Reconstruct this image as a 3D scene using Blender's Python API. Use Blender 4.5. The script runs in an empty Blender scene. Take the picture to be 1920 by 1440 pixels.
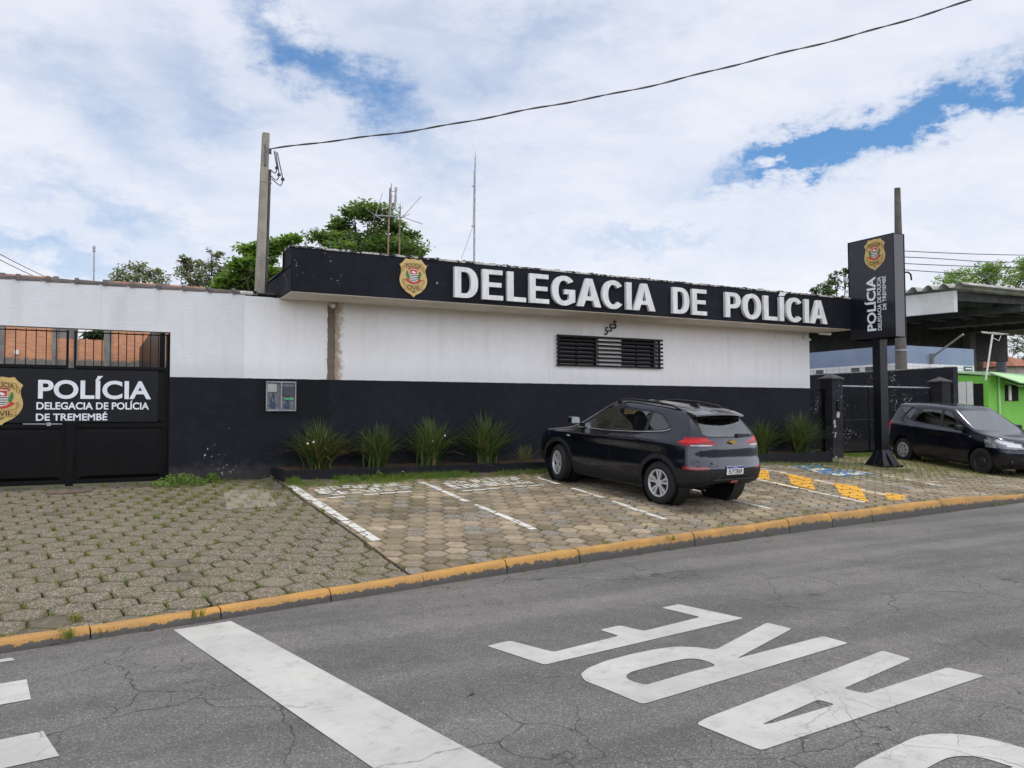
import bpy, bmesh, math, random
import numpy as np
from mathutils import Vector, Matrix, noise as mnoise

scene = bpy.context.scene
COL = scene.collection
rad = math.radians

# ------------------------------------------------------------------ camera
EYE = Vector((0.0, 0.0, 1.72))          # metres; road surface is z = 0, the station front runs along +X, +Y is away
YAW, PITCH, ROLL = rad(27.803), rad(2.236), rad(-0.203)
FPX = 1500.0                            # focal length in pixels of the 1920 px wide photograph
_fw = Vector((math.sin(YAW)*math.cos(PITCH), math.cos(YAW)*math.cos(PITCH), math.sin(PITCH)))
_r0 = Vector((math.cos(YAW), -math.sin(YAW), 0)); _u0 = _r0.cross(_fw)
_rt = math.cos(ROLL)*_r0 + math.sin(ROLL)*_u0
_up = -math.sin(ROLL)*_r0 + math.cos(ROLL)*_u0
cam = bpy.data.cameras.new('camera'); camo = bpy.data.objects.new('camera', cam); COL.objects.link(camo)
cam.sensor_width = 36.0; cam.lens = 36.0*FPX/1920.0; cam.clip_start = 0.05; cam.clip_end = 2000
camo.matrix_world = Matrix.Translation(EYE) @ Matrix((_rt, _up, -_fw)).transposed().to_4x4()
scene.camera = camo

def ray(px, py):
    return _fw + _rt*((px-960.0)/FPX) - _up*((py-720.0)/FPX)
def at(px, py, X=None, Y=None, Z=None, d=None):
    """surveying helper: the real point on a plane X=, Y= or Z= (or at depth d) seen in a direction"""
    r = ray(px, py)
    if X is not None: t = (X-EYE.x)/r.x
    elif Y is not None: t = (Y-EYE.y)/r.y
    elif Z is not None: t = (Z-EYE.z)/r.z
    else: t = d
    return EYE + r*t

# ------------------------------------------------------------------ light
SUN_EL, SUN_AZ = 82.0, 45.0             # azimuth measured from +Y (behind the station) towards +X
SUN_STRENGTH, SKY_STRENGTH, EXPOSURE = 1.75, 0.12, 0.0
sun = bpy.data.lights.new('sun', 'SUN'); sun.energy = SUN_STRENGTH; sun.angle = rad(4.0); sun.color = (1.0, .93, .82)
suno = bpy.data.objects.new('sun', sun); COL.objects.link(suno)
_sd = Vector((math.sin(rad(SUN_AZ))*math.cos(rad(SUN_EL)), math.cos(rad(SUN_AZ))*math.cos(rad(SUN_EL)), math.sin(rad(SUN_EL))))
suno.rotation_euler = _sd.to_track_quat('Z', 'Y').to_euler()
suno.location = (0, 0, 60)
scene.view_settings.view_transform = 'Standard'; scene.view_settings.look = 'None'
scene.view_settings.exposure = EXPOSURE; scene.view_settings.gamma = 1; scene.view_settings.use_curve_mapping = False

# ------------------------------------------------------------------ node helper
class NT:
    def __init__(s, tree): s.t = tree; s.n = tree.nodes; s.l = tree.links
    def node(s, typ, **kw):
        nd = s.n.new(typ)
        for k, v in kw.items(): setattr(nd, k, v)
        return nd
    def put(s, sock, v):
        if v is None: return
        if isinstance(v, bpy.types.NodeSocket): s.l.new(v, sock)
        elif isinstance(v, (tuple, list, Vector)):
            if sock.type == 'RGBA': sock.default_value = tuple(v)[:3]+(1,)
            else: sock.default_value = tuple(v)[:3]
        else:
            if sock.type == 'RGBA': sock.default_value = (v, v, v, 1)
            elif sock.type == 'VECTOR': sock.default_value = (v, v, v)
            else: sock.default_value = v
    def m(s, op, a, b=None, c=None, clamp=False):
        nd = s.node('ShaderNodeMath', operation=op, use_clamp=clamp)
        s.put(nd.inputs[0], a); s.put(nd.inputs[1], b); s.put(nd.inputs[2], c); return nd.outputs[0]
    def v(s, op, a, b=None, sc=None):
        nd = s.node('ShaderNodeVectorMath', operation=op)
        s.put(nd.inputs[0], a); s.put(nd.inputs[1], b)
        if sc is not None: s.put(nd.inputs['Scale'], sc)
        return nd.outputs['Value'] if op in ('DOT_PRODUCT', 'LENGTH', 'DISTANCE') else nd.outputs['Vector']
    def noise(s, vec, scale, detail=4, rough=.55, dist=0, out='Fac'):
        nd = s.node('ShaderNodeTexNoise'); s.put(nd.inputs['Vector'], vec); s.put(nd.inputs['Scale'], scale)
        nd.inputs['Detail'].default_value = detail; nd.inputs['Roughness'].default_value = rough; nd.inputs['Distortion'].default_value = dist
        return nd.outputs[out]
    def voro(s, vec, scale, feature='F1', out='Distance', rnd=1.0):
        nd = s.node('ShaderNodeTexVoronoi', feature=feature); s.put(nd.inputs['Vector'], vec); s.put(nd.inputs['Scale'], scale)
        nd.inputs['Randomness'].default_value = rnd
        return nd.outputs[out]
    def ramp(s, f, a, b, smooth=True):
        nd = s.node('ShaderNodeMapRange', interpolation_type='SMOOTHSTEP' if smooth else 'LINEAR')
        s.put(nd.inputs[0], f); nd.inputs[1].default_value = a; nd.inputs[2].default_value = b
        return nd.outputs[0]
    def mix(s, f, a, b):
        nd = s.node('ShaderNodeMix', data_type='RGBA'); s.put(nd.inputs[0], f); s.put(nd.inputs[6], a); s.put(nd.inputs[7], b)
        return nd.outputs[2]
    def mul(s, a, b):
        nd = s.node('ShaderNodeMix', data_type='RGBA', blend_type='MULTIPLY'); nd.inputs[0].default_value = 1
        s.put(nd.inputs[6], a); s.put(nd.inputs[7], b); return nd.outputs[2]
    def xyz(s, vec):
        nd = s.node('ShaderNodeSeparateXYZ'); s.put(nd.inputs[0], vec); return nd.outputs
    def comb(s, x, y, z):
        nd = s.node('ShaderNodeCombineXYZ'); s.put(nd.inputs[0], x); s.put(nd.inputs[1], y); s.put(nd.inputs[2], z); return nd.outputs[0]
    def bump(s, h, strength=.3, dist=.01, normal=None):
        nd = s.node('ShaderNodeBump'); nd.inputs['Strength'].default_value = strength; nd.inputs['Distance'].default_value = dist
        s.put(nd.inputs['Height'], h)
        if normal is not None: s.l.new(normal, nd.inputs['Normal'])
        return nd.outputs[0]

# ------------------------------------------------------------------ sky: Nishita blue seen through a broken cloud layer
world = bpy.data.worlds.new('World'); scene.world = world; world.use_nodes = True
w = NT(world.node_tree); w.n.clear()
sky = w.node('ShaderNodeTexSky', sky_type='NISHITA', sun_disc=False)
sky.sun_elevation = rad(SUN_EL); sky.sun_rotation = rad(SUN_AZ); sky.altitude = 550; sky.air_density = 1.0; sky.dust_density = .05; sky.ozone_density = 2.2
dirn = w.node('ShaderNodeTexCoord').outputs['Generated']
dx, dy, dz = w.xyz(dirn)
inv = w.m('DIVIDE', 1.0, w.m('ADD', w.m('MAXIMUM', dz, 0.0), .16))
flat = w.comb(w.m('MULTIPLY', dx, inv), w.m('MULTIPLY', dy, inv), 0.0)     # cloud deck overhead
warp = w.v('ADD', flat, w.v('SCALE', w.v('SUBTRACT', w.noise(flat, 1.1, 4, out='Color'), (.5, .5, .5)), sc=1.1))
mp = w.node('ShaderNodeMapping'); w.put(mp.inputs['Vector'], warp); mp.inputs['Rotation'].default_value = (0, 0, rad(-32)); mp.inputs['Scale'].default_value = (1.0, 2.1, 1)
n1 = w.noise(mp.outputs[0], 1.1, 9, .6)
n2 = w.noise(mp.outputs[0], 4.2, 8, .62)
holes = None
def hole(px, py, rx, ry, ang, amt):
    """an opening in the cloud deck, given as a direction on the sky and its angular size"""
    global holes
    c = ray(px, py).normalized(); a = rad(ang)
    tx = (_rt*math.cos(a) - _up*math.sin(a)); ty = (_rt*math.sin(a) + _up*math.cos(a))
    rel = w.v('ADD', w.v('SUBTRACT', dirn, tuple(c)), wob)
    q = w.m('ADD', w.m('POWER', w.m('ABSOLUTE', w.m('DIVIDE', w.v('DOT_PRODUCT', rel, tuple(tx)), rx/FPX)), 2.0),
                   w.m('POWER', w.m('ABSOLUTE', w.m('DIVIDE', w.v('DOT_PRODUCT', rel, tuple(ty)), ry/FPX)), 2.0))
    g = w.m('MULTIPLY', w.m('POWER', 2.718, w.m('MULTIPLY', q, -1.0)), amt)
    holes = g if holes is None else w.m('ADD', holes, g)
# wispy displacement, drawn out along the streaks of the cloud sheet
mq = w.node('ShaderNodeMapping'); w.put(mq.inputs['Vector'], dirn); mq.inputs['Rotation'].default_value = (rad(20), rad(-14), rad(-28)); mq.inputs['Scale'].default_value = (1, 1, 2.6)
wob = w.v('ADD', w.v('SCALE', w.v('SUBTRACT', w.noise(dirn, 7.0, 6, .65, out='Color'), (.5, .5, .5)), sc=.16),
               w.v('SCALE', w.v('SUBTRACT', w.noise(mq.outputs[0], 16.0, 7, .7, out='Color'), (.5, .5, .5)), sc=.085))
hole(505, 30, 90, 32, 32, .34); hole(610, 128, 130, 36, 38, .33); hole(690, 190, 190, 46, 30, .26); hole(800, 70, 240, 80, 10, .12)
hole(1500, 272, 130, 20, -20, .80); hole(1790, 192, 200, 26, -8, .92); hole(1650, 220, 220, 40, -14, .34)
hole(30, 470, 230, 30, 14, .36); hole(230, 425, 190, 30, 24, .26); hole(300, 300, 200, 40, 30, .16); hole(380, 180, 130, 50, 40, .20); hole(130, 150, 160, 40, 10, .14); hole(900, 150, 300, 120, 0, .12)
hole(1210, 465, 150, 18, 0, .20); hole(1100, 60, 200, 40, -15, .14); hole(860, 330, 200, 50, 10, .10)
cov = w.m('ADD', w.m('SUBTRACT', .86, holes), w.m('MULTIPLY', w.ramp(dz, .22, .02), .25))
cov = w.m('ADD', cov, w.m('MULTIPLY', w.m('SUBTRACT', n1, .5), .55))
cov = w.m('ADD', cov, w.m('MULTIPLY', w.m('SUBTRACT', n2, .5), .26))
cov = w.m('ADD', cov, w.m('MULTIPLY', w.m('SUBTRACT', w.noise(mq.outputs[0], 8.0, 8, .68), .5), .40))
cov = w.m('ADD', .05, w.m('MULTIPLY', w.ramp(cov, .0, 1.10), .95))
shade = w.ramp(w.m('ADD', w.m('MULTIPLY', n2, .55), w.m('MULTIPLY', n1, .45)), .36, .68)
CLOUD = w.m('ADD', 1.33, w.m('MULTIPLY', w.ramp(dy, .25, -.45), w.m('ADD', .45, w.m('MULTIPLY', w.ramp(dz, .80, .10), 1.75))))      # unseen sky behind the camera brightened to throw light on the station front
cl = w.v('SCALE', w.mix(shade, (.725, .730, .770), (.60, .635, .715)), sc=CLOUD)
skyc = w.v('MULTIPLY', w.v('SCALE', sky.outputs[0], sc=SKY_STRENGTH), (.48, .84, 1.04))
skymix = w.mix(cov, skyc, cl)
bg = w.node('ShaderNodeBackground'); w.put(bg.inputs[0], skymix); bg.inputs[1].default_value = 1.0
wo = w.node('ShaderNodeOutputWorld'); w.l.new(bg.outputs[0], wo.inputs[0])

# ------------------------------------------------------------------ materials
MATS = {}
def newmat(name):
    m = bpy.data.materials.new(name); m.use_nodes = True; MATS[name] = m
    t = NT(m.node_tree); return m, t, t.n['Principled BSDF']
def pmat(name, col, rough=.6, var=.2, scale=4.0, col2=None, bump=0, bscale=60, metal=0, spec=.5, coat=0, island=0, trans=0, stretch=None, bdist=.004):
    """plain procedural surface: base colour broken up by noise, optional per-piece tint, fine bump"""
    m, t, b = newmat(name)
    tc = t.node('ShaderNodeTexCoord').outputs['Object']
    if stretch:
        mp = t.node('ShaderNodeMapping'); t.put(mp.inputs['Vector'], tc); mp.inputs['Scale'].default_value = stretch; tc = mp.outputs[0]
    n = t.noise(tc, scale, 6, .6)
    c2 = col2 or tuple(max(0, c*(1-2*var)) for c in col)
    c = t.mix(t.ramp(n, .32, .68), col, c2)
    if island:
        r = t.node('ShaderNodeNewGeometry').outputs['Random Per Island']
        c = t.mul(c, t.mix(r, (1-island,)*3, (1+island,)*3))
    t.put(b.inputs['Base Color'], c)
    t.put(b.inputs['Roughness'], t.m('ADD', rough-.06, t.m('MULTIPLY', n, .12)))
    b.inputs['Metallic'].default_value = metal; b.inputs['Specular IOR Level'].default_value = spec
    b.inputs['Coat Weight'].default_value = coat; b.inputs['Coat Roughness'].default_value = .04
    if bump: t.l.new(t.bump(t.noise(tc, bscale, 5, .6), bump, bdist), b.inputs['Normal'])
    return m
def leafmat(name, a, b_, tr=.35, rough=.55):
    m, t, b = newmat(name)
    r = t.node('ShaderNodeNewGeometry').outputs['Random Per Island']
    tc = t.node('ShaderNodeNewGeometry').outputs['Position']
    c = t.mix(t.m('ADD', t.m('MULTIPLY', r, .65), t.m('MULTIPLY', t.ramp(t.noise(tc, 1.3, 3), .35, .65), .35)), a, b_)
    t.put(b.inputs['Base Color'], c); b.inputs['Roughness'].default_value = rough; b.inputs['Specular IOR Level'].default_value = .25
    tl = t.node('ShaderNodeBsdfTranslucent'); t.put(tl.inputs[0], t.mul(c, (1.35, 1.5, .7)))
    mx = t.node('ShaderNodeMixShader'); mx.inputs[0].default_value = tr
    t.l.new(b.outputs[0], mx.inputs[1]); t.l.new(tl.outputs[0], mx.inputs[2])
    t.l.new(mx.outputs[0], t.n['Material Output'].inputs[0]); return m

# ------------------------------------------------------------------ mesh builder
ROOTLOC = {}
class MB:
    def __init__(s): s.v = []; s.f = []
    def add(s, vs, fs):
        k = len(s.v); s.v += [tuple(p) for p in vs]; s.f += [tuple(i+k for i in f) for f in fs]; return s
    def box(s, x0, x1, y0, y1, z0, z1):
        return s.add([(x0,y0,z0),(x1,y0,z0),(x1,y1,z0),(x0,y1,z0),(x0,y0,z1),(x1,y0,z1),(x1,y1,z1),(x0,y1,z1)],
                     [(0,3,2,1),(4,5,6,7),(0,1,5,4),(1,2,6,5),(2,3,7,6),(3,0,4,7)])
    def obox(s, c, u, v, w_, a, b, d):
        """box centred at c with half sizes a,b,d along unit vectors u,v,w_"""
        c, u, v, w_ = Vector(c), Vector(u).normalized(), Vector(v).normalized(), Vector(w_).normalized()
        P = [c+u*(i*a)+v*(j*b)+w_*(k*d) for k in (-1,1) for j in (-1,1) for i in (-1,1)]
        return s.add(P, [(0,2,3,1),(4,5,7,6),(0,1,5,4),(1,3,7,5),(3,2,6,7),(2,0,4,6)])
    def poly(s, pts): return s.add(pts, [tuple(range(len(pts)))])
    def prism(s, pts, d):
        """polygon pts (3D) extruded by vector d"""
        n = len(pts); d = Vector(d); P = [Vector(p) for p in pts]
        return s.add(P+[p+d for p in P], [tuple(range(n))[::-1], tuple(range(n, 2*n))]+[(i, (i+1) % n, n+(i+1) % n, n+i) for i in range(n)])
    def tube(s, pts, r, n=8, cap=True):
        P = [Vector(p) for p in pts]; m = len(P); R = r if isinstance(r, (list, tuple)) else [r]*m
        ref = None; base = len(s.v); vs = []; fs = []
        for i in range(m):
            t = (P[min(i+1, m-1)]-P[max(i-1, 0)]).normalized()
            if ref is None: ref = t.orthogonal().normalized()
            ref = (ref - t*ref.dot(t)); ref = ref.normalized() if ref.length > 1e-6 else t.orthogonal().normalized()
            b = t.cross(ref)
            for k in range(n):
                a = 2*math.pi*k/n; vs.append(P[i]+(ref*math.cos(a)+b*math.sin(a))*R[i])
        for i in range(m-1):
            for k in range(n): fs.append((i*n+k, i*n+(k+1) % n, (i+1)*n+(k+1) % n, (i+1)*n+k))
        if cap: fs += [tuple(range(n))[::-1], tuple(range((m-1)*n, m*n))]
        return s.add(vs, fs)
    def lathe(s, prof, c, axis='y', n=32, close=False):
        """profile [(r, h)] turned about an axis through c"""
        vs = []; fs = []; m = len(prof)
        for r, h in prof:
            for k in range(n):
                a = 2*math.pi*k/n; ca, sa = r*math.cos(a), r*math.sin(a)
                p = {'y': (ca, h, sa), 'z': (ca, sa, h), 'x': (h, ca, sa)}[axis]
                vs.append((c[0]+p[0], c[1]+p[1], c[2]+p[2]))
        for i in range(m-1 if not close else m):
            j = (i+1) % m
            for k in range(n): fs.append((i*n+k, i*n+(k+1) % n, j*n+(k+1) % n, j*n+k))
        return s.add(vs, fs)
    def build(s, name, mat, parent=None, smooth=None, bevel=0, loc=None):
        me = bpy.data.meshes.new(name)
        off = Vector((0, 0, 0)); top = parent
        while top is not None and top.parent is not None: top = top.parent
        if top is not None: off = ROOTLOC.get(top.name, Vector((0, 0, 0)))
        elif loc is not None: off = Vector(loc)
        me.from_pydata([(p[0]-off.x, p[1]-off.y, p[2]-off.z) for p in s.v], [], s.f); me.validate(); me.update()
        if smooth is not None:
            me.polygons.foreach_set('use_smooth', [True]*len(me.polygons))
            me.set_sharp_from_angle(angle=rad(smooth))
        o = bpy.data.objects.new(name, me); COL.objects.link(o)
        if mat is not None: me.materials.append(mat)
        if parent is not None: o.parent = parent
        elif loc is not None: o.location = loc; ROOTLOC[o.name] = Vector(loc)
        if bevel:
            bv = o.modifiers.new('bevel', 'BEVEL'); bv.width = bevel; bv.segments = 2; bv.limit_method = 'ANGLE'; bv.angle_limit = rad(40)
        return o

def tag(o, label=None, cat=None, group=None, kind=None):
    if label: o['label'] = label
    if cat: o['category'] = cat
    if group: o['group'] = group
    if kind: o['kind'] = kind
    return o
def thing(name, label, cat, loc=(0, 0, 0), group=None):
    o = bpy.data.objects.new(name, None); COL.objects.link(o); o.empty_display_size = .2
    o.location = loc; ROOTLOC[o.name] = Vector(loc)
    return tag(o, label, cat, group)
def structure(name, mb, mat, smooth=None):
    return tag(mb.build(name, mat, smooth=smooth), kind='structure')

# ------------------------------------------------------------------ flat shapes and lettering
def curve_mesh(loops, depth=0.0, bevel=0.0):
    """filled outlines (with holes) -> (verts, faces) in the XY plane, extruded +-depth/2"""
    cu = bpy.data.curves.new('outline', 'CURVE'); cu.dimensions = '2D'; cu.fill_mode = 'BOTH'; cu.extrude = depth/2
    for lp in loops:
        sp = cu.splines.new('POLY'); sp.points.add(len(lp)-1); sp.use_cyclic_u = True
        for p, q in zip(sp.points, lp): p.co = (q[0], q[1], 0, 1)
    return _to(cu)
def _to(cu):
    ob = bpy.data.objects.new('tmp', cu); me = ob.to_mesh()
    vs = [v.co.copy() for v in me.vertices]; fs = [tuple(p.vertices) for p in me.polygons]
    ob.to_mesh_clear(); bpy.data.objects.remove(ob); bpy.data.curves.remove(cu); return vs, fs
def text_mesh(body, weight=.022, depth=0.0, shear=0):
    cu = bpy.data.curves.new('lettering', 'FONT'); cu.body = body; cu.offset = weight; cu.size = 1; cu.extrude = depth/2; cu.shear = shear
    cu.resolution_u = 5
    return _to(cu)
def place2d(mb, vf, box, O, U, V, N, depth=None, off=0.0):
    """fit a flat mesh into box (u0,u1,v0,v1) of the plane O + u*U + v*V, standing `off` proud along N"""
    vs, fs = vf
    xs = [p[0] for p in vs]; ys = [p[1] for p in vs]; zs = [p[2] for p in vs]
    u0, u1, v0, v1 = box; O, U, V, N = Vector(O), Vector(U), Vector(V), Vector(N)
    zr = (max(zs)-min(zs)) or 1
    out = []
    for p in vs:
        u = u0+(p[0]-min(xs))/(max(xs)-min(xs))*(u1-u0); v = v0+(p[1]-min(ys))/(max(ys)-min(ys))*(v1-v0)
        h = off+((p[2]-min(zs))/zr*depth if depth else 0)
        out.append(O+U*u+V*v+N*h)
    return mb.add(out, fs)
def map2d(mb, vf, O, U, V, N, off=0.0):
    vs, fs = vf; O, U, V, N = Vector(O), Vector(U), Vector(V), Vector(N)
    return mb.add([O+U*p[0]+V*p[1]+N*(off+p[2]) for p in vs], fs)
def lerp(a, b, t): return a+(b-a)*t
def sstep(a, b, x):
    t = min(1, max(0, (x-a)/(b-a))); return t*t*(3-2*t)
# ================================================================== ground, road, kerb, paving
KX = [-.57, .9, 1.95, 2.97, 4.5, 6.63, 9.5, 12.46, 16.0, 22.0]
KYV = [7.06, 7.30, 7.50, 7.69, 7.95, 8.25, 8.60, 8.90, 9.25, 9.85]
def KY(x):
    if x < KX[0]: return KYV[0]+(x-KX[0])*.16
    if x > KX[-1]: return KYV[-1]+(x-KX[-1])*.10
    return float(np.interp(x, KX, KYV))
WALL_Y = 15.0
def azz(x, y):
    y = min(y, WALL_Y)
    zl = .06+.066*(y-7.1)
    zr = .30+.08*(y-10.15)-min(.22, .03*max(0.0, x-13.0))
    return max(.03, lerp(zl, zr, sstep(2.75, 3.05, x)))+.010*math.sin(x*1.9+.7*math.sin(y*1.3))*math.sin(y*1.6+x*.35)

# ---- materials of the ground
def asphalt_nodes(t, b, base=True):
    P = t.node('ShaderNodeNewGeometry').outputs['Position']
    px, py, pz = t.xyz(P); P2 = t.comb(px, py, 0.0)
    wv = t.v('ADD', P2, t.v('SCALE', t.v('SUBTRACT', t.noise(P2, 1.7, 4, out='Color'), (.5, .5, .5)), sc=.42))
    e1 = t.voro(wv, .95, 'DISTANCE_TO_EDGE'); e2 = t.voro(t.v('ADD', wv, (3.3, 7.1, 0)), 2.3, 'DISTANCE_TO_EDGE')
    gate = t.ramp(t.noise(P2, .30, 3), .44, .58); gate2 = t.ramp(t.noise(t.v('ADD', P2, (9, 2, 0)), .5, 3), .46, .58)
    cr = t.m('MAXIMUM', t.m('MULTIPLY', t.ramp(e1, .0062, .0015), gate), t.m('MULTIPLY', t.ramp(e2, .0055, .0012), gate2))
    return P2, cr
m, t, b = newmat('asphalt')
P2, cr = asphalt_nodes(t, b)
ag = t.voro(P2, 130, 'F1', 'Color'); agx = t.xyz(ag)[0]
ag2 = t.noise(P2, 260, 3, .7)
big = t.noise(P2, .45, 5, .6); mid = t.noise(P2, 5, 5, .65)
streak = t.node('ShaderNodeMapping'); t.put(streak.inputs['Vector'], P2); streak.inputs['Rotation'].default_value = (0, 0, rad(-8)); streak.inputs['Scale'].default_value = (.12, 1.1, 1)
tracks = t.noise(streak.outputs[0], 1.3, 4, .5)
c = t.mix(t.ramp(agx, .25, .95), (.102, .099, .096), (.176, .170, .164))
c = t.mix(t.ramp(agx, .95, .98, False), c, (.27, .265, .255))
c = t.mul(c, t.mix(t.ramp(ag2, .3, .7), (.86, .86, .86), (1.14, 1.14, 1.14)))
c = t.mul(c, t.mix(t.ramp(big, .3, .7), (.84, .84, .85), (1.13, 1.12, 1.10)))
c = t.mul(c, t.mix(t.ramp(tracks, .35, .65), (.82, .82, .83), (1.15, 1.15, 1.14)))
c = t.mul(c, t.mix(t.ramp(mid, .3, .7), (.92, .92, .92), (1.08, 1.08, 1.08)))
oil = t.ramp(t.noise(P2, 1.9, 2, .4), .73, .78)
c = t.mix(t.m('MULTIPLY', oil, .5), c, (.03, .03, .03))
patch = t.m('MULTIPLY', t.ramp(t.voro(t.v('ADD', P2, t.v('SCALE', t.noise(P2, 3, 3, out='Color'), sc=.25)), .28, 'F1', 'Color', .9), .80, .83), .22)
c = t.mix(patch, c, t.mul(c, (.55, .55, .56)))
gut = t.m('MULTIPLY', t.ramp(t.noise(P2, 26, 5, .75), .56, .68), t.ramp(t.noise(P2, 1.3, 4), .4, .65))
c = t.mix(t.m('MULTIPLY', gut, .35), c, (.17, .15, .12))
c = t.mix(t.m('MULTIPLY', cr, .75), c, (.025, .025, .024))
t.put(b.inputs['Base Color'], c); b.inputs['Roughness'].default_value = .85; b.inputs['Specular IOR Level'].default_value = .3
h = t.m('SUBTRACT', t.m('ADD', t.m('MULTIPLY', agx, .5), t.m('MULTIPLY', ag2, .5)), t.m('MULTIPLY', cr, 1.5))
t.l.new(t.bump(h, .5, .006), b.inputs['Normal'])

m, t, b = newmat('road_paint')
P2, cr = asphalt_nodes(t, b)
n = t.noise(P2, 120, 4, .7); wear = t.noise(P2, 7, 6, .7); dirt = t.noise(P2, 1.4, 6, .65)
c = t.mix(t.ramp(dirt, .3, .7), (.47, .465, .445), (.37, .365, .35))
c = t.mix(t.m('MULTIPLY', t.ramp(t.m('ADD', t.m('MULTIPLY', n, .5), t.m('MULTIPLY', wear, .6)), .57, .68), .62), c, (.22, .218, .21))
pit = t.m('MULTIPLY', t.ramp(t.noise(P2, 150, 3, .75), .57, .64), t.ramp(t.noise(P2, 2.6, 5, .7), .40, .66))
c = t.mix(t.m('MULTIPLY', pit, .75), c, (.16, .155, .148))
c = t.mix(t.m('MULTIPLY', cr, .6), c, (.10, .10, .096))
t.put(b.inputs['Base Color'], c); b.inputs['Roughness'].default_value = .75
t.l.new(t.bump(n, .25, .004), b.inputs['Normal'])

def paver_mat(name, c_lo, c_hi, speck, expo, rimk=.55):
    m, t, b = newmat(name)
    P = t.node('ShaderNodeNewGeometry').outputs['Position']; r = t.node('ShaderNodeNewGeometry').outputs['Random Per Island']
    r2 = t.m('FRACT', t.m('MULTIPLY', r, 17.31))
    c = t.mix(r, c_lo, c_hi)
    dirt = t.noise(P, 1.1, 5, .6); med = t.noise(P, 13, 5, .65)
    c = t.mul(c, t.mix(t.ramp(dirt, .3, .7), (.64, .63, .61), (1.20, 1.20, 1.19)))
    c = t.mul(c, t.mix(t.ramp(med, .3, .7), (.82, .82, .81), (1.13, 1.13, 1.12)))
    st = t.voro(P, 85, 'F1', 'Color'); sx_, sy_, sz_ = t.xyz(st)
    expose = t.m('MULTIPLY', t.ramp(t.m('ADD', r2, t.m('MULTIPLY', t.m('SUBTRACT', med, .5), .8)), expo-.15, expo+.15), .9)
    sc_ = t.mix(t.ramp(sx_, .2, .9), speck[0], speck[1])
    sc_ = t.mix(t.ramp(sy_, .80, .86, False), sc_, speck[2])
    c = t.mix(expose, c, sc_)
    fine = t.noise(P, 190, 3, .7)
    c = t.mul(c, t.mix(t.ramp(fine, .3, .7), (.86, .86, .86), (1.12, 1.12, 1.12)))
    rm = t.node('ShaderNodeAttribute', attribute_name='rim').outputs['Fac']
    rf = t.ramp(t.m('ADD', rm, t.m('ADD', t.m('MULTIPLY', t.m('SUBTRACT', t.noise(P, 22, 6, .7), .5), 1.3), t.m('MULTIPLY', t.m('SUBTRACT', t.noise(P, .9, 4, .6), .5), 1.6))), .50, 1.15)
    c = t.mix(t.m('MULTIPLY', rf, rimk), c, t.mix(t.ramp(t.noise(P, 1.7, 4, .6), .4, .6), (.058, .048, .034), (.075, .075, .030)))
    green = t.m('MULTIPLY', t.ramp(t.noise(P, 2.3, 5, .7), .48, .70), .42)
    c = t.mix(green, c, (.115, .118, .055))
    t.put(b.inputs['Base Color'], c); b.inputs['Roughness'].default_value = .9; b.inputs['Specular IOR Level'].default_value = .25
    t.l.new(t.bump(t.m('ADD', t.m('MULTIPLY', sx_, t.m('ADD', expose, .1)), t.m('MULTIPLY', fine, .5)), .45, .006), b.inputs['Normal'])
    return m
PAV_R = paver_mat('concrete_paver_beige', (.170, .135, .095), (.325, .262, .190), ((.11, .10, .088), (.25, .23, .20), (.40, .375, .33)), .84, .40)
PAV_L = paver_mat('concrete_paver_grey', (.132, .114, .088), (.196, .170, .133), ((.088, .073, .054), (.20, .168, .126), (.34, .295, .23)), .12, .42)

m, t, b = newmat('soil')
P = t.node('ShaderNodeNewGeometry').outputs['Position']
c = t.mix(t.ramp(t.noise(P, 2.2, 6, .65), .38, .62), (.052, .045, .030), (.075, .085, .028))
c = t.mul(c, t.mix(t.noise(P, 60, 4, .7), (.6, .6, .6), (1.4, 1.4, 1.4)))
t.put(b.inputs['Base Color'], c); b.inputs['Roughness'].default_value = .95
m, t, b = newmat('kerb_paint')
G = t.node('ShaderNodeNewGeometry'); P = G.outputs['Position']; nz = t.xyz(G.outputs['Normal'])[2]
r = G.outputs['Random Per Island']
zc = t.node('ShaderNodeAttribute', attribute_name='lift').outputs['Fac']
chip = t.m('ADD', t.m('MULTIPLY', t.noise(P, 9, 7, .7), .6), t.m('MULTIPLY', t.noise(P, 45, 5, .7), .4))
conc = t.mix(t.noise(P, 30, 5, .7), (.045, .041, .036), (.11, .10, .088))
yel = t.mix(t.ramp(t.noise(P, 3, 5), .3, .7), (.46, .245, .060), (.33, .19, .068))
yel = t.mul(yel, t.mix(t.ramp(t.noise(P, 70, 4, .7), .3, .7), (.8, .78, .72), (1.1, 1.1, 1.1)))
k = t.m('ADD', t.m('MULTIPLY', zc, .62), t.m('ADD', chip, -.26))
c = t.mix(t.ramp(k, .565, .62), conc, yel)
t.put(b.inputs['Base Color'], c); b.inputs['Roughness'].default_value = .8
t.l.new(t.bump(chip, .4, .01), b.inputs['Normal'])
m, t, b = newmat('paver_paint_white')
def paverpaint(name, c1, c2, thr=.60):
    m, t, b = newmat(name)
    P = t.node('ShaderNodeNewGeometry').outputs['Position']
    n = t.m('ADD', t.m('MULTIPLY', t.noise(P, 80, 5, .7), .45), t.m('MULTIPLY', t.noise(P, 5, 5, .7), .55))
    c = t.mix(t.ramp(t.noise(P, 2, 4), .3, .7), c1, c2)
    c = t.mix(t.ramp(n, thr, thr+.05), c, (.19, .175, .145))
    t.put(b.inputs['Base Color'], c); b.inputs['Roughness'].default_value = .8
    t.l.new(t.bump(n, .3, .004), b.inputs['Normal']); return m
MATS.pop('paver_paint_white')
PW = paverpaint('paver_paint_white', (.60, .59, .56), (.50, .49, .45), .60)
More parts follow.
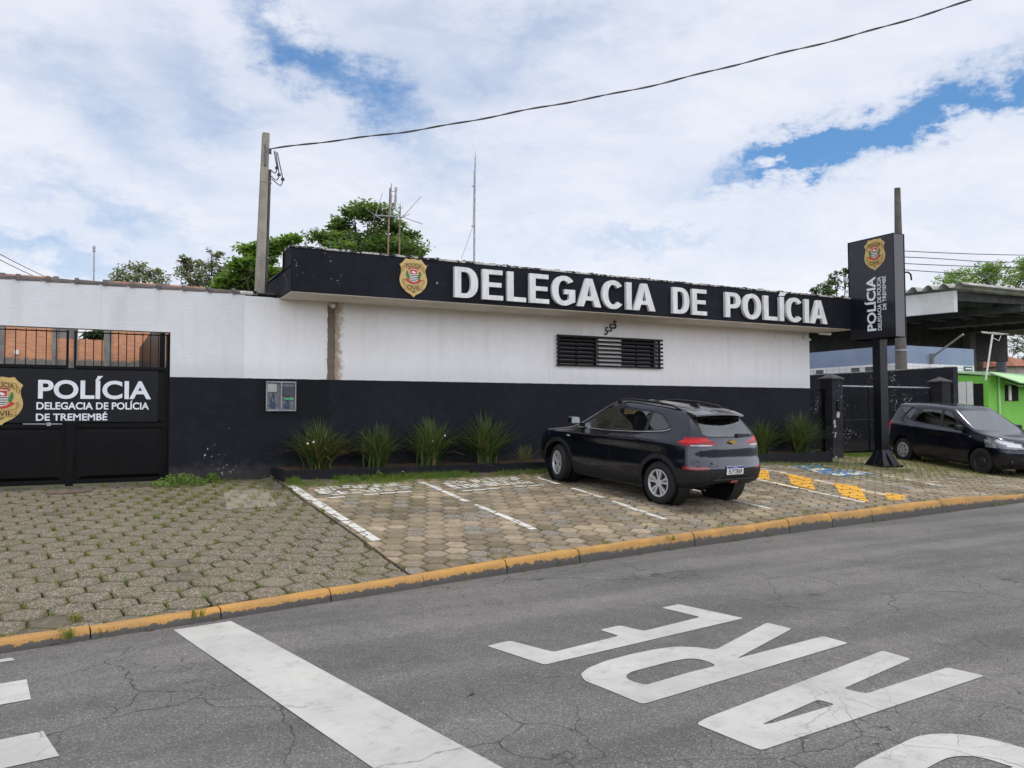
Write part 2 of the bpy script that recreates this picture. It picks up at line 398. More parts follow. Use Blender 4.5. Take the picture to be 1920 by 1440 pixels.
PY = paverpaint('paver_paint_yellow', (.66, .34, .025), (.58, .30, .03), .64)
PB = paverpaint('paver_paint_blue', (.035, .15, .40), (.06, .18, .40), .58)
PWO = paverpaint('paver_paint_worn', (.42, .42, .36), (.34, .33, .27), .52)

# ---- ground sheet to the horizon
xs = [-400, -150, -60, -30]+[-20+.5*i for i in range(40)]+[i*.5 for i in range(0, 90)]+[46, 50, 60, 90, 160, 400]
rows = []
for x in xs:
    k = KY(x)
    far = azz(x, 15)-.05
    rows.append([(x, -400, -.06), (x, k-20, -.06), (x, k+.06, -.06), (x, k+.07, azz(x, k)-.05)] +
                [(x, y, azz(x, y)-.05) for y in (k+.8, k+2, k+3.5, k+5, 14.0, 15.0)] + [(x, 24, far), (x, 60, far), (x, 400, .55)])
mb = MB(); nr = len(rows[0]); mb.v = [p for r_ in rows for p in r_]
mb.f = [(i*nr+j, (i+1)*nr+j, (i+1)*nr+j+1, i*nr+j+1) for i in range(len(xs)-1) for j in range(nr-1)]
structure('ground', mb, MATS['soil'])
mb = MB(); n = 180                # hill ring added to darken the horizon mirrored in the car paint
for i in range(n):
    a = 2*math.pi*i/n; back = max(0, -math.cos(a-.3)); h = 9+9*back+10*mnoise.noise(Vector((math.cos(a)*5, math.sin(a)*5, 0)))+4*mnoise.noise(Vector((math.cos(a)*22, math.sin(a)*22, 3)))
    for r_, k in ((330, 0), (360, .6), (395, 1.0), (430, .8)): mb.v.append((math.sin(a)*r_, math.cos(a)*r_, -1+h*k*1.3+(2.5*mnoise.noise(Vector((a*40, k*3, 0))) if k else 0)))
mb.f = [(i*4+k, ((i+1) % n)*4+k, ((i+1) % n)*4+k+1, i*4+k+1) for i in range(n) for k in range(3)]
structure('added_hills', mb, pmat('added_hill_green', (.08, .11, .065), .95, .35, .06, col2=(.14, .16, .10)), smooth=60)
# ---- road
mb = MB(); rx = [-120, -60, -30]+[-20+i for i in range(0, 61)]+[50, 70, 120, 250]
for i, x in enumerate(rx):
    mb.v += [(x, KY(x)+.01, 0), (x, KY(x)-1.5, .006), (x, KY(x)-4.2, .03), (x, KY(x)-8.6, 0)]
mb.f = [(i*4+j+1, (i+1)*4+j+1, (i+1)*4+j, i*4+j) for i in range(len(rx)-1) for j in range(3)]
def roadz(x, y):
    d = KY(x)-y; return float(np.interp(d, [0, 1.5, 4.2, 8.6], [0, .006, .03, 0]))
road = structure('road', mb, MATS['asphalt'])
mb = MB(); mb.box(-60, 90, -9, -1.75, -.055, .12); structure('pavement', mb, PAV_L)

# ---- kerb of separate stones
rng = random.Random(4)
mb = MB(); lift = []
x = -14.0
while x < 40:
    L = rng.uniform(.92, 1.08); x1 = x+L-.012
    a0, a1 = (x, KY(x)), (x1, KY(x1)); dz = rng.uniform(-.008, .008); dyy = rng.uniform(-.008, .008)
    n = 5
    for i in range(n):
        pass
    base = len(mb.v); prof = [(-.006, -.05), (-.004, .3), (.012, .8), (.035, 1.0), (.075, 1.03), (.125, 1.0), (.135, -.05)]
    for i in range(n):
        u = i/(n-1); xx = lerp(x, x1, u); yy = lerp(a0[1], a1[1], u)+dyy
        zt = max(.075, azz(xx, yy+.1)+.012)+dz
        for q, (py_, f) in enumerate(prof):
            mb.v.append((xx-.13*py_, yy-.11+py_+rng.uniform(-.003, .003), (f if f > 0 else f)*zt+rng.uniform(-.004, .004)*(f > .5)))
            lift.append(min(1, max(0, f)))
    m_ = len(prof)
    for i in range(n-1):
        for q in range(m_-1): mb.f.append((base+i*m_+q, base+(i+1)*m_+q, base+(i+1)*m_+q+1, base+i*m_+q+1))
    mb.f += [tuple(base+q for q in range(m_)), tuple(base+(n-1)*m_+q for q in range(m_))[::-1]]
    x += L
ko = structure('kerb', mb, MATS['kerb_paint'], smooth=50)
at_ = ko.data.attributes.new('lift', 'FLOAT', 'POINT'); at_.data.foreach_set('value', lift)

# ---- hexagonal pavers
TILES = []                       # (poly top points, centre) kept for the painted marks
def pave(name, mat, flat, inside, rot, gap, seed, rows_, jit=.004, xlim=(None, None)):
    rng = random.Random(seed); R = flat/math.sqrt(3); mb = MB(); rim = []; ca, sa = math.cos(rot), math.sin(rot)
    x0, x1, y0, y1 = rows_
    ni = int((x1-x0)/flat)+2; nj = int((y1-y0)/(1.5*R))+2; verts = []
    for j in range(-nj, nj+1):
        for i in range(-ni, ni+1):
            lx = (i+.5*(j & 1))*flat; ly = j*1.5*R
            cx, cy = (x0+x1)/2+lx*ca-ly*sa, (y0+y1)/2+lx*sa+ly*ca
            if not inside(cx, cy): continue
            dz = rng.uniform(-jit, jit); tx, ty = rng.uniform(-.012, .012), rng.uniform(-.012, .012); rr = rng.uniform(-.02, .02)
            top = []; mid = []; bot = []; inn = []
            for k in range(6):
                a = rot+math.pi/2+k*math.pi/3+rr; rj = R*rng.uniform(.985, 1.0)
                for lst, q, h in ((inn, rj-gap*.58-.040, .001), (top, rj-gap*.58-.013, -.001), (mid, rj-gap*.58, -.012), (bot, rj-gap*.58, -.06)):
                    X, Y_ = cx+q*math.cos(a), cy+q*math.sin(a)
                    X = min(X, xlim[1]) if xlim[1] else X; X = max(X, xlim[0]) if xlim[0] else X
                    Y_ = max(Y_, KY(X)+.026)
                    lst.append((X, Y_, azz(X, Y_)+h+dz+tx*(X-cx)+ty*(Y_-cy)))
            b0 = len(mb.v); mb.v += top+mid+bot+inn; rim += [1.0]*18+[0.0]*6
            mb.f.append(tuple(b0+18+k for k in range(6)))
            for k in range(6):
                n_ = (k+1) % 6
                mb.f += [(b0+k, b0+n_, b0+18+n_, b0+18+k), (b0+6+k, b0+6+n_, b0+n_, b0+k), (b0+12+k, b0+12+n_, b0+6+n_, b0+6+k)]
            TILES.append((top, (cx, cy)))
            verts += [(cx+R*math.cos(rot+math.pi/2+k*math.pi/3), cy+R*math.sin(rot+math.pi/2+k*math.pi/3)) for k in range(3)]
    o = structure(name, mb, mat); at_ = o.data.attributes.new('rim', 'FLOAT', 'POINT'); at_.data.foreach_set('value', rim)
    return verts
PX0, PX1, PYF = 2.93, 16.45, 14.02       # planter bed outline
def in_left(x, y): return -6 < x < 3.0 and KY(x)-.02 < y < 15.05
def in_right(x, y): return 2.80 < x < 33 and KY(x)-.02 < y < 20 and not (PX0 < x < PX1 and y > PYF+.12) and not (y > 15.2 and (x < 17.3 or x > 22.4)) and y < 16.2
jl = pave('paved_driveway', PAV_L, .345, in_left, rad(7), .015, 3, (-6, 3, 6, 15.2), xlim=(None, 2.885))
jr = pave('paved_parking', PAV_R, .285, in_right, rad(8), .010, 5, (2.9, 33, 7.8, 16.2), .003, xlim=(2.925, None))

# ---- painted marks on the pavers, broken at every joint
def clip(poly, q):
    """Sutherland-Hodgman: subject poly (3D points) against convex ccw polygon q (2D)"""
    out = poly
    for i in range(len(q)):
        a, b_ = q[i], q[(i+1) % len(q)]; inp, out = out, []
        side = lambda p: (b_[0]-a[0])*(p[1]-a[1])-(b_[1]-a[1])*(p[0]-a[0])
        for k in range(len(inp)):
            p, n_ = inp[k], inp[(k+1) % len(inp)]; sp, sn = side(p), side(n_)
            if sp >= 0: out.append(p)
            if (sp >= 0) != (sn >= 0):
                u = sp/(sp-sn); out.append(tuple(p[d]+(n_[d]-p[d])*u for d in range(3)))
        if not out: return out
    return out
def paint(mb, q, skip=0, seed=1, h=.0055):
    A = sum(q[i][0]*q[(i+1) % len(q)][1]-q[(i+1) % len(q)][0]*q[i][1] for i in range(len(q)))
    if A < 0: q = q[::-1]
    rng = random.Random(seed)
    xa, xb = min(p[0] for p in q)-.25, max(p[0] for p in q)+.25; ya, yb = min(p[1] for p in q)-.25, max(p[1] for p in q)+.25
    for top, c in TILES:
        if xa < c[0] < xb and ya < c[1] < yb:
            if skip and rng.random() < skip: continue
            r_ = clip([tuple(c[d]+(p[d]-c[d])*1.075 if d < 2 else p[2] for d in range(3)) for p in top], q)
            if len(r_) > 2: mb.add([(p[0], p[1], p[2]+h) for p in r_], [tuple(range(len(r_)))])
pp = tag(bpy.data.objects['paved_parking'], kind='structure')
def seg(a, b_, w_):
    d = Vector((b_[0]-a[0], b_[1]-a[1])).normalized(); n_ = Vector((-d.y, d.x))*w_/2
    return [(a[0]-n_.x, a[1]-n_.y), (b_[0]-n_.x, b_[1]-n_.y), (b_[0]+n_.x, b_[1]+n_.y), (a[0]+n_.x, a[1]+n_.y)]
for (a, b_, w_, m_, sk) in (((2.98, 13.55), (3.05, 9.25), .115, PW, .02), ((5.19, 13.35), (5.17, 9.2), .105, PW, .05), ((7.52, 13.3), (7.33, 9.2), .10, PW, .08),
                        ((9.66, 13.0), (9.47, 9.28), .10, PW, .04), ((11.75, 13.2), (11.61, 9.25), .10, PW, .02), ((13.07, 13.2), (12.68, 9.25), .11, PW, .12),
                        ((15.6, 13.9), (15.25, 9.4), .10, PW, .15), ((14.3, 11.6), (14.0, 9.6), .08, PWO, .2)):
    mb = MB(); paint(mb, seg(a, b_, w_), sk, int(a[0]*10)); mb.build('parking_line', m_, pp)
def GA(px, py):
    z = .4
    for _ in range(12): p = at(px, py, Z=z); z = azz(p.x, p.y)
    return (p.x, p.y)
mb = MB()                        # hatched strip between the bays
for q in ([(1412, 879), (1441, 882), (1443, 899), (1412, 896)], [(1477, 888), (1520, 897), (1529, 919), (1483, 909)], [(1563, 905), (1612, 913), (1629, 943), (1576, 928)], [(1659, 924), (1701, 930), (1688, 939), (1665, 937)]):
    paint(mb, [GA(*p) for p in q], 0, 1, .0065)
paint(mb, seg((11.81, 13.0), (11.69, 9.6), .06), .3, 3, .0045); paint(mb, seg((12.96, 13.1), (12.60, 9.3), .08), .25, 4, .0045)
mb.build('yellow_hatching', PY, pp)
mb = MB()                        # worn blue disabled-bay square with a white pictogram
paint(mb, [GA(*p) for p in [(1483, 874), (1536, 872.5), (1566, 882), (1541, 888)]], .04, 5); paint(mb, [GA(*p) for p in [(1566, 882), (1600, 882), (1640, 890), (1580, 894), (1541, 888)]], .3, 6)
mb.build('disabled_bay_square', PB, pp)
mb = MB()
for q in ([(1500, 875.5), (1508, 875), (1532, 882), (1524, 883)], [(1522, 879), (1540, 878), (1552, 881.5), (1534, 883)], [(1515, 881), (1522, 880), (1540, 886.5), (1531, 886)], [(1556, 889), (1577, 887), (1588, 891), (1568, 893)], [(1584, 888), (1608, 886), (1622, 889), (1600, 892)]):
    paint(mb, [GA(*p) for p in q], .05, 7, .009)
mb.build('disabled_bay_pictogram', PW, pp)
# stencilled lettering block at the head of two bays, worn past reading
for x0, x1 in ((3.25, 4.85), (5.5, 7.15)):
    mb = MB(); rng = random.Random(int(x0*7))
    paint(mb, [(x0, 12.17), (x1, 12.34), (x1, 12.42), (x0, 12.25)], .03, 1); paint(mb, [(x0-.03, 13.0), (x0+.08, 13.0), (x0+.08, 12.2), (x0-.03, 12.2)], .1, 2)
    for r_ in range(2):
        yb = 12.42+r_*.42
        n = 8
        for i in range(n):
            xa = x0+.08+(x1-x0-.1)*i/n; xb = xa+(x1-x0)/n*.80; ys = yb+.1*(xa-x0)
            for q in ([(xa, ys), (xa+.055, ys), (xa+.055, ys+.33), (xa, ys+.33)], [(xa, ys+.27), (xb, ys+.27), (xb, ys+.34), (xa, ys+.34)], [(xa, ys), (xb, ys), (xb, ys+.06), (xa, ys+.06)],
                      [(xb-.06, ys), (xb, ys), (xb, ys+.33), (xb-.06, ys+.33)], [(xa, ys+.13), (xb, ys+.13), (xb, ys+.2), (xa, ys+.2)]):
                if rng.random() < .62: paint(mb, q, .06, i)
    mb.build('bay_lettering', PW, pp)

# ---- marks on the road
def rpoly(mb, pts, h=.004):
    """marking outline -> sheet just above the road, cut fine enough to follow the camber"""
    vs, fs = curve_mesh([pts])
    mb.add([(p[0], p[1], roadz(p[0], p[1])+h) for p in vs], fs)
def rloops(mb, loops, h=.004):
    vs, fs = curve_mesh(loops)
    mb.add([(p[0], p[1], roadz(p[0], p[1])+h) for p in vs], fs)
def G(px, py):
    p = at(px, py, Z=.02); return (p.x, p.y)
mb = MB(); rpoly(mb, [(.62, 7.03), (1.07, 7.10), (1.18, 6.6), (1.85, 3.1), (2.45, -.4), (1.98, -.45), (1.30, 3.4), (.70, 6.6)]); mb.build('stop_line', MATS['road_paint'], road)
# letter frame: u runs with the road from the foot of the letters (right) to their heads (left), v across towards the far kerb
U = Vector((-.988, -.152, 0)); Vv = Vector((-.17, .985, 0))
def letter(name, foot, loops, L=2.17):
    mb = MB(); O = Vector((foot[0], foot[1], 0))
    rloops(mb, [[tuple((O+U*(u*L)+Vv*v)[:2]) for u, v in lp] for lp in loops]); mb.build(name, MATS['road_paint'], road)
def arc(cu, cv, ru, rv, a0, a1, n=14):
    return [(cu+ru*math.cos(rad(a0+(a1-a0)*i/n)), cv+rv*math.sin(rad(a0+(a1-a0)*i/n))) for i in range(n+1)]
def GZ(pts): return [G(880+x/1.846, 1080+y/1.846) for x, y in pts]
def soft(pts, r=.05): 
    out = []
    for i in range(len(pts)):
        p, q, n_ = Vector(pts[i-1]), Vector(pts[i]), Vector(pts[(i+1) % len(pts)]); a_ = q+(p-q).normalized()*min(r, (p-q).length*.4); c_ = q+(n_-q).normalized()*min(r, (n_-q).length*.4)
        for k in range(4): t_ = k/3; out.append(tuple(a_*(1-t_)**2+q*2*t_*(1-t_)+c_*t_*t_))
    return out
def rletter(loops, r=.03): mb = MB(); rloops(mb, [soft(l_, r) for l_ in loops]); mb.build('road_letter', MATS['road_paint'], road)
rletter([GZ([(60, 240), (260, 308), (950, 147), (725, 96), (665, 108), (800, 142), (605, 190), (520, 170), (452, 185), (518, 207), (292, 263), (140, 222)])])
rletter([GZ([(1313, 237), (1225, 212), (925, 290), (1117, 185), (1030, 163), (852, 258), (790, 249), (720, 246), (650, 254), (560, 272), (470, 296), (410, 321), (385, 342), (400, 366), (470, 394), (600, 450)]),
         GZ([(540, 352), (556, 336), (610, 322), (700, 298), (760, 288), (800, 292), (832, 302), (855, 315), (760, 338), (610, 382), (556, 366)])], .035)
rletter([GZ([(785, 520), (820, 500), (1430, 265), (1530, 293), (1295, 396), (1372, 414), (1655, 322), (1785, 350), (1010, 611)]), GZ([(1012, 521), (1207, 435), (1268, 451), (1042, 519)])], .03)
letter('road_letter', (5.20, 2.33), [[(0, 0), (1, 0), (1, .30)]+arc(.80, .33, .20, .33, 0, 90, 10)+arc(.60, .33, .16, .33, 90, 180, 10)+[(.44, .21), (0, .21)], [(.87, .20), (.57, .20), (.57, .29)]+arc(.66, .30, .09, .14, 180, 90, 6)+arc(.78, .30, .09, .14, 90, 0, 6)])
for (a, b_, c_, d_) in (((-.56, 6.86), (-.45, 6.84), (-.46, 6.66), (-.56, 6.62)),):
    mb = MB(); rpoly(mb, [(-2.9, 6.45), (-.47, 6.78), (-.44, 6.70), (-2.9, 6.35)]); mb.build('crossing_bar', MATS['road_paint'], road)
for c0, c1 in (((-.34, 6.17), (-.29, 5.72)), ((-.20, 5.10), (-.11, 4.68)), ((-.02, 4.02), (.06, 3.55)), ((.12, 2.95), (.2, 2.5))):
    mb = MB(); rpoly(mb, [c0, c1, (c1[0]-2.6, c1[1]-.35), (c0[0]-2.6, c0[1]-.35)]); mb.build('crossing_bar', MATS['road_paint'], road)

# ---- grass and weeds in the joints
GR = leafmat('grass_blade', (.10, .15, .028), (.24, .235, .065), .3)
GRD = leafmat('grass_fresh', (.070, .150, .022), (.19, .25, .055), .35)
def tuft(mb, rng, x, y, z, n, h, spread):
    for i in range(n):
        a = rng.uniform(0, 6.283); r = spread*math.sqrt(rng.random()); bx, by = x+r*math.cos(a), y+r*math.sin(a)
        a2 = rng.uniform(0, 6.283); hh = h*rng.uniform(.5, 1.15); le = hh*rng.uniform(.2, .8); w_ = rng.uniform(.0018, .0042)
        dx_, dy_ = math.cos(a2), math.sin(a2); nx, ny = -dy_*w_, dx_*w_
        mx, my, mz = bx+dx_*le*.35, by+dy_*le*.35, z+hh*.65
        k = len(mb.v)
        mb.v += [(bx-nx, by-ny, z), (bx+nx, by+ny, z), (mx+nx*.8, my+ny*.8, mz), (mx-nx*.8, my-ny*.8, mz), (bx+dx_*le, by+dy_*le, z+hh)]
        mb.f += [(k, k+1, k+2, k+3), (k+3, k+2, k+4)]
rng = random.Random(11); mb = MB()
def nz(x, y, s, o=0): return mnoise.noise(Vector((x*s+o, y*s, o*1.7)))
for (x, y) in jl:
    if not (-2.2 < x < 2.95): continue
    d = .70+.6*nz(x, y, .7, 3)
    near = sstep(10.5, 13.0, y)*sstep(-.4, 1.2, x)
    if rng.random() < d+.7*near: tuft(mb, rng, x+rng.gauss(0, .012), y+rng.gauss(0, .012), azz(x, y)-.035, int(rng.uniform(8, 22)*(1+.9*near)), rng.uniform(.045, .095)*(1+.3*near), rng.uniform(.02, .06)*(1+.6*near))
for (x, y) in jr:
    if not (2.9 < x < 24 and y < 15): continue
    near = sstep(12.2, 13.6, y)*(1 if x < 8.6 else .55)
    rt_ = sstep(13.2, 14.5, x)*sstep(10.3, 12.2, y)*.8
    d = .26+.6*nz(x, y, .6, 8)+.7*near+.6*rt_+(.25 if x < 6 else 0)*sstep(10, 12, y)
    if rng.random() < d:
        g = max(near, rt_)
        tuft(mb, rng, x+rng.gauss(0, .02), y+rng.gauss(0, .02), azz(x, y)-.035, int(rng.uniform(5, 13)*(1+1.2*g)), rng.uniform(.04, .075)*(1+.5*g), rng.uniform(.01, .045)*(1+1.2*g))
for i in range(60):              # in the kerb joint
    x = rng.uniform(-1.2, 17); y = KY(x)+rng.choice((.03, .04, -.13)); tuft(mb, rng, x, y, (azz(x, y) if y > KY(x) else 0)-.01, int(rng.uniform(6, 26)), rng.uniform(.03, .09), .04)
for px_, py_, k_ in ((372, 1150, 2), (125, 1188, 2), (140, 1165, 2), (1352, 1000, 1.4), (1140, 1030, 1.5), (1240, 1012, 1.3), (1512, 978, 1.2), (920, 1056, 1), (1260, 1020, 1)):
    p = at(px_, py_, Z=.08); tuft(mb, rng, p.x, p.y+.02, azz(p.x, max(p.y, KY(p.x)))-.02, int(26*k_), .085, .06)
tag(mb.build('joint_grass', GR), 'thin grass growing in the joints of the hexagonal pavers', 'grass', kind='stuff')
mb = MB()
for i in range(1500):            # unmown strip along the planter
    x = 3.0+abs(rng.gauss(0, 1))*2.6 if rng.random() < .8 else rng.uniform(3, 8.4)
    if x > 8.7: continue
    y = 13.95-abs(rng.gauss(0, .28)); 
    if nz(x, y, 1.9, 5) < -.05 or rng.random() < .3*(x-3)/5: continue
    tuft(mb, rng, x, y, azz(x, y)-.02, 12, rng.uniform(.05, .13), .07)
for i in range(500):
    x = rng.uniform(14.2, 19.5); y = rng.uniform(12.3, 15.0)
    if nz(x, y, 1.1, 7) > -.05: tuft(mb, rng, x, y, azz(x, y)-.02, 11, rng.uniform(.04, .09), .08)
for i in range(1100):            # lawn inside the side gate
    x = rng.uniform(17.3, 22.3); y = rng.uniform(15.2, 19.5); tuft(mb, rng, x, y, azz(x, 15)-.04, 12, rng.uniform(.06, .13), .12)
tag(mb.build('verge_grass', GRD), 'green grass strip along the foot of the planter and by the side gate', 'grass', kind='stuff')
# ================================================================== materials of the buildings
def wallmat(name, band, white, black, stain=False, chips=0.0, streak=(.35, 1, 3.0), region=None, foot_dust=.6):
    """painted render: white above `band`, black below, trowel marks, grime, chipped spots"""
    m, t, b = newmat(name)
    P = t.node('ShaderNodeNewGeometry').outputs['Position']; x, y, z = t.xyz(P)
    g1 = t.noise(P, .8, 5, .6); g2 = t.noise(P, 6, 6, .65)
    mp = t.node('ShaderNodeMapping'); t.put(mp.inputs['Vector'], P); mp.inputs['Scale'].default_value = (2.2, 2.2, .16); drip = t.noise(mp.outputs[0], 2.6, 5, .6)
    wc = t.mul(white, t.mix(t.ramp(g1, .3, .7), (.955, .95, .94), (1.02, 1.02, 1.02)))
    wc = t.mul(wc, t.mix(t.ramp(g2, .3, .7), (.965, .965, .96), (1.01, 1.01, 1.01)))
    wc = t.mul(wc, t.mix(t.ramp(drip, .48, .75), (1, 1, 1), (.925, .92, .905)))
    splash = t.m('MULTIPLY', t.ramp(t.m('ADD', z, t.m('MULTIPLY', g2, -.5)), band+.12, band-.22), .45)
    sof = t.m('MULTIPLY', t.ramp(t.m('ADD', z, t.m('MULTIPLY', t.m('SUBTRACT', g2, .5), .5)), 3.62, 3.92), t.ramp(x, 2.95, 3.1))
    wc = t.mix(t.m('MULTIPLY', sof, .35), wc, (.60, .52, .43))  # under the soffit: its warm bounce painted into the wall colour, with grime
    wc = t.mix(splash, wc, tuple(c*.72 for c in white))
    if stain:
        d = t.m('ABSOLUTE', t.m('SUBTRACT', x, 4.09)); nn = t.noise(P, 10, 7, .75); n3 = t.noise(P, 2.4, 4, .6)
        s_ = t.m('SUBTRACT', t.m('ADD', nn, t.m('MULTIPLY', n3, .35)), t.m('MULTIPLY', d, 2.1))
        wc = t.mix(t.m('MULTIPLY', t.ramp(s_, .26, .58), .85), wc, (.27, .19, .11))
    bc = t.mix(t.ramp(g1, .3, .7), black, tuple(c*1.5 for c in black))
    bc = t.mul(bc, t.mix(t.ramp(g2, .3, .7), (.82, .82, .82), (1.2, 1.2, 1.2)))
    if stain:   # patch of darker repaint round the meter box
        pm = t.m('MULTIPLY', t.m('MULTIPLY', t.ramp(t.m('ADD', x, t.m('MULTIPLY', g2, .35)), 2.75, 2.95), t.ramp(t.m('ADD', x, t.m('MULTIPLY', g2, .6)), 4.35, 4.25)), t.ramp(t.m('ADD', z, t.m('MULTIPLY', g2, .3)), 1.72, 1.85))
        bc = t.mix(t.m('MULTIPLY', pm, .8), bc, (.0065, .0068, .009))
    foot = t.m('MULTIPLY', t.ramp(t.m('ADD', z, t.m('MULTIPLY', g2, -.5)), .72, .42), foot_dust)
    bc = t.mix(foot, bc, (.060, .056, .050))
    if chips:
        c1 = t.noise(P, 17, 5, .7); c2 = t.noise(P, 1.5, 3, .6)
        cm = t.ramp(t.m('ADD', c1, t.m('MULTIPLY', c2, .55)), 1.035-chips, 1.05-chips)
        if region: cm = t.m('MULTIPLY', cm, t.m('MULTIPLY', t.m('MULTIPLY', t.ramp(x, region[0]-.3, region[0]), t.ramp(x, region[1]+.3, region[1])), t.m('MULTIPLY', t.ramp(z, region[2]-.2, region[2]), t.ramp(z, region[3]+.3, region[3]))))
        bc = t.mix(cm, bc, (.55, .54, .52))
    edge = t.m('ADD', z, t.m('MULTIPLY', t.m('SUBTRACT', t.noise(P, 5, 5, .7), .5), .022))
    c = t.mix(t.ramp(edge, band-.004, band+.004, False), bc, wc)
    # faint panel joints
    jf = t.m('ABSOLUTE', t.m('SUBTRACT', t.m('FRACT', t.m('DIVIDE', t.m('SUBTRACT', x, 6.02), 2.94)), .5))
    c = t.mix(t.m('MULTIPLY', t.ramp(jf, .4988, .4994, False), .35), c, t.mul(c, (.45, .45, .45)))
    t.put(b.inputs['Base Color'], c)
    t.put(b.inputs['Roughness'], .78); b.inputs['Specular IOR Level'].default_value = .2
    mp2 = t.node('ShaderNodeMapping'); t.put(mp2.inputs['Vector'], P); mp2.inputs['Scale'].default_value = streak
    t.l.new(t.bump(t.m('ADD', t.noise(mp2.outputs[0], 16, 6, .65), t.m('MULTIPLY', t.noise(P, 90, 3, .6), .25)), .42, .012), b.inputs['Normal'])
    return m
BAND = 2.405
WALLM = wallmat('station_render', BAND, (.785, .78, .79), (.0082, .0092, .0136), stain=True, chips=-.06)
WALLB = wallmat('boundary_render', BAND, (.70, .70, .72), (.0082, .0092, .0134), chips=.07, streak=(.25, 1, 1.6), region=(1.6, 2.2, .8, 1.5))
FASC = wallmat('fascia_paint', 90, (.8, .8, .8), (.0078, .0088, .0132), chips=.05, region=(3.1, 6.2, 4.0, 4.6))
SOFF = pmat('soffit_paint', (.74, .66, .55), .75, .08, 2.5, bump=.15, bscale=30)
BLKM = pmat('black_metal_paint', (.0035, .0035, .0042), .38, .25, 6, bump=.08, bscale=80, spec=.14)
BLKS = pmat('black_sign_sheet', (.0055, .006, .0095), .34, .15, 3, spec=.22)
WSIGN = pmat('white_letter_sheet', (.74, .77, .80), .45, .05, 5)
LETM = pmat('letter_face_paint', (.76, .76, .755), .55, .10, 9, col2=(.62, .615, .60), stretch=(1.5, 1.5, .35))
GOLD = pmat('gold_sheet', (.60, .415, .135), .38, .08, 9)
GOLDD = pmat('gold_ribbon', (.50, .325, .085), .42, .08, 9)
DKBR = pmat('dark_brown_ink', (.035, .018, .010), .5, .1)
RED = pmat('crest_red', (.50, .03, .03), .5, .1)
GRN = pmat('crest_green', (.04, .20, .05), .5, .15, 40)
CWH = pmat('crest_white', (.78, .77, .74), .5, .05)
CBK = pmat('crest_black', (.02, .02, .03), .5, .1)
GALV = pmat('galvanised_steel', (.38, .39, .40), .45, .2, 12, metal=.6)
RUSTY = pmat('rusty_pipe', (.30, .24, .19), .7, .3, 9, col2=(.20, .10, .055), metal=.2)
CONC = pmat('pole_concrete', (.36, .325, .265), .85, .14, 3, col2=(.25, .23, .195), bump=.3, bscale=50)
CONCG = pmat('dark_pole_concrete', (.15, .14, .125), .9, .2, 3, bump=.3, bscale=50)
CEM = pmat('raw_cement', (.165, .130, .102), .9, .15, 5, col2=(.125, .098, .076), bump=.5, bscale=45, bdist=.01)
TILE = pmat('ridge_tile_clay', (.105, .078, .072), .85, .25, 5, col2=(.055, .05, .05), bump=.4, bscale=40, island=.2)
DARK = pmat('dark_void', (.006, .006, .007), .9, .1)
CABLE = pmat('black_cable', (.035, .033, .032), .6, .2, 30)
m, t, b = newmat('window_glass'); b.inputs['Base Color'].default_value = (.008, .009, .011, 1); b.inputs['Roughness'].default_value = .06; b.inputs['Specular IOR Level'].default_value = .35
m, t, b = newmat('parapet_moss'); P = t.node('ShaderNodeNewGeometry').outputs['Position']
n = t.m('ADD', t.m('MULTIPLY', t.noise(P, 11, 7, .75), .6), t.m('MULTIPLY', t.noise(P, 2.1, 4, .6), .4))
t.put(b.inputs['Base Color'], t.mix(t.ramp(n, .48, .53), (.018, .019, .018), (.50, .48, .44))); b.inputs['Roughness'].default_value = .9
t.l.new(t.bump(n, .9, .03), b.inputs['Normal'])

# ---- the gold police shield, used on the fascia, the gate and the sign
SH = [(0, .665), (.07, .650), (.14, .640), (.20, .640), (.285, .660), (.325, .60), (.385, .53), (.455, .47), (.495, .44), (.455, .365), (.435, .28), (.437, .20), (.455, .12), (.485, .03), (.497, -.06), (.49, -.16),
      (.455, -.26), (.40, -.345), (.33, -.42), (.25, -.49), (.16, -.54), (.09, -.575), (.045, -.61), (0, -.665)]
SH = SH+[(-x, y) for x, y in SH[::-1][1:-1]]
def rect(x0, x1, y0, y1): return [(x0, y0), (x1, y0), (x1, y1), (x0, y1)]
def bentband(x0, x1, y0, y1, sag, n=10):
    up_ = [(lerp(x0, x1, i/n), y1+sag*(1-(2*i/n-1)**2)) for i in range(n+1)]; lo = [(lerp(x0, x1, i/n), y0+sag*(1-(2*i/n-1)**2)) for i in range(n+1)]
    return lo+up_[::-1]
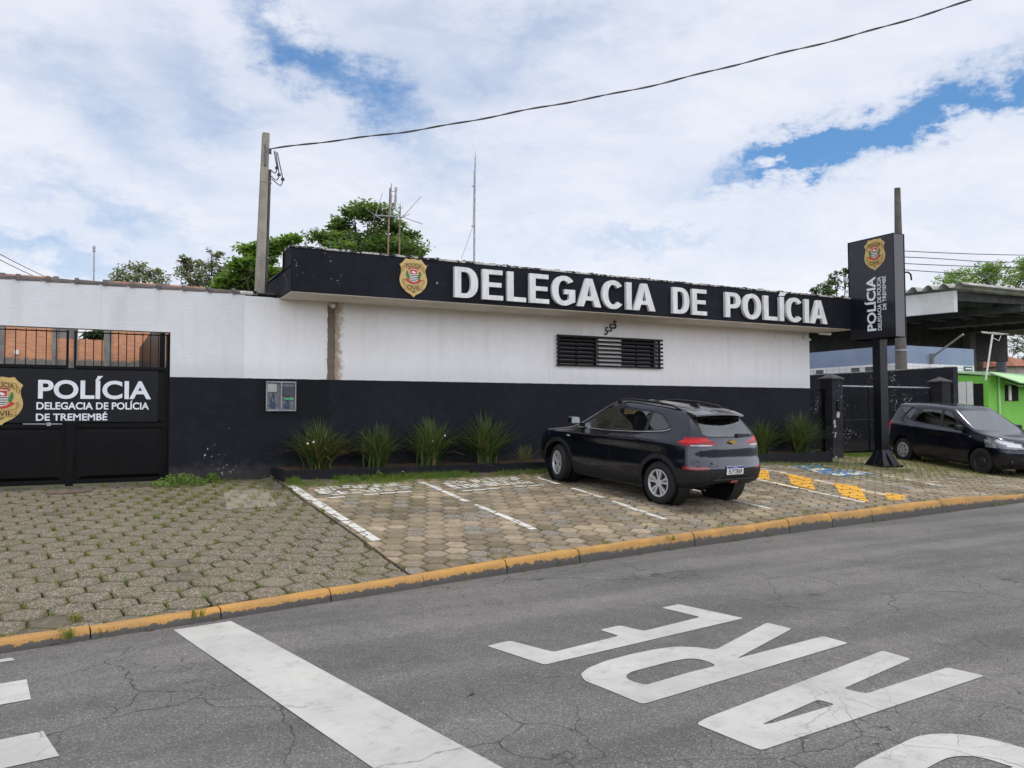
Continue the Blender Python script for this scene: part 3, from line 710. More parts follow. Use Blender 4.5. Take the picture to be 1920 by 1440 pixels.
def shield(parent, O, U, V, N, W, thick=.02):
    O, U, V, N = Vector(O), Vector(U), Vector(V), Vector(N); U = U*W; V = V*W
    mb = MB(); vs, fs = curve_mesh([SH], thick); map2d(mb, (vs, fs), O, U, V, N, thick/2); plate = mb.build('police_shield', GOLD, parent)
    h = [thick]
    def lay(name, loops_list, mat, dh=.0015):
        h[0] += dh; q = MB()
        for lp in loops_list: map2d(q, curve_mesh(lp if isinstance(lp[0], list) else [lp]), O, U, V, N, h[0])
        return q.build(name, mat, plate)
    rib_t = [[(-.40, .355), (-.345, .50), (-.30, .40), (-.30, .29), (-.36, .24)], [(.40, .355), (.345, .50), (.30, .40), (.30, .29), (.36, .24)]]
    lay('ribbon_outline', [bentband(-.345, .345, .305, .475, .045), bentband(-.345, .345, -.395, -.195, -.055)]+[[(-.43, .30), (-.34, .43), (-.33, .26), (-.40, .19)], [(.43, .30), (.34, .43), (.33, .26), (.40, .19)], [(-.42, -.13), (-.33, -.25), (-.33, -.07), (-.38, -.02)], [(.42, -.13), (.33, -.25), (.33, -.07), (.38, -.02)]], DKBR)
    lay('ribbon', [bentband(-.335, .335, .315, .465, .045), bentband(-.335, .335, -.385, -.205, -.055)]+[[(-.415, .30), (-.345, .40), (-.34, .27), (-.395, .205)], [(.415, .30), (.345, .40), (.34, .27), (.395, .205)], [(-.405, -.13), (-.34, -.22), (-.34, -.08), (-.38, -.04)], [(.405, -.13), (.34, -.22), (.34, -.08), (.38, -.04)]], GOLDD)
    h[0] += .0015
    def bent(txt, box, sag):
        q = MB()
        vs, fs = text_mesh(txt, .02); xs = [p[0] for p in vs]; ys = [p[1] for p in vs]
        for p in vs:
            pass
        X0, X1, Y0, Y1 = min(xs), max(xs), min(ys), max(ys)
        vs = [Vector((box[0]+(p[0]-X0)/(X1-X0)*(box[1]-box[0]), box[2]+(p[1]-Y0)/(Y1-Y0)*(box[3]-box[2]), 0)) for p in vs]
        vs = [Vector((p.x, p.y+sag*(1-(p.x/.335)**2), 0)) for p in vs]
        map2d(q, (vs, fs), O, U, V, N, h[0]); q.build('shield_lettering', DKBR, plate)
    bent('POLÍCIA', (-.285, .285, .33, .485), .045); bent('CIVIL', (-.25, .25, -.355, -.225), -.055); bent('SP', (-.06, .06, -.515, -.455), 0)
    lay('crest_branch', [[(-.25, .03), (-.28, .12), (-.265, .22), (-.22, .25), (-.19, .16), (-.155, .06), (-.16, -.04), (-.2, -.05)], [(.25, .03), (.28, .12), (.265, .22), (.22, .25), (.19, .16), (.155, .06), (.16, -.04), (.2, -.05)]], GRN)
    lay('crest_ribbon', [[(-.32, -.055), (-.22, -.02), (-.12, -.12), (0, -.155), (.12, -.12), (.22, -.02), (.32, -.055), (.24, -.13), (.12, -.19), (0, -.21), (-.12, -.19), (-.24, -.13)], [(-.21, .30), (-.12, .26), (-.12, .31), (0, .335), (.12, .31), (.12, .26), (.21, .30), (.12, .345), (0, .365), (-.12, .345)]], RED)
    lay('crest_field', [[(-.135, .30), (.135, .30), (.135, -.02), (.09, -.10), (0, -.135), (-.09, -.10), (-.135, -.02)]], CWH)
    lay('crest_stripe', [rect(-.135, .135, .075, .105), rect(-.135, .135, .012, .042), rect(-.125, .125, -.05, -.02), rect(-.08, .08, -.10, -.075)], CBK)
    lay('crest_panel', [rect(-.125, .125, .13, .285)], RED)
    lay('crest_map', [[(-.09, .19), (-.03, .235), (.03, .225), (.06, .195), (.10, .185), (.05, .165), (.02, .15), (-.02, .17)]], CWH)
    return plate

# ---- block capitals of the fascia (bold grotesque)
def ell(cx, cy, rx, ry, a0, a1, n=20, p=1.0):
    out = []
    for i in range(n+1):
        a = rad(lerp(a0, a1, i/n)); c, s_ = math.cos(a), math.sin(a)
        out.append((cx+rx*math.copysign(abs(c)**p, c), cy+ry*math.copysign(abs(s_)**p, s_)))
    return out
S = .168
GLY = {
 'D': (.72, [[(.07, 0), (.34, 0)]+ell(.34, .5, .335, .5, -90, 90, 20, .86)+[(.07, 1)], [(.07+S, .148), (.33, .148)]+ell(.33, .5, .162, .352, -90, 90, 16, .82)+[(.07+S, .852)]]),
 'E': (.667, [[(.07, 0), (.62, 0), (.62, .152), (.07+S, .152), (.07+S, .43), (.575, .43), (.575, .578), (.07+S, .578), (.07+S, .848), (.605, .848), (.605, 1), (.07, 1)]]),
 'L': (.611, [[(.07, 0), (.58, 0), (.58, .152), (.07+S, .152), (.07+S, 1), (.07, 1)]]),
 'I': (.29, [[(.07, 0), (.07+S, 0), (.07+S, 1), (.07, 1)]]),
 'A': (.722, [[(0, 0), (.215, 0), (.275, .21), (.447, .21), (.507, 0), (.722, 0), (.47, 1), (.252, 1)], [(.315, .37), (.361, .56), (.361, .78), (.361, .56), (.407, .37)]]),
 'P': (.667, [[(.07, 0), (.07+S, 0), (.07+S, .37), (.36, .37)]+ell(.36, .685, .27, .315, -90, 90, 16, .88)+[(.07, 1)], [(.07+S, .52), (.345, .52)]+ell(.345, .685, .108, .165, -90, 90, 10, .82)+[(.07+S, .85)]]),
 'O': (.778, [ell(.389, .5, .35, .52, 0, 342, 38, .94), ell(.389, .5, .168, .355, 0, 342, 28, .92)]),
 'C': (.722, [ell(.38, .5, .34, .52, 38, 322, 34, .94)[::1]+ell(.38, .5, .162, .355, 318, 42, 28, .92)]),
 'G': (.778, [ell(.39, .5, .35, .52, 40, 300, 34, .94)+[(.715, .12), (.715, .55), (.40, .55), (.40, .385), (.535, .385), (.535, .225)]+ell(.39, .5, .168, .355, 295, 44, 26, .92)]),
}
GLY['A'] = (.722, [[(0, 0), (.19, 0), (.255, .22), (.467, .22), (.532, 0), (.722, 0), (.455, 1), (.267, 1)], [(.297, .365), (.361, .76), (.425, .365)]])
def blockword(word, x0, x1, z0, z1, y, depth, parent, mat):
    tot = sum(GLY['I' if c == 'Í' else c][0] for c in word); k = (x1-x0)/tot; x = x0
    for c in word:
        wd, loops = GLY['I' if c == 'Í' else c]
        q = MB(); lp = [[(x+p[0]*k, z0+p[1]*(z1-z0)) for p in l_] for l_ in loops]
        parts_ = [lp]
        if c == 'Í': parts_.append([[(x+k*.10, z1+.025), (x+k*.24, z1+.025), (x+k*.36, z1+.115), (x+k*.16, z1+.115)]])
        for l_ in parts_:
            vs, fs = curve_mesh(l_, depth); q.add([(p[0], y-depth/2-p[2]-.012, p[1]) for p in vs], [f[::-1] for f in fs])
        q.build('fascia_letter', mat, parent, bevel=.004)
        x += wd*k

# ================================================================== the police station
st = thing('police_station', 'low white and black police station with big letters on its black fascia', 'building', (2.45, WALL_Y, .6))
def holed_wall(mb, x0, x1, z0, z1, holes, y, thick):
    X = sorted({x0, x1, *[h[0] for h in holes], *[h[1] for h in holes]}); Z = sorted({z0, z1, *[h[2] for h in holes], *[h[3] for h in holes]})
    for i in range(len(X)-1):
        for j in range(len(Z)-1):
            cx, cz = (X[i]+X[i+1])/2, (Z[j]+Z[j+1])/2
            if any(h[0] < cx < h[1] and h[2] < cz < h[3] for h in holes): continue
            mb.add([(X[i], y, Z[j]), (X[i+1], y, Z[j]), (X[i+1], y, Z[j+1]), (X[i], y, Z[j+1])], [(0, 1, 2, 3)])
    for a, b_, c, d in holes:
        mb.add([(a, y, c), (b_, y, c), (b_, y, d), (a, y, d), (a, y+thick, c), (b_, y+thick, c), (b_, y+thick, d), (a, y+thick, d)], [(0, 4, 5, 1), (1, 5, 6, 2), (2, 6, 7, 3), (3, 7, 4, 0)])
WIN = [(9.08, 10.12, 2.80, 3.45), (10.74, 11.76, 2.80, 3.45)]
mb = MB(); holed_wall(mb, 2.45, 16.8, .3, 3.90, WIN, WALL_Y, .16)
mb.add([(16.8, 15, .3), (16.8, 23, .3), (16.8, 23, 4.3), (16.8, 15, 4.3)], [(0, 1, 2, 3)]); mb.add([(2.62, 15.02, .3), (2.62, 23, .3), (2.62, 23, 3.9), (2.62, 15.02, 3.9)], [(3, 2, 1, 0)])
mb.add([(2.62, 23, .3), (16.8, 23, .3), (16.8, 23, 4.3), (2.62, 23, 4.3)], [(3, 2, 1, 0)])
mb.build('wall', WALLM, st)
# eaves slab with fascia, stepped back at the left end
FY = 14.02; FX0, FX1 = 3.05, 17.30
mb = MB(); prof = [(FY, 3.892), (FY, 4.668), (14.50, 4.668), (14.56, 4.64), (14.58, 4.33), (16.1, 4.33), (16.1, 3.892)]
mb.prism([(FX0, y, z) for y, z in prof], (FX1-FX0, 0, 0)); mb.build('fascia', FASC, st, bevel=.006)
mb = MB(); mb.box(FX0+.015, FX1-.015, FY+.02, WALL_Y-.003, 3.878, 3.8935); mb.build('soffit', SOFF, st)
mb = MB(); mb.box(FX0+.02, FX1-.01, 14.6, 23.0, 4.25, 4.345); mb.build('roof', CONCG, st)
mb = MB(); rng = random.Random(2); n = 240
for i in range(n):               # flaking, mossy parapet cap
    xa, xb = lerp(FX0-.02, FX1+.02, i/n), lerp(FX0-.02, FX1+.02, (i+1)/n); h = .028+.05*max(0, mnoise.noise(Vector((xa*6, 0, 0))))+rng.uniform(-.006, .012)
    mb.box(xa, xb, FY-.018, 14.53, 4.664, 4.672+h*.75)
mb.build('parapet_cap', MATS['parapet_moss'], st)
mb = MB(); mb.tube([(FX0-.012, 14.50, 4.69), (FX0-.012, 14.56, 4.66), (FX0-.012, 14.585, 4.34), (FX0-.012, 16.1, 4.34)], .018, 6); mb.tube([(FX0-.012, FY, 4.34), (FX0-.012, 14.58, 4.345)], .016, 6); mb.build('flashing', BLKM, st)
mb = MB(); mb.tube([(2.62, 15.06, 3.94), (3.02, 15.02, 3.93)], .045, 10); mb.tube([(2.62, 15.06, 4.0), (2.62, 15.06, 3.90)], .05, 10); mb.build('gutter_pipe', BLKM, st, smooth=40)
# cast white letters and the shield on the fascia
blockword('DELEGACIA', 6.06, 10.90, 3.975, 4.565, FY, .075, st, LETM); blockword('DE', 11.33, 12.40, 3.965, 4.55, FY, .075, st, LETM); blockword('POLÍCIA', 12.86, 16.27, 3.965, 4.545, FY, .075, st, LETM)
shield(st, (5.305, FY-.004, 4.285), (1, 0, 0), (0, 0, 1), (0, -1, 0), .545, .03)
# windows behind a black bar grille
for a, b_, c, d in WIN:
    mb = MB()
    for q in ((a, a+.04, c, d), (b_-.04, b_, c, d), (a+.04, b_-.04, c, c+.04), (a+.04, b_-.04, d-.04, d), ((a+b_)/2-.02, (a+b_)/2+.02, c+.04, d-.04)): mb.box(q[0], q[1], 15.10, 15.135, q[2], q[3])
    wf = mb.build('window', BLKM, st, bevel=.003); mb = MB(); mb.box(a+.03, b_-.03, 15.115, 15.122, c+.03, d-.03); mb.build('pane', MATS['window_glass'], wf)
    mb = MB(); mb.box(a-.3, b_+.3, 15.5, 15.52, c-.3, d+.3); mb.build('room_dark', DARK, wf)
mb = MB()
for i in range(8): z = 2.815+i*(.645/7); mb.box(8.98, 11.88, 14.915, 14.945, z-.021, z+.021)
gr = mb.build('window_grille', BLKM, st, bevel=.003)
mb = MB()
for x in (9.045, 11.80): mb.box(x-.02, x+.02, 14.945, 14.975, 2.79, 3.48)
for x in (9.045, 11.80):
    for z in (2.86, 3.40): mb.box(x-.015, x+.015, 14.97, 15.0, z-.02, z+.02)
mb.build('grille_post', BLKM, gr)
mb = MB()
for i in range(3): place2d(mb, text_mesh('5', .03, .012), (0, .105, 0, .185), (10.27+i*.115, 14.992, 3.525+i*.075), (.93, 0, .05), (.10, 0, 1), (0, -1, 0), .012)
mb.build('house_number', CBK, st)
mb = MB(); rng = random.Random(8); L_, R_ = [], []
for i in range(30):
    z = lerp(2.41, 3.80, i/29); L_.append((3.965+rng.uniform(-.008, .008), 14.992, z)); R_.append((4.10+rng.uniform(-.010, .010), 14.992, z))
for i in range(29): mb.add([L_[i], R_[i], R_[i+1], L_[i+1], (L_[i][0]-.004, 15.001, L_[i][2]), (R_[i][0]+.004, 15.001, R_[i][2]), (R_[i+1][0]+.004, 15.001, R_[i+1][2]), (L_[i+1][0]-.004, 15.001, L_[i+1][2])], [(0, 1, 2, 3), (0, 3, 7, 4), (1, 5, 6, 2)])
mb.build('cement_strip', CEM, st, smooth=60)
mb = MB(); mb.tube([(4.03, 15.02, 3.835), (4.05, 14.93, 3.80)], .045, 12); mb.build('drain_spout', CWH, st, smooth=40)
mb = MB(); mb.box(16.55, 16.66, 14.90, 14.998, 3.70, 3.80); mb.tube([(16.6, 14.95, 3.72), (16.63, 14.80, 3.66)], .032, 10); mb.build('security_camera', CWH, st, smooth=40, bevel=.006)
mb = MB(); mb.tube([(15.55, 14.985, 3.82), (16.6, 14.985, 3.80)], .008, 6); mb.tube([(15.57, 14.985, 3.82), (15.57, 14.985, 3.66)], .008, 6); mb.build('wire_run', SOFF, st)
mb = MB(); mb.box(16.85, 17.25, 14.66, 14.74, 3.80, 3.86); mb.build('strip_light', CWH, st, bevel=.01)
# meter box
mb = MB(); X0, X1, Z0, Z1 = 2.83, 3.37, 1.81, 2.355
for q in ((X0, X1, Z0, Z0+.025), (X0, X1, Z1-.025, Z1)): mb.box(q[0], q[1], 14.945, 15.0, q[2], q[3])
for q in ((X0, X0+.02), (X1-.02, X1), (3.09, 3.115)): mb.box(q[0], q[1], 14.947, 15.0, Z0+.025, Z1-.025)
mx_ = mb.build('meter_box', pmat('meter_box_plastic', (.30, .31, .32), .5, .15, 8), st, bevel=.004)
mb = MB(); mb.box(X0+.02, X1-.02, 14.985, 14.998, Z0+.025, Z1-.025); mb.build('back_plate', pmat('meter_back', (.17, .175, .185), .6, .25, 7, col2=(.10, .11, .13)), mx_)
mb = MB(); mb.box(2.855, 3.02, 14.958, 14.97, 2.16, 2.31); mb.build('meter_card', pmat('meter_card', (.42, .41, .40), .7, .1), mx_)
mb = MB(); mb.box(3.15, 3.32, 14.955, 14.985, 2.02, 2.05); mb.build('seal_strip', pmat('seal_green', (.08, .42, .18), .5, .1), mx_)
mb = MB(); rng = random.Random(5)
for cx in (2.95, 3.21):
    for i in range(4): mb.tube([(cx+rng.uniform(-.05, .05), 14.975, lerp(2.14, 1.86, u/5))if u else (cx, 14.975, 2.15) for u in range(6)], .006, 5)
    mb.lathe([(.001, -.02), (.05, -.02), (.05, 0), (.001, 0)], (cx, 14.98, 1.92), 'y', 14)
mb.build('meter_wiring', pmat('wire_blue', (.03, .055, .13), .5, .2), mx_)
mb = MB(); mb.box(3.13, 3.34, 14.962, 14.985, 2.09, 2.26); mb.build('meter', pmat('meter_dark', (.05, .055, .065), .5, .2), mx_, bevel=.008)

# ================================================================== boundary wall with ridge tiles, gate opening
bw = thing('boundary_wall', 'white and black boundary wall with a clay ridge tile coping over the gate', 'wall', (0, WALL_Y, .6))
mb = MB(); holed_wall(mb, -7, 2.45, .3, 3.93, [(-1.86, 1.215, .3, 3.18)], WALL_Y, .2)
mb.add([(-7, 15, 3.93), (2.45, 15, 3.93), (2.45, 15.2, 3.93), (-7, 15.2, 3.93)], [(0, 1, 2, 3)])
holed_wall(mb, -7, 2.45, .3, 3.93, [(-1.86, 1.215, .3, 3.18)], WALL_Y+.2, 0); mb.build('wall', WALLB, bw)
rng = random.Random(3); x = -6.9
while x < 2.3:
    mb = MB(); L = .415; nn = 9; vs = []
    for xx, r in ((x, .140), (x+.06, .140), (x+.068, .108), (x+L+.03, .094)):
        for k in range(nn+1):
            a = math.pi*k/nn; vs.append((xx, 15.1-math.cos(a)*r*1.05, 3.918+math.sin(a)*r*.82+rng.uniform(-.002, .002)))
    mb.add(vs, [(i*(nn+1)+k, i*(nn+1)+k+1, (i+1)*(nn+1)+k+1, (i+1)*(nn+1)+k) for i in range(3) for k in range(nn)]); mb.add(vs[:nn+1], [tuple(range(nn+1))])
    mb.build('ridge_tile', TILE, bw, smooth=35); x += L
mb = MB(); mb.box(2.36, 2.60, 15.0-.012, 15.2, 3.92, 3.985); mb.build('mortar_cap', pmat('mortar_white', (.62, .60, .56), .9, .1, 9, bump=.5, bscale=30), bw, bevel=.02)

# ---- metal gate
gt = thing('metal_gate', 'black sheet metal double gate with a gold shield, white lettering and top bars', 'gate', (-.32, 15.1, .6))
GB, GT, GY = .615, 3.15, 15.08
RAIL1, RAIL2 = 1.565, 2.545          # mid rail and the rail under the bars
for a, b_ in ((-1.83, -.325), (-.25, 1.195)):
    mb = MB(); w_ = .038
    for q in ((a, a+w_, GB, GT), (b_-w_, b_, GB, GT)): mb.box(q[0], q[1], GY-.02, GY+.03, q[2], q[3])
    for z in (GB+.0, RAIL1-.025, RAIL2-.03, ): mb.box(a+w_, b_-w_, GY-.024, GY+.03, z, z+.055)
    mb.box(a+w_, b_-w_, GY-.012, GY+.012, GT-.034, GT-.016)
    leaf = mb.build('gate_leaf', BLKM, gt, bevel=.005)
    mb = MB()
    for z0, z1 in ((GB+.055, RAIL1-.025), (RAIL1+.03, RAIL2-.03)):   # pressed panels with a bevelled field
        x0, x1, i = a+w_, b_-w_, .09
        P0 = [(x0, GY+.012, z0), (x1, GY+.012, z0), (x1, GY+.012, z1), (x0, GY+.012, z1)]; P1 = [(x0+.03, GY+.012, z0+.02), (x1-.03, GY+.012, z0+.02), (x1-.03, GY+.012, z1-.02), (x0+.03, GY+.012, z1-.02)]
        P2 = [(x0+i+.03, GY-.012, z0+i*.8), (x1-i-.03, GY-.012, z0+i*.8), (x1-i-.03, GY-.012, z1-i*.8), (x0+i+.03, GY-.012, z1-i*.8)]
        mb.add(P0+P1+P2, [(0, 1, 5, 4), (1, 2, 6, 5), (2, 3, 7, 6), (3, 0, 4, 7), (4, 5, 9, 8), (5, 6, 10, 9), (6, 7, 11, 10), (7, 4, 8, 11), (8, 9, 10, 11)])
    mb.build('gate_panel', BLKM, leaf)
    n = 8 if a < -1 else 9
    for i in range(1, n+2):
        x = lerp(a+w_, b_-w_, i/(n+2)); mb = MB(); mb.tube([(x, GY, RAIL2+.02), (x, GY, GT+.005)], .0075, 6); mb.build('bar', RUSTY if False else BLKM, leaf)
mb = MB(); mb.box(-.345, -.23, GY-.0285, GY-.022, .50, RAIL2-.02); mb.build('meeting_stile', BLKM, gt, bevel=.006)
mb = MB(); mb.tube([(-.95, GY-.05, 1.605), (-.40, GY-.05, 1.60)], .012, 8); mb.box(-.62, -.56, GY-.06, GY-.03, 1.575, 1.63); mb.build('slide_bolt', GALV, gt, smooth=40)
mb = MB(); mb.box(1.196, 1.214, 15.01, 15.16, .5, 3.17); mb.build('hinge_post', BLKM, gt)
NV = (0, -1, 0)
def sheet_text(parent, txt, box, weight, O=(0, 0, 0), U=(1, 0, 0), V=(0, 0, 1), N=NV, mat=WSIGN, name='lettering'):
    q = MB(); place2d(q, text_mesh(txt, weight), box, O, U, V, N); return q.build(name, mat, parent)
mb = MB(); mb.box(-1.62, 1.03, GY-.034, GY-.030, 1.63, 2.50); shp = mb.build('sign_sheet', BLKS, gt)
GO = (0, GY-.0365, 0)
def gx(px): return at(px, 760, Y=GY).x
def gz(py, px=180): return at(px, py, Y=GY).z
sheet_text(shp, 'POLÍCIA', (gx(71), gx(282.5), gz(748.5), gz(705)), .026, GO)
sheet_text(shp, 'DELEGACIA DE POLÍCIA', (gx(68.5), gx(279), gz(768), gz(751)), .026, GO)
sheet_text(shp, 'DE TREMEMBÉ', (gx(68), gx(201.5), gz(788.5, 130), gz(772, 130)), .024, GO)
shield(gt, (gx(43)-.288, GY-.036, gz(752, 10)), (1, 0, 0), (0, 0, 1), NV, .585, .004)

# ================================================================== planter and its plants
pl = thing('planter', 'long low black planter bed along the foot of the station wall', 'planter', (PX0, 14.5, .6))
mb = MB(); n = 120
for i in range(n+1):
    x = lerp(PX0, PX1, i/n); z = .775+.010*mnoise.noise(Vector((x*1.1, 3, 0)))+.005*mnoise.noise(Vector((x*6, 1, 0))); j = .006*mnoise.noise(Vector((x*2, 7, 0)))
    mb.v += [(x, PYF+j, .3), (x, PYF+j, z-.012), (x, PYF+.012+j, z), (x, PYF+.098, z), (x, PYF+.11, z-.012), (x, PYF+.11, .3)]
mb.f = [(i*6+k, (i+1)*6+k, (i+1)*6+k+1, i*6+k+1) for i in range(n) for k in range(5)]+[tuple(range(6)), tuple(n*6+k for k in range(6))[::-1]]
mb.box(PX0, PX0+.1, PYF+.11, 15, .3, .775); mb.box(PX1-.1, PX1, PYF+.11, 15, .3, .78); mb.build('edging', wallmat('planter_paint', 90, (.8,)*3, (.0065, .007, .0095), chips=.03, foot_dust=.12), pl)
m, t, b = newmat('planter_soil'); P = t.node('ShaderNodeNewGeometry').outputs['Position']
c = t.mix(t.ramp(t.noise(P, 9, 6, .7), .35, .65), (.055, .04, .028), (.17, .095, .06)); c = t.mix(t.ramp(t.noise(P, 1.7, 3), .55, .7), c, (.28, .25, .2)); t.put(b.inputs['Base Color'], c); t.l.new(t.bump(t.noise(P, 40, 5, .7), .8, .02), b.inputs['Normal'])
mb = MB(); nx, ny = 120, 8
for i in range(nx+1):
    for j in range(ny+1):
        x, y = lerp(PX0+.1, PX1-.1, i/nx), lerp(PYF+.11, 15, j/ny); mb.v.append((x, y, .745+.04*mnoise.noise(Vector((x*2, y*2, 1)))+.03*j/ny))
mb.f = [(i*(ny+1)+j, (i+1)*(ny+1)+j, (i+1)*(ny+1)+j+1, i*(ny+1)+j+1) for i in range(nx) for j in range(ny)]; mb.build('soil', m, pl, smooth=60)
BLADE = leafmat('iris_blade', (.028, .062, .017), (.130, .175, .058), .30, .45)
BLADEY = leafmat('iris_blade_dry', (.16, .12, .05), (.30, .22, .11), .2, .6)
BLADEL = leafmat('pale_blade', (.10, .13, .05), (.24, .24, .12), .25, .55)
PETAL = pmat('white_petal', (.80, .80, .76), .6, .03)
def blade(mb, p, az, h, lean, w_, curl, n=6):
    d = Vector((math.cos(az), math.sin(az), 0)); sd = Vector((-d.y, d.x, 0)); k = len(mb.v)
    for i in range(n+1):
        u = i/n; ww = w_*(1-.15*u-.85*u**3)*(.6+.4*min(1, u*5)); r = lean*(u**1.6)+curl*u**4*h*.5; z = h*(u-.30*curl*u**4)
        c = p+d*r+Vector((0, 0, z)); mb.v += [tuple(c-sd*ww), tuple(c+sd*ww)]
    mb.f += [(k+2*i, k+2*i+1, k+2*i+3, k+2*i+2) for i in range(n)]
def iris(px, py, hpx, half, label, seed, dry=.06, y=14.5, pale=False, nfl=3, n=230):
    n = int(n*1.25)
    p0 = at(px, py, Y=y); dep = (p0-EYE).dot(_fw); H = hpx*dep/FPX; Rr = half*dep/FPX; rng = random.Random(seed); base = Vector((p0.x, y, .755))
    t_ = thing('iris_clump' if not pale else 'grass_clump', label, 'plant', base, 'strap leaved plants in the planter')
    g, d_ = MB(), MB()
    for i in range(n):
        az = rng.uniform(0, 6.283); out = rng.random()**.75; h = H*(1.26-.46*out**1.5)*rng.uniform(.70, 1.06); lean = Rr*out*rng.uniform(1.0, 1.9)
        o = base+Vector((rng.gauss(0, .04+Rr*.07), rng.gauss(0, .05), -.02))
        q = d_ if rng.random() < dry*(1+out) else g
        curl = (rng.uniform(.3, 1.3) if out > .55 and rng.random() < .5 else rng.uniform(0, .25)) + (.6 if q is d_ else 0)
        blade(q, o, az, h, lean, rng.uniform(.011, .0205)*(1 if not pale else .6), curl)
    lf = g.build('foliage', BLADEL if pale else BLADE, t_, smooth=80)
    d_.build('dry_blades', BLADEY, t_, smooth=80)
    for i in range(min(nfl, 2) if seed in (1, 3) else 0):
        az = rng.uniform(3.4, 6.0); rr = Rr*rng.uniform(.3, .8); c = base+Vector((math.cos(az)*rr, -abs(math.sin(az))*rr*.7-.05, H*rng.uniform(.25, .8))); f = MB()
        for k in range(6):
            a = k*math.pi/3; u = Vector((math.cos(a), -.35, math.sin(a))); s_ = Vector((-math.sin(a), 0, math.cos(a)))*.008
            f.add([c, c+u*.011+s_, c+u*.021, c+u*.011-s_], [(0, 1, 2, 3)])
        f.build('flower', PETAL, t_)
iris(600, 873, 84, 62, 'largest strap leaved clump with brown dead blades below the meter box', 1, .22, nfl=4, n=300)
iris(708, 873, 76, 52, 'narrow strap leaved clump just right of the brown streaked one', 2, .09, n=170, nfl=2)
iris(808, 873, 80, 56, 'dense upright strap leaved clump, third from the left in the planter', 3, .05, n=240)
iris(910, 871, 84, 58, 'tall strap leaved clump next to the small pale grass tuft', 4, .06, n=220)
iris(984, 868, 34, 26, 'small pale grass tuft in the planter by the car front wheel', 5, .2, pale=True, nfl=0, n=60)
iris(1428, 848, 60, 42, 'strap leaved clump behind the tailgate of the dark blue car', 6, .03, n=200, nfl=0)
iris(1500, 850, 66, 50, 'bushy strap leaved clump at the right end of the planter', 7, .07, n=260, nfl=0)

def weeds(name, label, cx, cy, rx_, ry_, n, h, seed):
    rng = random.Random(seed); mb = MB(); z0 = azz(cx, cy)
    for i in range(n):
        a = rng.uniform(0, 6.283); r = math.sqrt(rng.random()); x, y = cx+rx_*r*math.cos(a), cy+ry_*r*math.sin(a); z = z0+h*(1-r*r*.8)*rng.uniform(.15, 1)
        s_ = rng.uniform(.012, .030); u = Vector((rng.gauss(0, 1), rng.gauss(0, 1), rng.gauss(0, .5))).normalized(); v = u.orthogonal().normalized(); c = Vector((x, y, z))
        mb.add([c-u*s_, c+v*s_*.55, c+u*s_, c-v*s_*.55], [(0, 1, 2, 3)])
    for i in range(n//25):
        a = rng.uniform(0, 6.283); r = math.sqrt(rng.random()); x, y = cx+rx_*r*math.cos(a), cy+ry_*r*math.sin(a); mb.tube([(x, y, z0-.02), (x+rng.gauss(0, .03), y+rng.gauss(0, .03), z0+h*(1-r*.7))], .003, 4)
    return tag(mb.build(name, GRD, loc=(cx, cy, z0)), label, 'weeds', 'leafy weeds at the foot of the wall')
weeds('weed_clump', 'large leafy green weed clump at the right foot of the gate', 1.36, 14.68, .46, .30, 1000, .21, 1)
weeds('weed_clump', 'small leafy weed sprig by the black wall right of the big weed clump', 1.90, 14.80, .14, .14, 260, .19, 2)
weeds('weed_clump', 'pale leafy weed standing in front of the planter edging', 4.62, 13.92, .09, .05, 90, .16, 3)
weeds('weed_clump', 'low leafy weed near the tail of the dark blue car by the planter', 13.55, 13.75, .16, .1, 110, .12, 4)
# covers let into the driveway
p = at(138, 918, Y=14.45); mb = MB(); mb.lathe([(.36, azz(0, 14.4)-.03), (.36, azz(0, 14.4)+.012), (.33, azz(0, 14.4)+.016), (.001, azz(0, 14.4)+.016)], (-.30, 14.47, 0), 'z', 40)
tag(mb.build('drain_cover', pmat('rusty_cover', (.16, .115, .085), .9, .2, 9, bump=.5, bscale=40), smooth=40, loc=(-.3, 14.47, .5)), 'round brown drain cover in front of the gate leaves', 'cover')
mb = MB(); z = azz(2.2, 13.6); c = [at(425, 938, Z=.52), at(520, 931, Z=.53), at(503, 912, Z=.56), at(418, 914, Z=.56)]
mb.prism([(q.x, q.y, azz(q.x, q.y)-.03) for q in c], (0, 0, .045))
tag(mb.build('inspection_slab', pmat('slab_concrete', (.27, .235, .19), .9, .15, 6, col2=(.17, .15, .12), bump=.4, bscale=50), bevel=.01, loc=(2.2, 13.4, .5)), 'pale square concrete slab in the driveway left of the planter', 'cover')
# fallen leaves in the gutter
LEAFB = pmat('dry_leaf', (.13, .065, .035), .8, .3, 40)
for i, (px, py, lab) in enumerate(((100, 1207, 'brown fallen leaf in the gutter left of the stop line'), (281, 1179, 'curled brown leaf under the yellow kerb beside the stop line'), (1163, 1168, None), (880, 1305, 'dark fallen leaf lying on the road between stop line and letters'))):
    if not lab: continue
    c = at(px, py, Z=.012); u = Vector((math.cos(i*1.3), math.sin(i*1.3), .1)); v = Vector((-u.y, u.x, .25)); mb = MB(); s_ = .055
    mb.add([c-u*s_, c-u*s_*.3-v*s_*.5+Vector((0, 0, .012)), c+u*s_, c-u*s_*.2+v*s_*.5+Vector((0, 0, .02)), c], [(0, 1, 4), (1, 2, 4), (2, 3, 4), (3, 0, 4)])
    tag(mb.build('dry_leaf', LEAFB, loc=c), lab, 'leaf', 'fallen leaves')
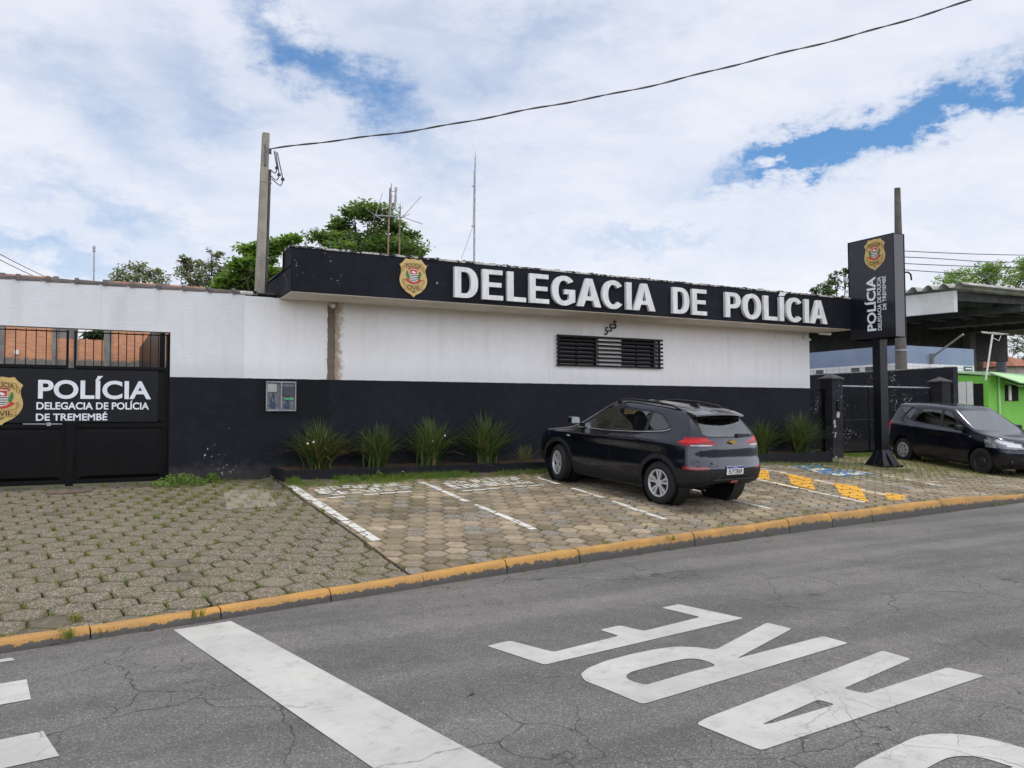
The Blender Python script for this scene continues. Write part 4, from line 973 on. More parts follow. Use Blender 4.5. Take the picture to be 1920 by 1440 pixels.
# ================================================================== parked cars
def pchip(xs, ys, q):
    n = len(xs); h = [xs[i+1]-xs[i] for i in range(n-1)]; d = [(ys[i+1]-ys[i])/h[i] for i in range(n-1)]; m_ = [0]*n
    m_[0], m_[-1] = d[0], d[-1]
    for i in range(1, n-1):
        if d[i-1]*d[i] > 0: w1, w2 = 2*h[i]+h[i-1], h[i]+2*h[i-1]; m_[i] = (w1+w2)/(w1/d[i-1]+w2/d[i])
    i = max(0, min(n-2, next((k for k in range(n-1) if q <= xs[k+1]), n-2))); t = (q-xs[i])/h[i]
    return (1+2*t)*(1-t)**2*ys[i]+t*(1-t)**2*h[i]*m_[i]+t*t*(3-2*t)*ys[i+1]+t*t*(t-1)*h[i]*m_[i+1]
def resample(P, n):
    d = [0]
    for a, b_ in zip(P, P[1:]): d.append(d[-1]+(Vector(b_)-Vector(a)).length)
    out = []
    for i in range(n+1):
        s_ = d[-1]*i/n; k = 0
        while k < len(d)-2 and d[k+1] < s_: k += 1
        t = 0 if d[k+1] == d[k] else (s_-d[k])/(d[k+1]-d[k]); out.append(tuple(lerp(P[k][c], P[k+1][c], t) for c in range(3)))
    return out
def outline(r, NR, NS, NF):
    W = lambda x: pchip([p[0] for p in r['w']], [p[1] for p in r['w']], x) if len(r['w']) > 1 else r['w'][0][1]
    Zs = lambda x: pchip([p[0] for p in r['z']], [p[1] for p in r['z']], x) if len(r['z']) > 1 else r['z'][0][1]
    xr, zr, ar = r['r']; xf, zf, af = r['f']; er, ef = 2/r.get('nr', 3.0), 2/r.get('nf', 2.6)
    A = []; xa = xr+ar; wa = W(xa); za = Zs(xa)
    for i in range(41):
        a = math.pi/2*i/40; s_, c_ = math.sin(a)**er, math.cos(a)**er; A.append((xa-ar*c_, wa*s_, lerp(zr, za, s_**2)))
    xb = xf-af; wb = W(xb); zb = Zs(xb); B = [(lerp(xa, xb, i/60), W(lerp(xa, xb, i/60)), Zs(lerp(xa, xb, i/60))) for i in range(61)]; C_ = []
    for i in range(41):
        a = math.pi/2*(1-i/40); s_, c_ = math.sin(a)**ef, math.cos(a)**ef; C_.append((xb+af*c_, wb*s_, lerp(zf, zb, s_**2)))
    return resample(A, NR)[:-1]+resample(B, NS)+resample(C_, NF)[1:]
def inpoly(p, poly):
    c = False; n = len(poly); x, y = p
    for i in range(n):
        (x1, y1), (x2, y2) = poly[i], poly[(i+1) % n]
        if (y1 > y) != (y2 > y) and x < (x2-x1)*(y-y1)/(y2-y1)+x1: c = not c
    return c
def shrink(poly, d):
    A = sum(poly[i][0]*poly[(i+1) % len(poly)][1]-poly[(i+1) % len(poly)][0]*poly[i][1] for i in range(len(poly))); sg = 1 if A > 0 else -1; out = []
    for i in range(len(poly)):
        p, q, r_ = Vector(poly[i-1]), Vector(poly[i]), Vector(poly[(i+1) % len(poly)])
        n1 = Vector((-(q-p).y, (q-p).x)).normalized()*sg; n2 = Vector((-(r_-q).y, (r_-q).x)).normalized()*sg
        b_ = n1+n2; k = max(.35, b_.length_squared/2); out.append(tuple(q+b_/k*d*.5*2/2))
    return out
def roundpoly(poly, r=.03, n=3):
    out = []
    for i in range(len(poly)):
        p, q, s_ = Vector(poly[i-1]), Vector(poly[i]), Vector(poly[(i+1) % len(poly)]); a = q+(p-q).normalized()*min(r, (p-q).length*.45); c = q+(s_-q).normalized()*min(r, (s_-q).length*.45)
        for k in range(n+1): t = k/n; out.append(tuple(a*(1-t)**2+q*2*t*(1-t)+c*t*t))
    return out
def circ(cx, cz, r, n=30): return [(cx+r*math.cos(2*math.pi*i/n), cz+r*math.sin(2*math.pi*i/n)) for i in range(n)]

PAINT = {}
def carpaint(name, col, cr=.035):
    m, t, b = newmat(name); tc = t.node('ShaderNodeTexCoord').outputs['Object']
    d = t.ramp(t.m('ADD', t.m('MULTIPLY', t.noise(tc, 3, 5), .5), t.m('MULTIPLY', t.xyz(tc)[2], -.35)), .0, .35)
    t.put(b.inputs['Base Color'], t.mix(t.m('MULTIPLY', d, .02), col, (.10, .09, .08))); b.inputs['Metallic'].default_value = .75; b.inputs['Roughness'].default_value = .30
    b.inputs['Coat Weight'].default_value = 1; b.inputs['Coat Roughness'].default_value = cr; b.inputs['Coat IOR'].default_value = 1.5; return m
def glassmat(name, tint, refl=1.0, ior=1.9):
    m, t, b = newmat(name); t.n.remove(b)
    tr = t.node('ShaderNodeBsdfTransparent'); tr.inputs[0].default_value = (*tint, 1); gl = t.node('ShaderNodeBsdfGlossy'); gl.inputs[0].default_value = (refl*.95, refl, refl, 1); gl.inputs['Roughness'].default_value = .015
    fr = t.node('ShaderNodeFresnel'); fr.inputs[0].default_value = ior; mx = t.node('ShaderNodeMixShader'); t.l.new(fr.outputs[0], mx.inputs[0]); t.l.new(tr.outputs[0], mx.inputs[1]); t.l.new(gl.outputs[0], mx.inputs[2])
    t.l.new(mx.outputs[0], t.n['Material Output'].inputs[0]); return m
CP1 = carpaint('car_paint_blue_black', (.0042, .0058, .0185)); CP2 = carpaint('car_paint_dark_navy', (.0045, .006, .0175), .10)
CGL = glassmat('car_glass', (.46, .53, .52), 1.0, 2.3); CGD = glassmat('tinted_car_glass', (.035, .04, .045), 1.0, 1.9)
PLAS = pmat('grey_black_plastic', (.016, .016, .0175), .55, .15, 9, bump=.1, bscale=300, spec=.3)
RUB = pmat('tyre_rubber', (.011, .011, .012), .85, .25, 20, bump=.3, bscale=120); SEAL = pmat('black_seal', (.006, .006, .007), .5, .1)
ALLOY = pmat('alloy_rim', (.58, .59, .61), .30, .08, 20, metal=.4); STEEL = pmat('black_steel_rim', (.014, .014, .015), .5, .2, 20); HUBC = pmat('silver_wheel_cover', (.40, .41, .42), .4, .12, 15, metal=.4)
CHR = pmat('chrome', (.70, .71, .72), .12, .03, metal=1.0); SEATM = pmat('seat_fabric', (.16, .16, .165), .9, .2, 40); SEATD = pmat('dark_cabin', (.03, .03, .032), .85, .2, 20); LINER = pmat('roof_lining', (.34, .335, .32), .9, .06)
PLATE = pmat('plate_white', (.74, .74, .72), .4, .04); PLB = pmat('plate_blue', (.02, .05, .30), .4, .05); BADG = pmat('badge_gold', (.62, .42, .10), .25, .1, metal=.6)
m, t, b = newmat('lamp_red'); tc = t.node('ShaderNodeTexCoord').outputs['Object']
fac = t.ramp(t.m('FRACT', t.m('MULTIPLY', t.m('ADD', t.xyz(tc)[2], t.m('MULTIPLY', t.xyz(tc)[1], .10)), 9)), .2, .8)
t.put(b.inputs['Base Color'], t.mix(fac, (.50, .007, .012), (.22, .004, .008))); b.inputs['Roughness'].default_value = .18; b.inputs['Specular IOR Level'].default_value = .25; b.inputs['Coat Weight'].default_value = .25
LRED = m; LREDD = pmat('reflector_red', (.28, .01, .015), .25, .2, 60, coat=.6); LCLR = pmat('lamp_clear', (.34, .36, .38), .10, .30, 4, metal=.5, coat=1); AMB = pmat('repeater', (.45, .43, .38), .2, .1, coat=.5)

def wheel(parent, cx, cy, R, rimR, width, kind, steer=0.0, side=1):
    """tyre with its rim as a sub-part; outer face towards +y*side"""
    M = Matrix.Translation((cx, cy, R)) @ Matrix.Rotation(steer, 4, 'Z')
    h = width/2; mb = MB(); prof = [(rimR-.01, -h*.75), (rimR+.02, -h*.92), ((R+rimR)/2, -h), (R-.03, -h*.90), (R-.008, -h*.72), (R, -h*.5)]
    for g in (-.38, -.12, .12, .38): prof += [(R, h*(g-.06)), (R-.008, h*(g-.045)), (R-.008, h*(g+.045)), (R, h*(g+.06))]
    prof += [(R, h*.5), (R-.008, h*.72), (R-.03, h*.90), ((R+rimR)/2, h), (rimR+.02, h*.92), (rimR-.01, h*.75)]
    mb.lathe(prof, (0, 0, 0), 'y', 48, close=True); mb.v = [tuple(M @ Vector(p)) for p in mb.v]; ty = mb.build('wheel', RUB, parent, smooth=35)
    def sub(name, q, mat): q.v = [tuple(M @ Vector((p[0], p[1]*side, p[2]))) for p in q.v]; return q.build(name, mat, ty, smooth=35)
    q = MB(); q.lathe([(rimR-.012, -h*.6), (rimR-.02, h*.30), (.001, h*.25)], (0, 0, 0), 'y', 40); sub('wheel_barrel', q, SEATD)
    q = MB()
    if kind == 'alloy':
        q.lathe([(rimR+.006, h*.80), (rimR+.006, h*.93), (rimR-.012, h*.95), (rimR-.022, h*.80), (rimR-.022, h*.55)], (0, 0, 0), 'y', 48)
        for i in range(5):
            for s_ in (-1, 1):
                a0 = 2*math.pi*i/5+math.pi/2; a1 = a0; a2 = a0+s_*.235
                pin = lambda r, a, dy, dw, sg: (r*math.cos(a)-sg*dw*math.sin(a), dy, r*math.sin(a)+sg*dw*math.cos(a))
                ri, ro = .045, rimR-.012; w0, w1 = .010, .0235
                pts = [pin(ri, a0+s_*.20, h*.74, w0, -1), pin(ri, a0+s_*.20, h*.74, w0, 1), pin(ro, a2-.04*s_, h*.86, w1, 1), pin(ro, a2-.04*s_, h*.86, w1, -1)]
                q.add(pts+[(p[0], p[1]-.035, p[2]) for p in pts], [(0, 1, 2, 3), (0, 4, 5, 1), (1, 5, 6, 2), (2, 6, 7, 3), (3, 7, 4, 0)])
        q.lathe([(.001, h*.80), (.03, h*.80), (.062, h*.74), (.066, h*.5)], (0, 0, 0), 'y', 24)
        sub('rim', q, ALLOY); q = MB()
        for i in range(5): a = 2*math.pi*i/5+math.pi/2+.63; q.lathe([(.001, h*.70), (.012, h*.70), (.012, h*.5)], (.055*math.cos(a)*1.35, 0, .055*math.sin(a)*1.35), 'y', 8)
        sub('wheel_nut', q, SEATD)
    elif kind == 'cover':
        prof = [(rimR+.008, h*.85), (rimR, h*.97), (rimR*.75, h*1.0), (rimR*.35, h*1.02), (.03, h*.98), (.001, h*.98)]
        q.lathe(prof, (0, 0, 0), 'y', 48); sub('wheel_cover', q, HUBC); q = MB()
        for i in range(7):
            a = 2*math.pi*i/7; c = (rimR*.66*math.cos(a), rimR*.66*math.sin(a)); q.lathe([(.001, h*1.016), (.026, h*1.016), (.026, h*.9)], (c[0], 0, c[1]), 'y', 10)
        sub('cover_slot', q, SEATD)
    else:
        q.lathe([(rimR+.008, h*.82), (rimR+.004, h*.92), (rimR-.015, h*.86), (rimR-.03, h*.5), (rimR*.62, h*.42), (rimR*.50, h*.62), (.055, h*.60), (.05, h*.72), (.001, h*.72)], (0, 0, 0), 'y', 44); sub('rim', q, STEEL); q = MB()
        for i in range(12): a = 2*math.pi*i/12; q.lathe([(.001, h*.50), (.014, h*.50), (.014, h*.3)], (rimR*.68*math.cos(a), 0, rimR*.68*math.sin(a)), 'y', 8)
        sub('rim_hole', q, DARK)
    return ty

def build_car(root, C):
    NR, NS, NF = 26, 76, 26; rows_ = [outline(r, NR, NS, NF) for r in C['rows']]; K = len(rows_); nc = NR+NS+NF+1; V = 9
    grid = []; gap = []
    for g in range(K-1):
        for v in range(V): grid.append(g+v/V); gap.append(g)
    grid.append(K-1)
    idx = list(range(K)); pts = []
    for q in grid: pts.append([tuple(pchip(idx, [rows_[k][c][d] for k in range(K)], q) for d in range(3)) for c in range(nc)])
    bm = bmesh.new(); LG = bm.faces.layers.int.new('gap'); LS = bm.faces.layers.int.new('seg')
    bv = [[bm.verts.new(p) for p in row] for row in pts]
    for i in range(len(grid)-1):
        for c in range(nc-1):
            vs = (bv[i][c], bv[i+1][c], bv[i+1][c+1], bv[i][c+1])
            try: f = bm.faces.new(vs)
            except ValueError: continue
            f[LG] = gap[i]; f[LS] = 0 if c < NR else (1 if c < NR+NS else 2)
    bmesh.ops.remove_doubles(bm, verts=bm.verts, dist=1e-5); bmesh.ops.dissolve_degenerate(bm, edges=bm.edges, dist=1e-5); bm.normal_update()
    BELT = C['belt']            # index of the belt row: gap BELT is the glasshouse
    def cut(poly, ax, sel):
        for i in range(len(poly)):
            p, q = Vector(poly[i]), Vector(poly[(i+1) % len(poly)])
            if (q-p).length < 1e-5: continue
            lo = (min(p.x, q.x)-.004, min(p.y, q.y)-.004); hi = (max(p.x, q.x)+.004, max(p.y, q.y)+.004); fs = []
            for f in bm.faces:
                if not sel(f): continue
                us = [(v.co.x if ax == 'y' else v.co.y) for v in f.verts]; zs = [v.co.z for v in f.verts]
                if max(us) >= lo[0] and min(us) <= hi[0] and max(zs) >= lo[1] and min(zs) <= hi[1]: fs.append(f)
            if not fs: continue
            d = q-p; no = Vector((-d.y, 0, d.x)) if ax == 'y' else Vector((0, -d.y, d.x)); co = Vector((p.x, 0, p.y)) if ax == 'y' else Vector((0, p.x, p.y))
            ge = set(fs); [ge.update(f.edges) for f in fs]; [ge.update(f.verts) for f in fs]
            bmesh.ops.bisect_plane(bm, geom=list(ge), dist=1e-5, plane_co=co, plane_no=no.normalized())
    side = lambda f: f[LS] == 1 or abs(f.normal.y) > abs(f.normal.x)
    rear = lambda f: f[LS] == 0; front = lambda f: f[LS] == 2
    sideall = lambda f: f.calc_center_median().y > .3
    regs = C['regions']           # list of (part, polygon, view) in order of precedence
    arch = [circ(x, C['R']+.01, C['archR'], 36) for x in (C['xa'], C['xb'])]; ring = [circ(x, C['R']+.01, C['archR']+C['clad'], 36) for x in (C['xa'], C['xb'])]
    for a in arch+(ring if C['clad'] else []): cut(a, 'y', sideall)
    dn = {}
    for nm, poly in C['doors']:
        inner = shrink(poly, .011); dn[nm] = (poly, inner); cut(poly, 'y', lambda f: f[LS] == 1); cut(inner, 'y', lambda f: f[LS] == 1)
    for nm, poly, vw in regs: cut(poly, 'y' if vw == 's' else 'x', {'s': lambda f: f[LS] == 1 or f.calc_center_median().y > .5, 'r': rear, 'f': front}[vw])
    bm.normal_update(); bins = {}
    for f in bm.faces:
        c = f.calc_center_median(); sp = (c.x, c.z); yz = (c.y, c.z); name = None
        if c.y > .3 and any(inpoly(sp, a) for a in arch): continue
        if c.z < C['under']: name = 'bumper_lower'
        for nm, poly, vw in regs:
            if vw == 's' and (f[LS] == 1 or c.y > .55) and c.y > .2 and inpoly(sp, poly) and f.normal.z < .9: name = nm; break
            if vw == 'r' and f[LS] == 0 and f.normal.z < .93 and inpoly(yz, poly): name = nm; break
            if vw == 'f' and f[LS] == 2 and inpoly(yz, poly): name = nm; break
        if name is None and C['clad'] and c.y > .3 and any(inpoly(sp, a) for a in ring) and f[LS] >= 0: name = 'wheel_arch_trim'
        if name is None and f[LS] == 1 and c.z < C['sill']: name = 'sill_trim' if C['clad'] else None
        if name is None and f[LS] == 1 and f.normal.z < .8:
            for nm, (po, pi) in dn.items():
                if inpoly(sp, po): name = nm if inpoly(sp, pi) else 'seal_and_gap_shade'; break  # door gap: flat black strip painted for the shade of the slot
        bins.setdefault(name or 'body', []).append(f)
    objs = {}
    MATMAP = C['mats']; 
    def emit(nm, fs, sides, parent):
        mb = MB()
        for s_ in sides:
            for f in fs:
                vs = [(v.co.x, v.co.y*s_, v.co.z) for v in f.verts]; mb.add(vs if s_ > 0 else vs[::-1], [tuple(range(len(vs)))])
        o = mb.build(nm.split(':')[0], MATMAP.get(nm.split(':')[0], C['paint']), parent)
        b2 = bmesh.new(); b2.from_mesh(o.data); bmesh.ops.remove_doubles(b2, verts=b2.verts, dist=2e-5); bmesh.ops.recalc_face_normals(b2, faces=b2.faces) if False else None
        b2.to_mesh(o.data); b2.free(); o.data.polygons.foreach_set('use_smooth', [True]*len(o.data.polygons)); o.data.set_sharp_from_angle(angle=rad(38)); return o
    for nm in list(bins):
        if nm.startswith('door'): objs[nm] = {s_: emit(nm, bins[nm], (s_,), root) for s_ in (1, -1)}
    for nm, fs in bins.items():
        base = nm.split(':')[0]
        if nm.startswith('door'): continue
        if base in C['perside']:
            for s_ in (1, -1):
                par = root
                if ':' in nm and nm.split(':')[1] in objs: par = objs[nm.split(':')[1]][s_]
                emit(nm, fs, (s_,), par)
        else: objs[nm] = emit(nm, fs, (1, -1), root)
    bm.free()
    # floor, arch liners, cabin
    q = MB(); q.box(C['xr']+.80, C['xf']-.35, -C['hw']+.12, C['hw']-.12, .19, .40); q.build('underbody', SEAL, root)
    for x in (C['xa'], C['xb']):
        q = MB()
        for s_ in (1, -1): q.lathe([(C['archR']+.02, s_*(C['hw']-.06)), (C['archR']+.02, s_*(C['hw']-.34)), (.01, s_*(C['hw']-.34))], (x, 0, C['R']+.01), 'y', 32)
        q.build('arch_liner', SEAL, root)
    def seat(x, y, wd, mat):
        q = MB(); q.obox((x, y, .58), (1, 0, 0), (0, 1, 0), (0, 0, 1), .24, wd, .09); q.obox((x-.30, y, .86), (1, 0, .22), (0, 1, 0), (-.22, 0, 1), .065, wd*.92, .30)
        if wd < .3: q.obox((x-.40, y, 1.25), (1, 0, .2), (0, 1, 0), (-.2, 0, 1), .045, .13, .085)
        else:
            for yy in (-.36, .36): q.obox((x-.40, yy, 1.22), (1, 0, .2), (0, 1, 0), (-.2, 0, 1), .04, .12, .07)
        q.build('seat', mat, root, bevel=.035)
    seat(.05, .37, .25, SEATM); seat(.05, -.37, .25, SEATM); seat(-.82, 0, .60, SEATM)
    q = MB(); q.box(.72, 1.15, -.66, .66, .70, .98); q.build('dashboard', SEATD, root, bevel=.05)
    q = MB(); n = 24; cc = Vector((.56, .37, .98)); ax_ = Vector((-.9, 0, .43)).normalized(); u = Vector((0, 1, 0)); v = ax_.cross(u)
    q.tube([cc+(u*math.cos(2*math.pi*i/n)+v*math.sin(2*math.pi*i/n))*.185 for i in range(n+1)], .014, 6); q.obox(cc-ax_*.02, u, v, ax_, .17, .025, .015); q.obox(cc-ax_*.03, u, v, ax_, .06, .06, .02); q.build('steering_wheel', SEATM, root, smooth=50)
    q = MB(); q.box(-1.55, .25, -.50, .50, C['roofz']-.10, C['roofz']-.085); q.build('headliner', LINER, root)

def mirror(root, x, z, y, mat, s_, w_=.11):
    q = MB(); q.obox((x, s_*(y+.12), z), (1, -.12*s_, 0), (.12*s_, 1, 0), (0, 0, 1), .055, .10, .065); o = q.build('door_mirror', mat, root, bevel=.03)
    q = MB(); q.obox((x-.058, s_*(y+.115), z), (1, -.12*s_, 0), (.12*s_, 1, 0), (0, 0, 1), .002, .085, .052); q.build('mirror_glass', CHR, o)
    q = MB(); q.obox((x, s_*(y+.01), z-.05), (1, 0, 0), (0, 1, 0), (0, 0, 1), .03, .06, .02); q.build('mirror_foot', PLAS, o, bevel=.01)
def handle(par, x, z, y, s_):
    q = MB(); q.tube([(x-.10, s_*(y-.01), z), (x-.085, s_*(y+.028), z), (x+.085, s_*(y+.028), z), (x+.10, s_*(y-.01), z)], .013, 8); q.build('handle', C_HANDLE, par, smooth=50)
def rearplate(root, x, y, z, txt, nx=-1):
    q = MB(); q.box(min(x, x+nx*.012), max(x, x+nx*.012), y-.2, y+.2, z-.065, z+.065); p = q.build('number_plate', PLATE, root, bevel=.004)
    q = MB(); xx = x+nx*.0135; q.add([(xx, y-.2, z+.032), (xx, y+.2, z+.032), (xx, y+.2, z+.063), (xx, y-.2, z+.063)], [(0, 1, 2, 3)]); q.build('plate_band', PLB, p)
    # seen from outside the text runs along U
    U_ = (0, nx, 0) if nx < 0 else (0, 1, 0); U_ = Vector((0, -1, 0)) if nx < 0 else Vector((0, 1, 0))
    q = MB(); place2d(q, text_mesh(txt, .02), (-.165, .165, -.052, .022), (xx+nx*.001, y, z), U_, (0, 0, 1), (nx, 0, 0)); q.build('plate_lettering', CBK, p)
    q = MB(); place2d(q, text_mesh('BRASIL', .02), (-.05, .05, .040, .056), (xx+nx*.001, y, z), U_, (0, 0, 1), (nx, 0, 0)); q.build('plate_country', PLATE, p)

# ---- the compact SUV in the middle bay
c1 = thing('parked_car', 'dark blue compact SUV with roof rails parked nose in towards the station wall', 'car', (0, 0, 0))
R1, XA, XB = .336, -1.285, 1.285; C_HANDLE = PLAS
C1 = dict(
 rows=[dict(r=(-1.95, .40, .34), f=(2.00, .25, .5), w=[(0, .79)], z=[(-2, .40), (-1.2, .26), (1.6, .22)]),
       dict(r=(-2.08, .50, .32), f=(2.13, .42, .55), w=[(-1.8, .86), (0, .85), (1.7, .86)], z=[(-2, .46), (-1, .37), (2, .38)]),
       dict(r=(-2.10, .62, .30), f=(2.17, .60, .6), w=[(-1.8, .885), (-1.2, .895), (0, .872), (1.25, .895), (1.7, .87)], z=[(-2, .62), (0, .58), (2, .58)]),
       dict(r=(-2.055, .80, .28), f=(2.15, .76, .6), w=[(-1.8, .872), (-1.2, .884), (0, .862), (1.2, .882), (1.7, .855)], z=[(-2, .80), (0, .78), (2, .76)]),
       dict(r=(-2.035, .96, .28), f=(2.08, .88, .55), w=[(-1.75, .862), (-1.1, .896), (0, .890), (1.1, .880), (1.7, .80)], z=[(-2, .95), (-1.2, .97), (0, .93), (1.6, .90)]),
       dict(r=(-2.00, 1.10, .27), f=(1.18, 1.05, .30), w=[(-1.75, .79), (-1.0, .815), (0, .825), (.9, .80)], z=[(-1.8, 1.13), (-1.1, 1.105), (0, 1.04), (.9, 1.035)]),
       dict(r=(-1.70, 1.435, .20), f=(.30, 1.475, .26), w=[(-1.5, .565), (-.8, .61), (0, .60)], z=[(-1.6, 1.47), (-.9, 1.52), (-.3, 1.535), (.1, 1.50)], nf=3),
       dict(r=(-1.66, 1.485, .18), f=(.22, 1.52, .26), w=[(-1.5, .47), (-.6, .50), (0, .48)], z=[(-1.6, 1.52), (-.9, 1.56), (-.3, 1.575), (.1, 1.54)], nf=3),
       dict(r=(-1.64, 1.515, .1), f=(.16, 1.545, .1), w=[(0, .0005)], z=[(-1.5, 1.55), (-.9, 1.585), (-.3, 1.60), (.1, 1.56)])],
 belt=5, R=R1, xa=XA, xb=XB, archR=.385, clad=.075, sill=.40, under=.0, xr=-2.08, xf=2.15, hw=.88, roofz=1.59, paint=CP1,
 doors=[('door:front', roundpoly([(.86, .40), (.93, .62), (.93, .92), (.80, 1.085), (.10, 1.475), (-.06, 1.475), (-.08, 1.06), (-.10, .40)], .03)),
        ('door:rear', roundpoly([(-.115, .40), (-.10, 1.06), (-.08, 1.475), (-.86, 1.465), (-.98, 1.085), (-1.02, .92), (-.90, .75), (-.84, .40)], .03))],
 regions=[('window:door:front'.replace('door:front', 'door_front'), roundpoly([(.72, 1.060), (.0, 1.072), (-.035, 1.425), (.02, 1.435), (.14, 1.40)], .03), 's'),
          ('window:door_rear', roundpoly([(-.135, 1.082), (-.855, 1.13), (-.865, 1.43), (-.125, 1.44)], .03), 's'),
          ('quarter_window', roundpoly([(-.925, 1.145), (-1.27, 1.185), (-1.36, 1.23), (-1.12, 1.40), (-.93, 1.43)], .03), 's'),
          ('window_frame', roundpoly([(.82, 1.047), (0, 1.057), (-.9, 1.118), (-1.30, 1.168), (-1.405, 1.22), (-1.14, 1.42), (-.9, 1.455), (-.1, 1.462), (.05, 1.455), (.17, 1.415)], .02), 's'),
          ('reverse_light', [(.46, .992), (.46, 1.006), (.66, 1.012), (.82, 1.004), (.82, .985)], 'r'),
          ('taillight', [(-1.62, 1.02), (-1.84, 1.122), (-2.2, 1.125), (-2.2, .99), (-1.80, .982)], 's'),
          ('taillight', [(.37, 1.045), (.48, 1.078), (.66, 1.105), (.99, 1.125), (.99, .982), (.48, .992), (.38, 1.015)], 'r'),
          ('rear_window', roundpoly([(-.2, 1.125), (.50, 1.135), (.60, 1.16), (.535, 1.365), (.49, 1.385), (-.2, 1.395)], .02), 'r'),
          ('rear_window_frame', [(-.2, 1.105), (.60, 1.115), (.70, 1.14), (.60, 1.41), (-.2, 1.43)], 'r'),
          ('rear_reflector', [(.56, .635), (.99, .625), (.99, .675), (.58, .675)], 'r'), ('rear_reflector', [(-1.98, .64), (-2.3, .625), (-2.3, .675), (-1.95, .675)], 's'),
          ('rear_bumper', [(-.2, .0), (.99, .0), (.99, .53), (.80, .625), (.28, .625), (.24, .60), (-.2, .60)], 'r'), ('rear_bumper', [(-1.64, .0), (-2.3, .0), (-2.3, .62), (-1.85, .56), (-1.62, .48)], 's'),
          ('windscreen', roundpoly([(-.2, 1.062), (.70, 1.062), (.505, 1.45), (-.2, 1.47)], .02), 'f'),
          ('front_bumper', [(-.2, .0), (.99, .0), (.99, .50), (-.2, .55)], 'f')],
 mats={'window': CGL, 'quarter_window': CGD, 'window_frame': SEAL, 'taillight': LRED, 'reverse_light': LCLR, 'rear_window': CGL, 'rear_window_frame': SEAL, 'rear_reflector': LREDD, 'rear_bumper': PLAS, 'front_bumper': PLAS, 'windscreen': CGL, 'wheel_arch_trim': PLAS, 'sill_trim': PLAS, 'seal_and_gap_shade': SEAL},
 perside={'window', 'quarter_window', 'taillight', 'reverse_light', 'rear_reflector', 'wheel_arch_trim', 'sill_trim'})
C1['doors'] = [(n.replace(':', '_'), p) for n, p in C1['doors']]
def fixdoors(C):
    C['mats'].update({n: C['paint'] for n, _ in C['doors']})
def finish(root):
    for o in list(root.children):
        b_ = o.name.split('.')[0]
        if b_ in ('door_front', 'door_rear'): o.name = 'door'
fixdoors(C1); build_car(c1, C1)
for sx_, kind in ((XA, 'alloy'), (XB, 'alloy')):
    for s_ in (1, -1): wheel(c1, sx_, s_*.775, R1, .213, .205, kind, rad(-17) if sx_ > 0 else 0, s_)
for o in list(c1.children):
    if o.name.startswith('door_front') or o.name.startswith('door_rear'):
        s_ = 1 if sum(v.co.y for v in o.data.vertices) > 0 else -1; fr_ = o.name.startswith('door_front')
        handle(o, .02 if fr_ else -.86, .965 if fr_ else .985, .878, s_)
for s_ in (1, -1):
    mirror(c1, .80, 1.165, .815, CP1, s_)
    q = MB(); ry = s_*.555; q.tube([(.05, ry, 1.53), (-.03, ry, 1.578), (-.35, ry, 1.602), (-.85, ry, 1.595), (-1.25, ry, 1.56), (-1.42, ry*.985, 1.505)], [.016, .019, .019, .019, .018, .014], 8); q.build('roof_rail', PLAS, c1, smooth=50)
    q = MB(); q.obox((1.62, s_*.862, .885), (1, 0, 0), (0, 1, 0), (0, 0, 1), .045, .006, .012) if False else q.obox((.985, s_*.886, .87), (1, 0, 0), (0, 1, 0), (0, 0, 1), .04, .006, .012); q.build('side_repeater', AMB, c1, bevel=.004)
for s_ in (1, -1):                # bright strip under the side glass
    q = MB(); q.tube([(.80, s_*.812, 1.043), (.40, s_*.826, 1.050), (0, s_*.832, 1.055), (-.45, s_*.828, 1.082), (-.9, s_*.822, 1.115), (-1.30, s_*.800, 1.163), (-1.42, s_*.775, 1.205)], .006, 6); q.build('window_strip', CHR, c1, smooth=50)
q = MB(); n = 14                  # roof spoiler over the rear glass
T, Bq = [], []
for i in range(n+1):
    y = lerp(-.60, .60, i/n); e = abs(y)/.60; T.append([(-1.58+.03*e, y, 1.535-.035*e*e), (-1.86+.10*e**3, y*.985, 1.478-.03*e*e), (-1.865+.10*e**3, y*.98, 1.455-.03*e*e), (-1.67+.03*e, y*.96, 1.425-.03*e*e)])
q.v = [p for r in T for p in r]; q.f = [(i*4+k, (i+1)*4+k, (i+1)*4+k+1, i*4+k+1) for i in range(n) for k in range(3)]+[(0, 1, 2, 3), (n*4+3, n*4+2, n*4+1, n*4)]; q.build('roof_spoiler', CP1, c1, smooth=40)
q = MB(); q.tube([(-1.965, -.17, 1.145), (-1.985, -.28, 1.135), (-1.965, -.42, 1.14)], .012, 6); q.obox((-1.98, -.17, 1.14), (1, 0, 0), (0, 1, 0), (0, 0, 1), .03, .035, .025); q.obox((-1.965, -.33, 1.15), (1, 0, .6), (0, 1, 0.02), (0, 0, 1), .01, .17, .012); q.build('rear_wiper', SEAL, c1)
q = MB(); q.obox((-1.22, 0, 1.585), (1, 0, -.12), (0, 1, 0), (.12, 0, 1), .085, .035, .014); q.tube([(-1.27, 0, 1.59), (-1.36, 0, 1.78)], [.005, .002], 5); q.build('roof_antenna', SEAL, c1, bevel=.008)
rearplate(c1, -2.104, 0, .615, 'EUY2E69')
q = MB(); q.add([(-2.062, .085, .955), (-2.062, .085, .975), (-2.062, .035, .982), (-2.062, .028, .995), (-2.062, -.028, .995), (-2.062, -.035, .982), (-2.062, -.085, .975), (-2.062, -.085, .955), (-2.062, -.035, .948), (-2.062, -.028, .935), (-2.062, .028, .935), (-2.062, .035, .948)], [tuple(range(12))]); q.v = [(p[0]+.006, p[1], p[2]+.085) for p in q.v]; q.prism([(-2.02, p[1], p[2]) for p in q.v[:12]], (-.035, 0, 0)); q.build('tailgate_badge', BADG, c1)
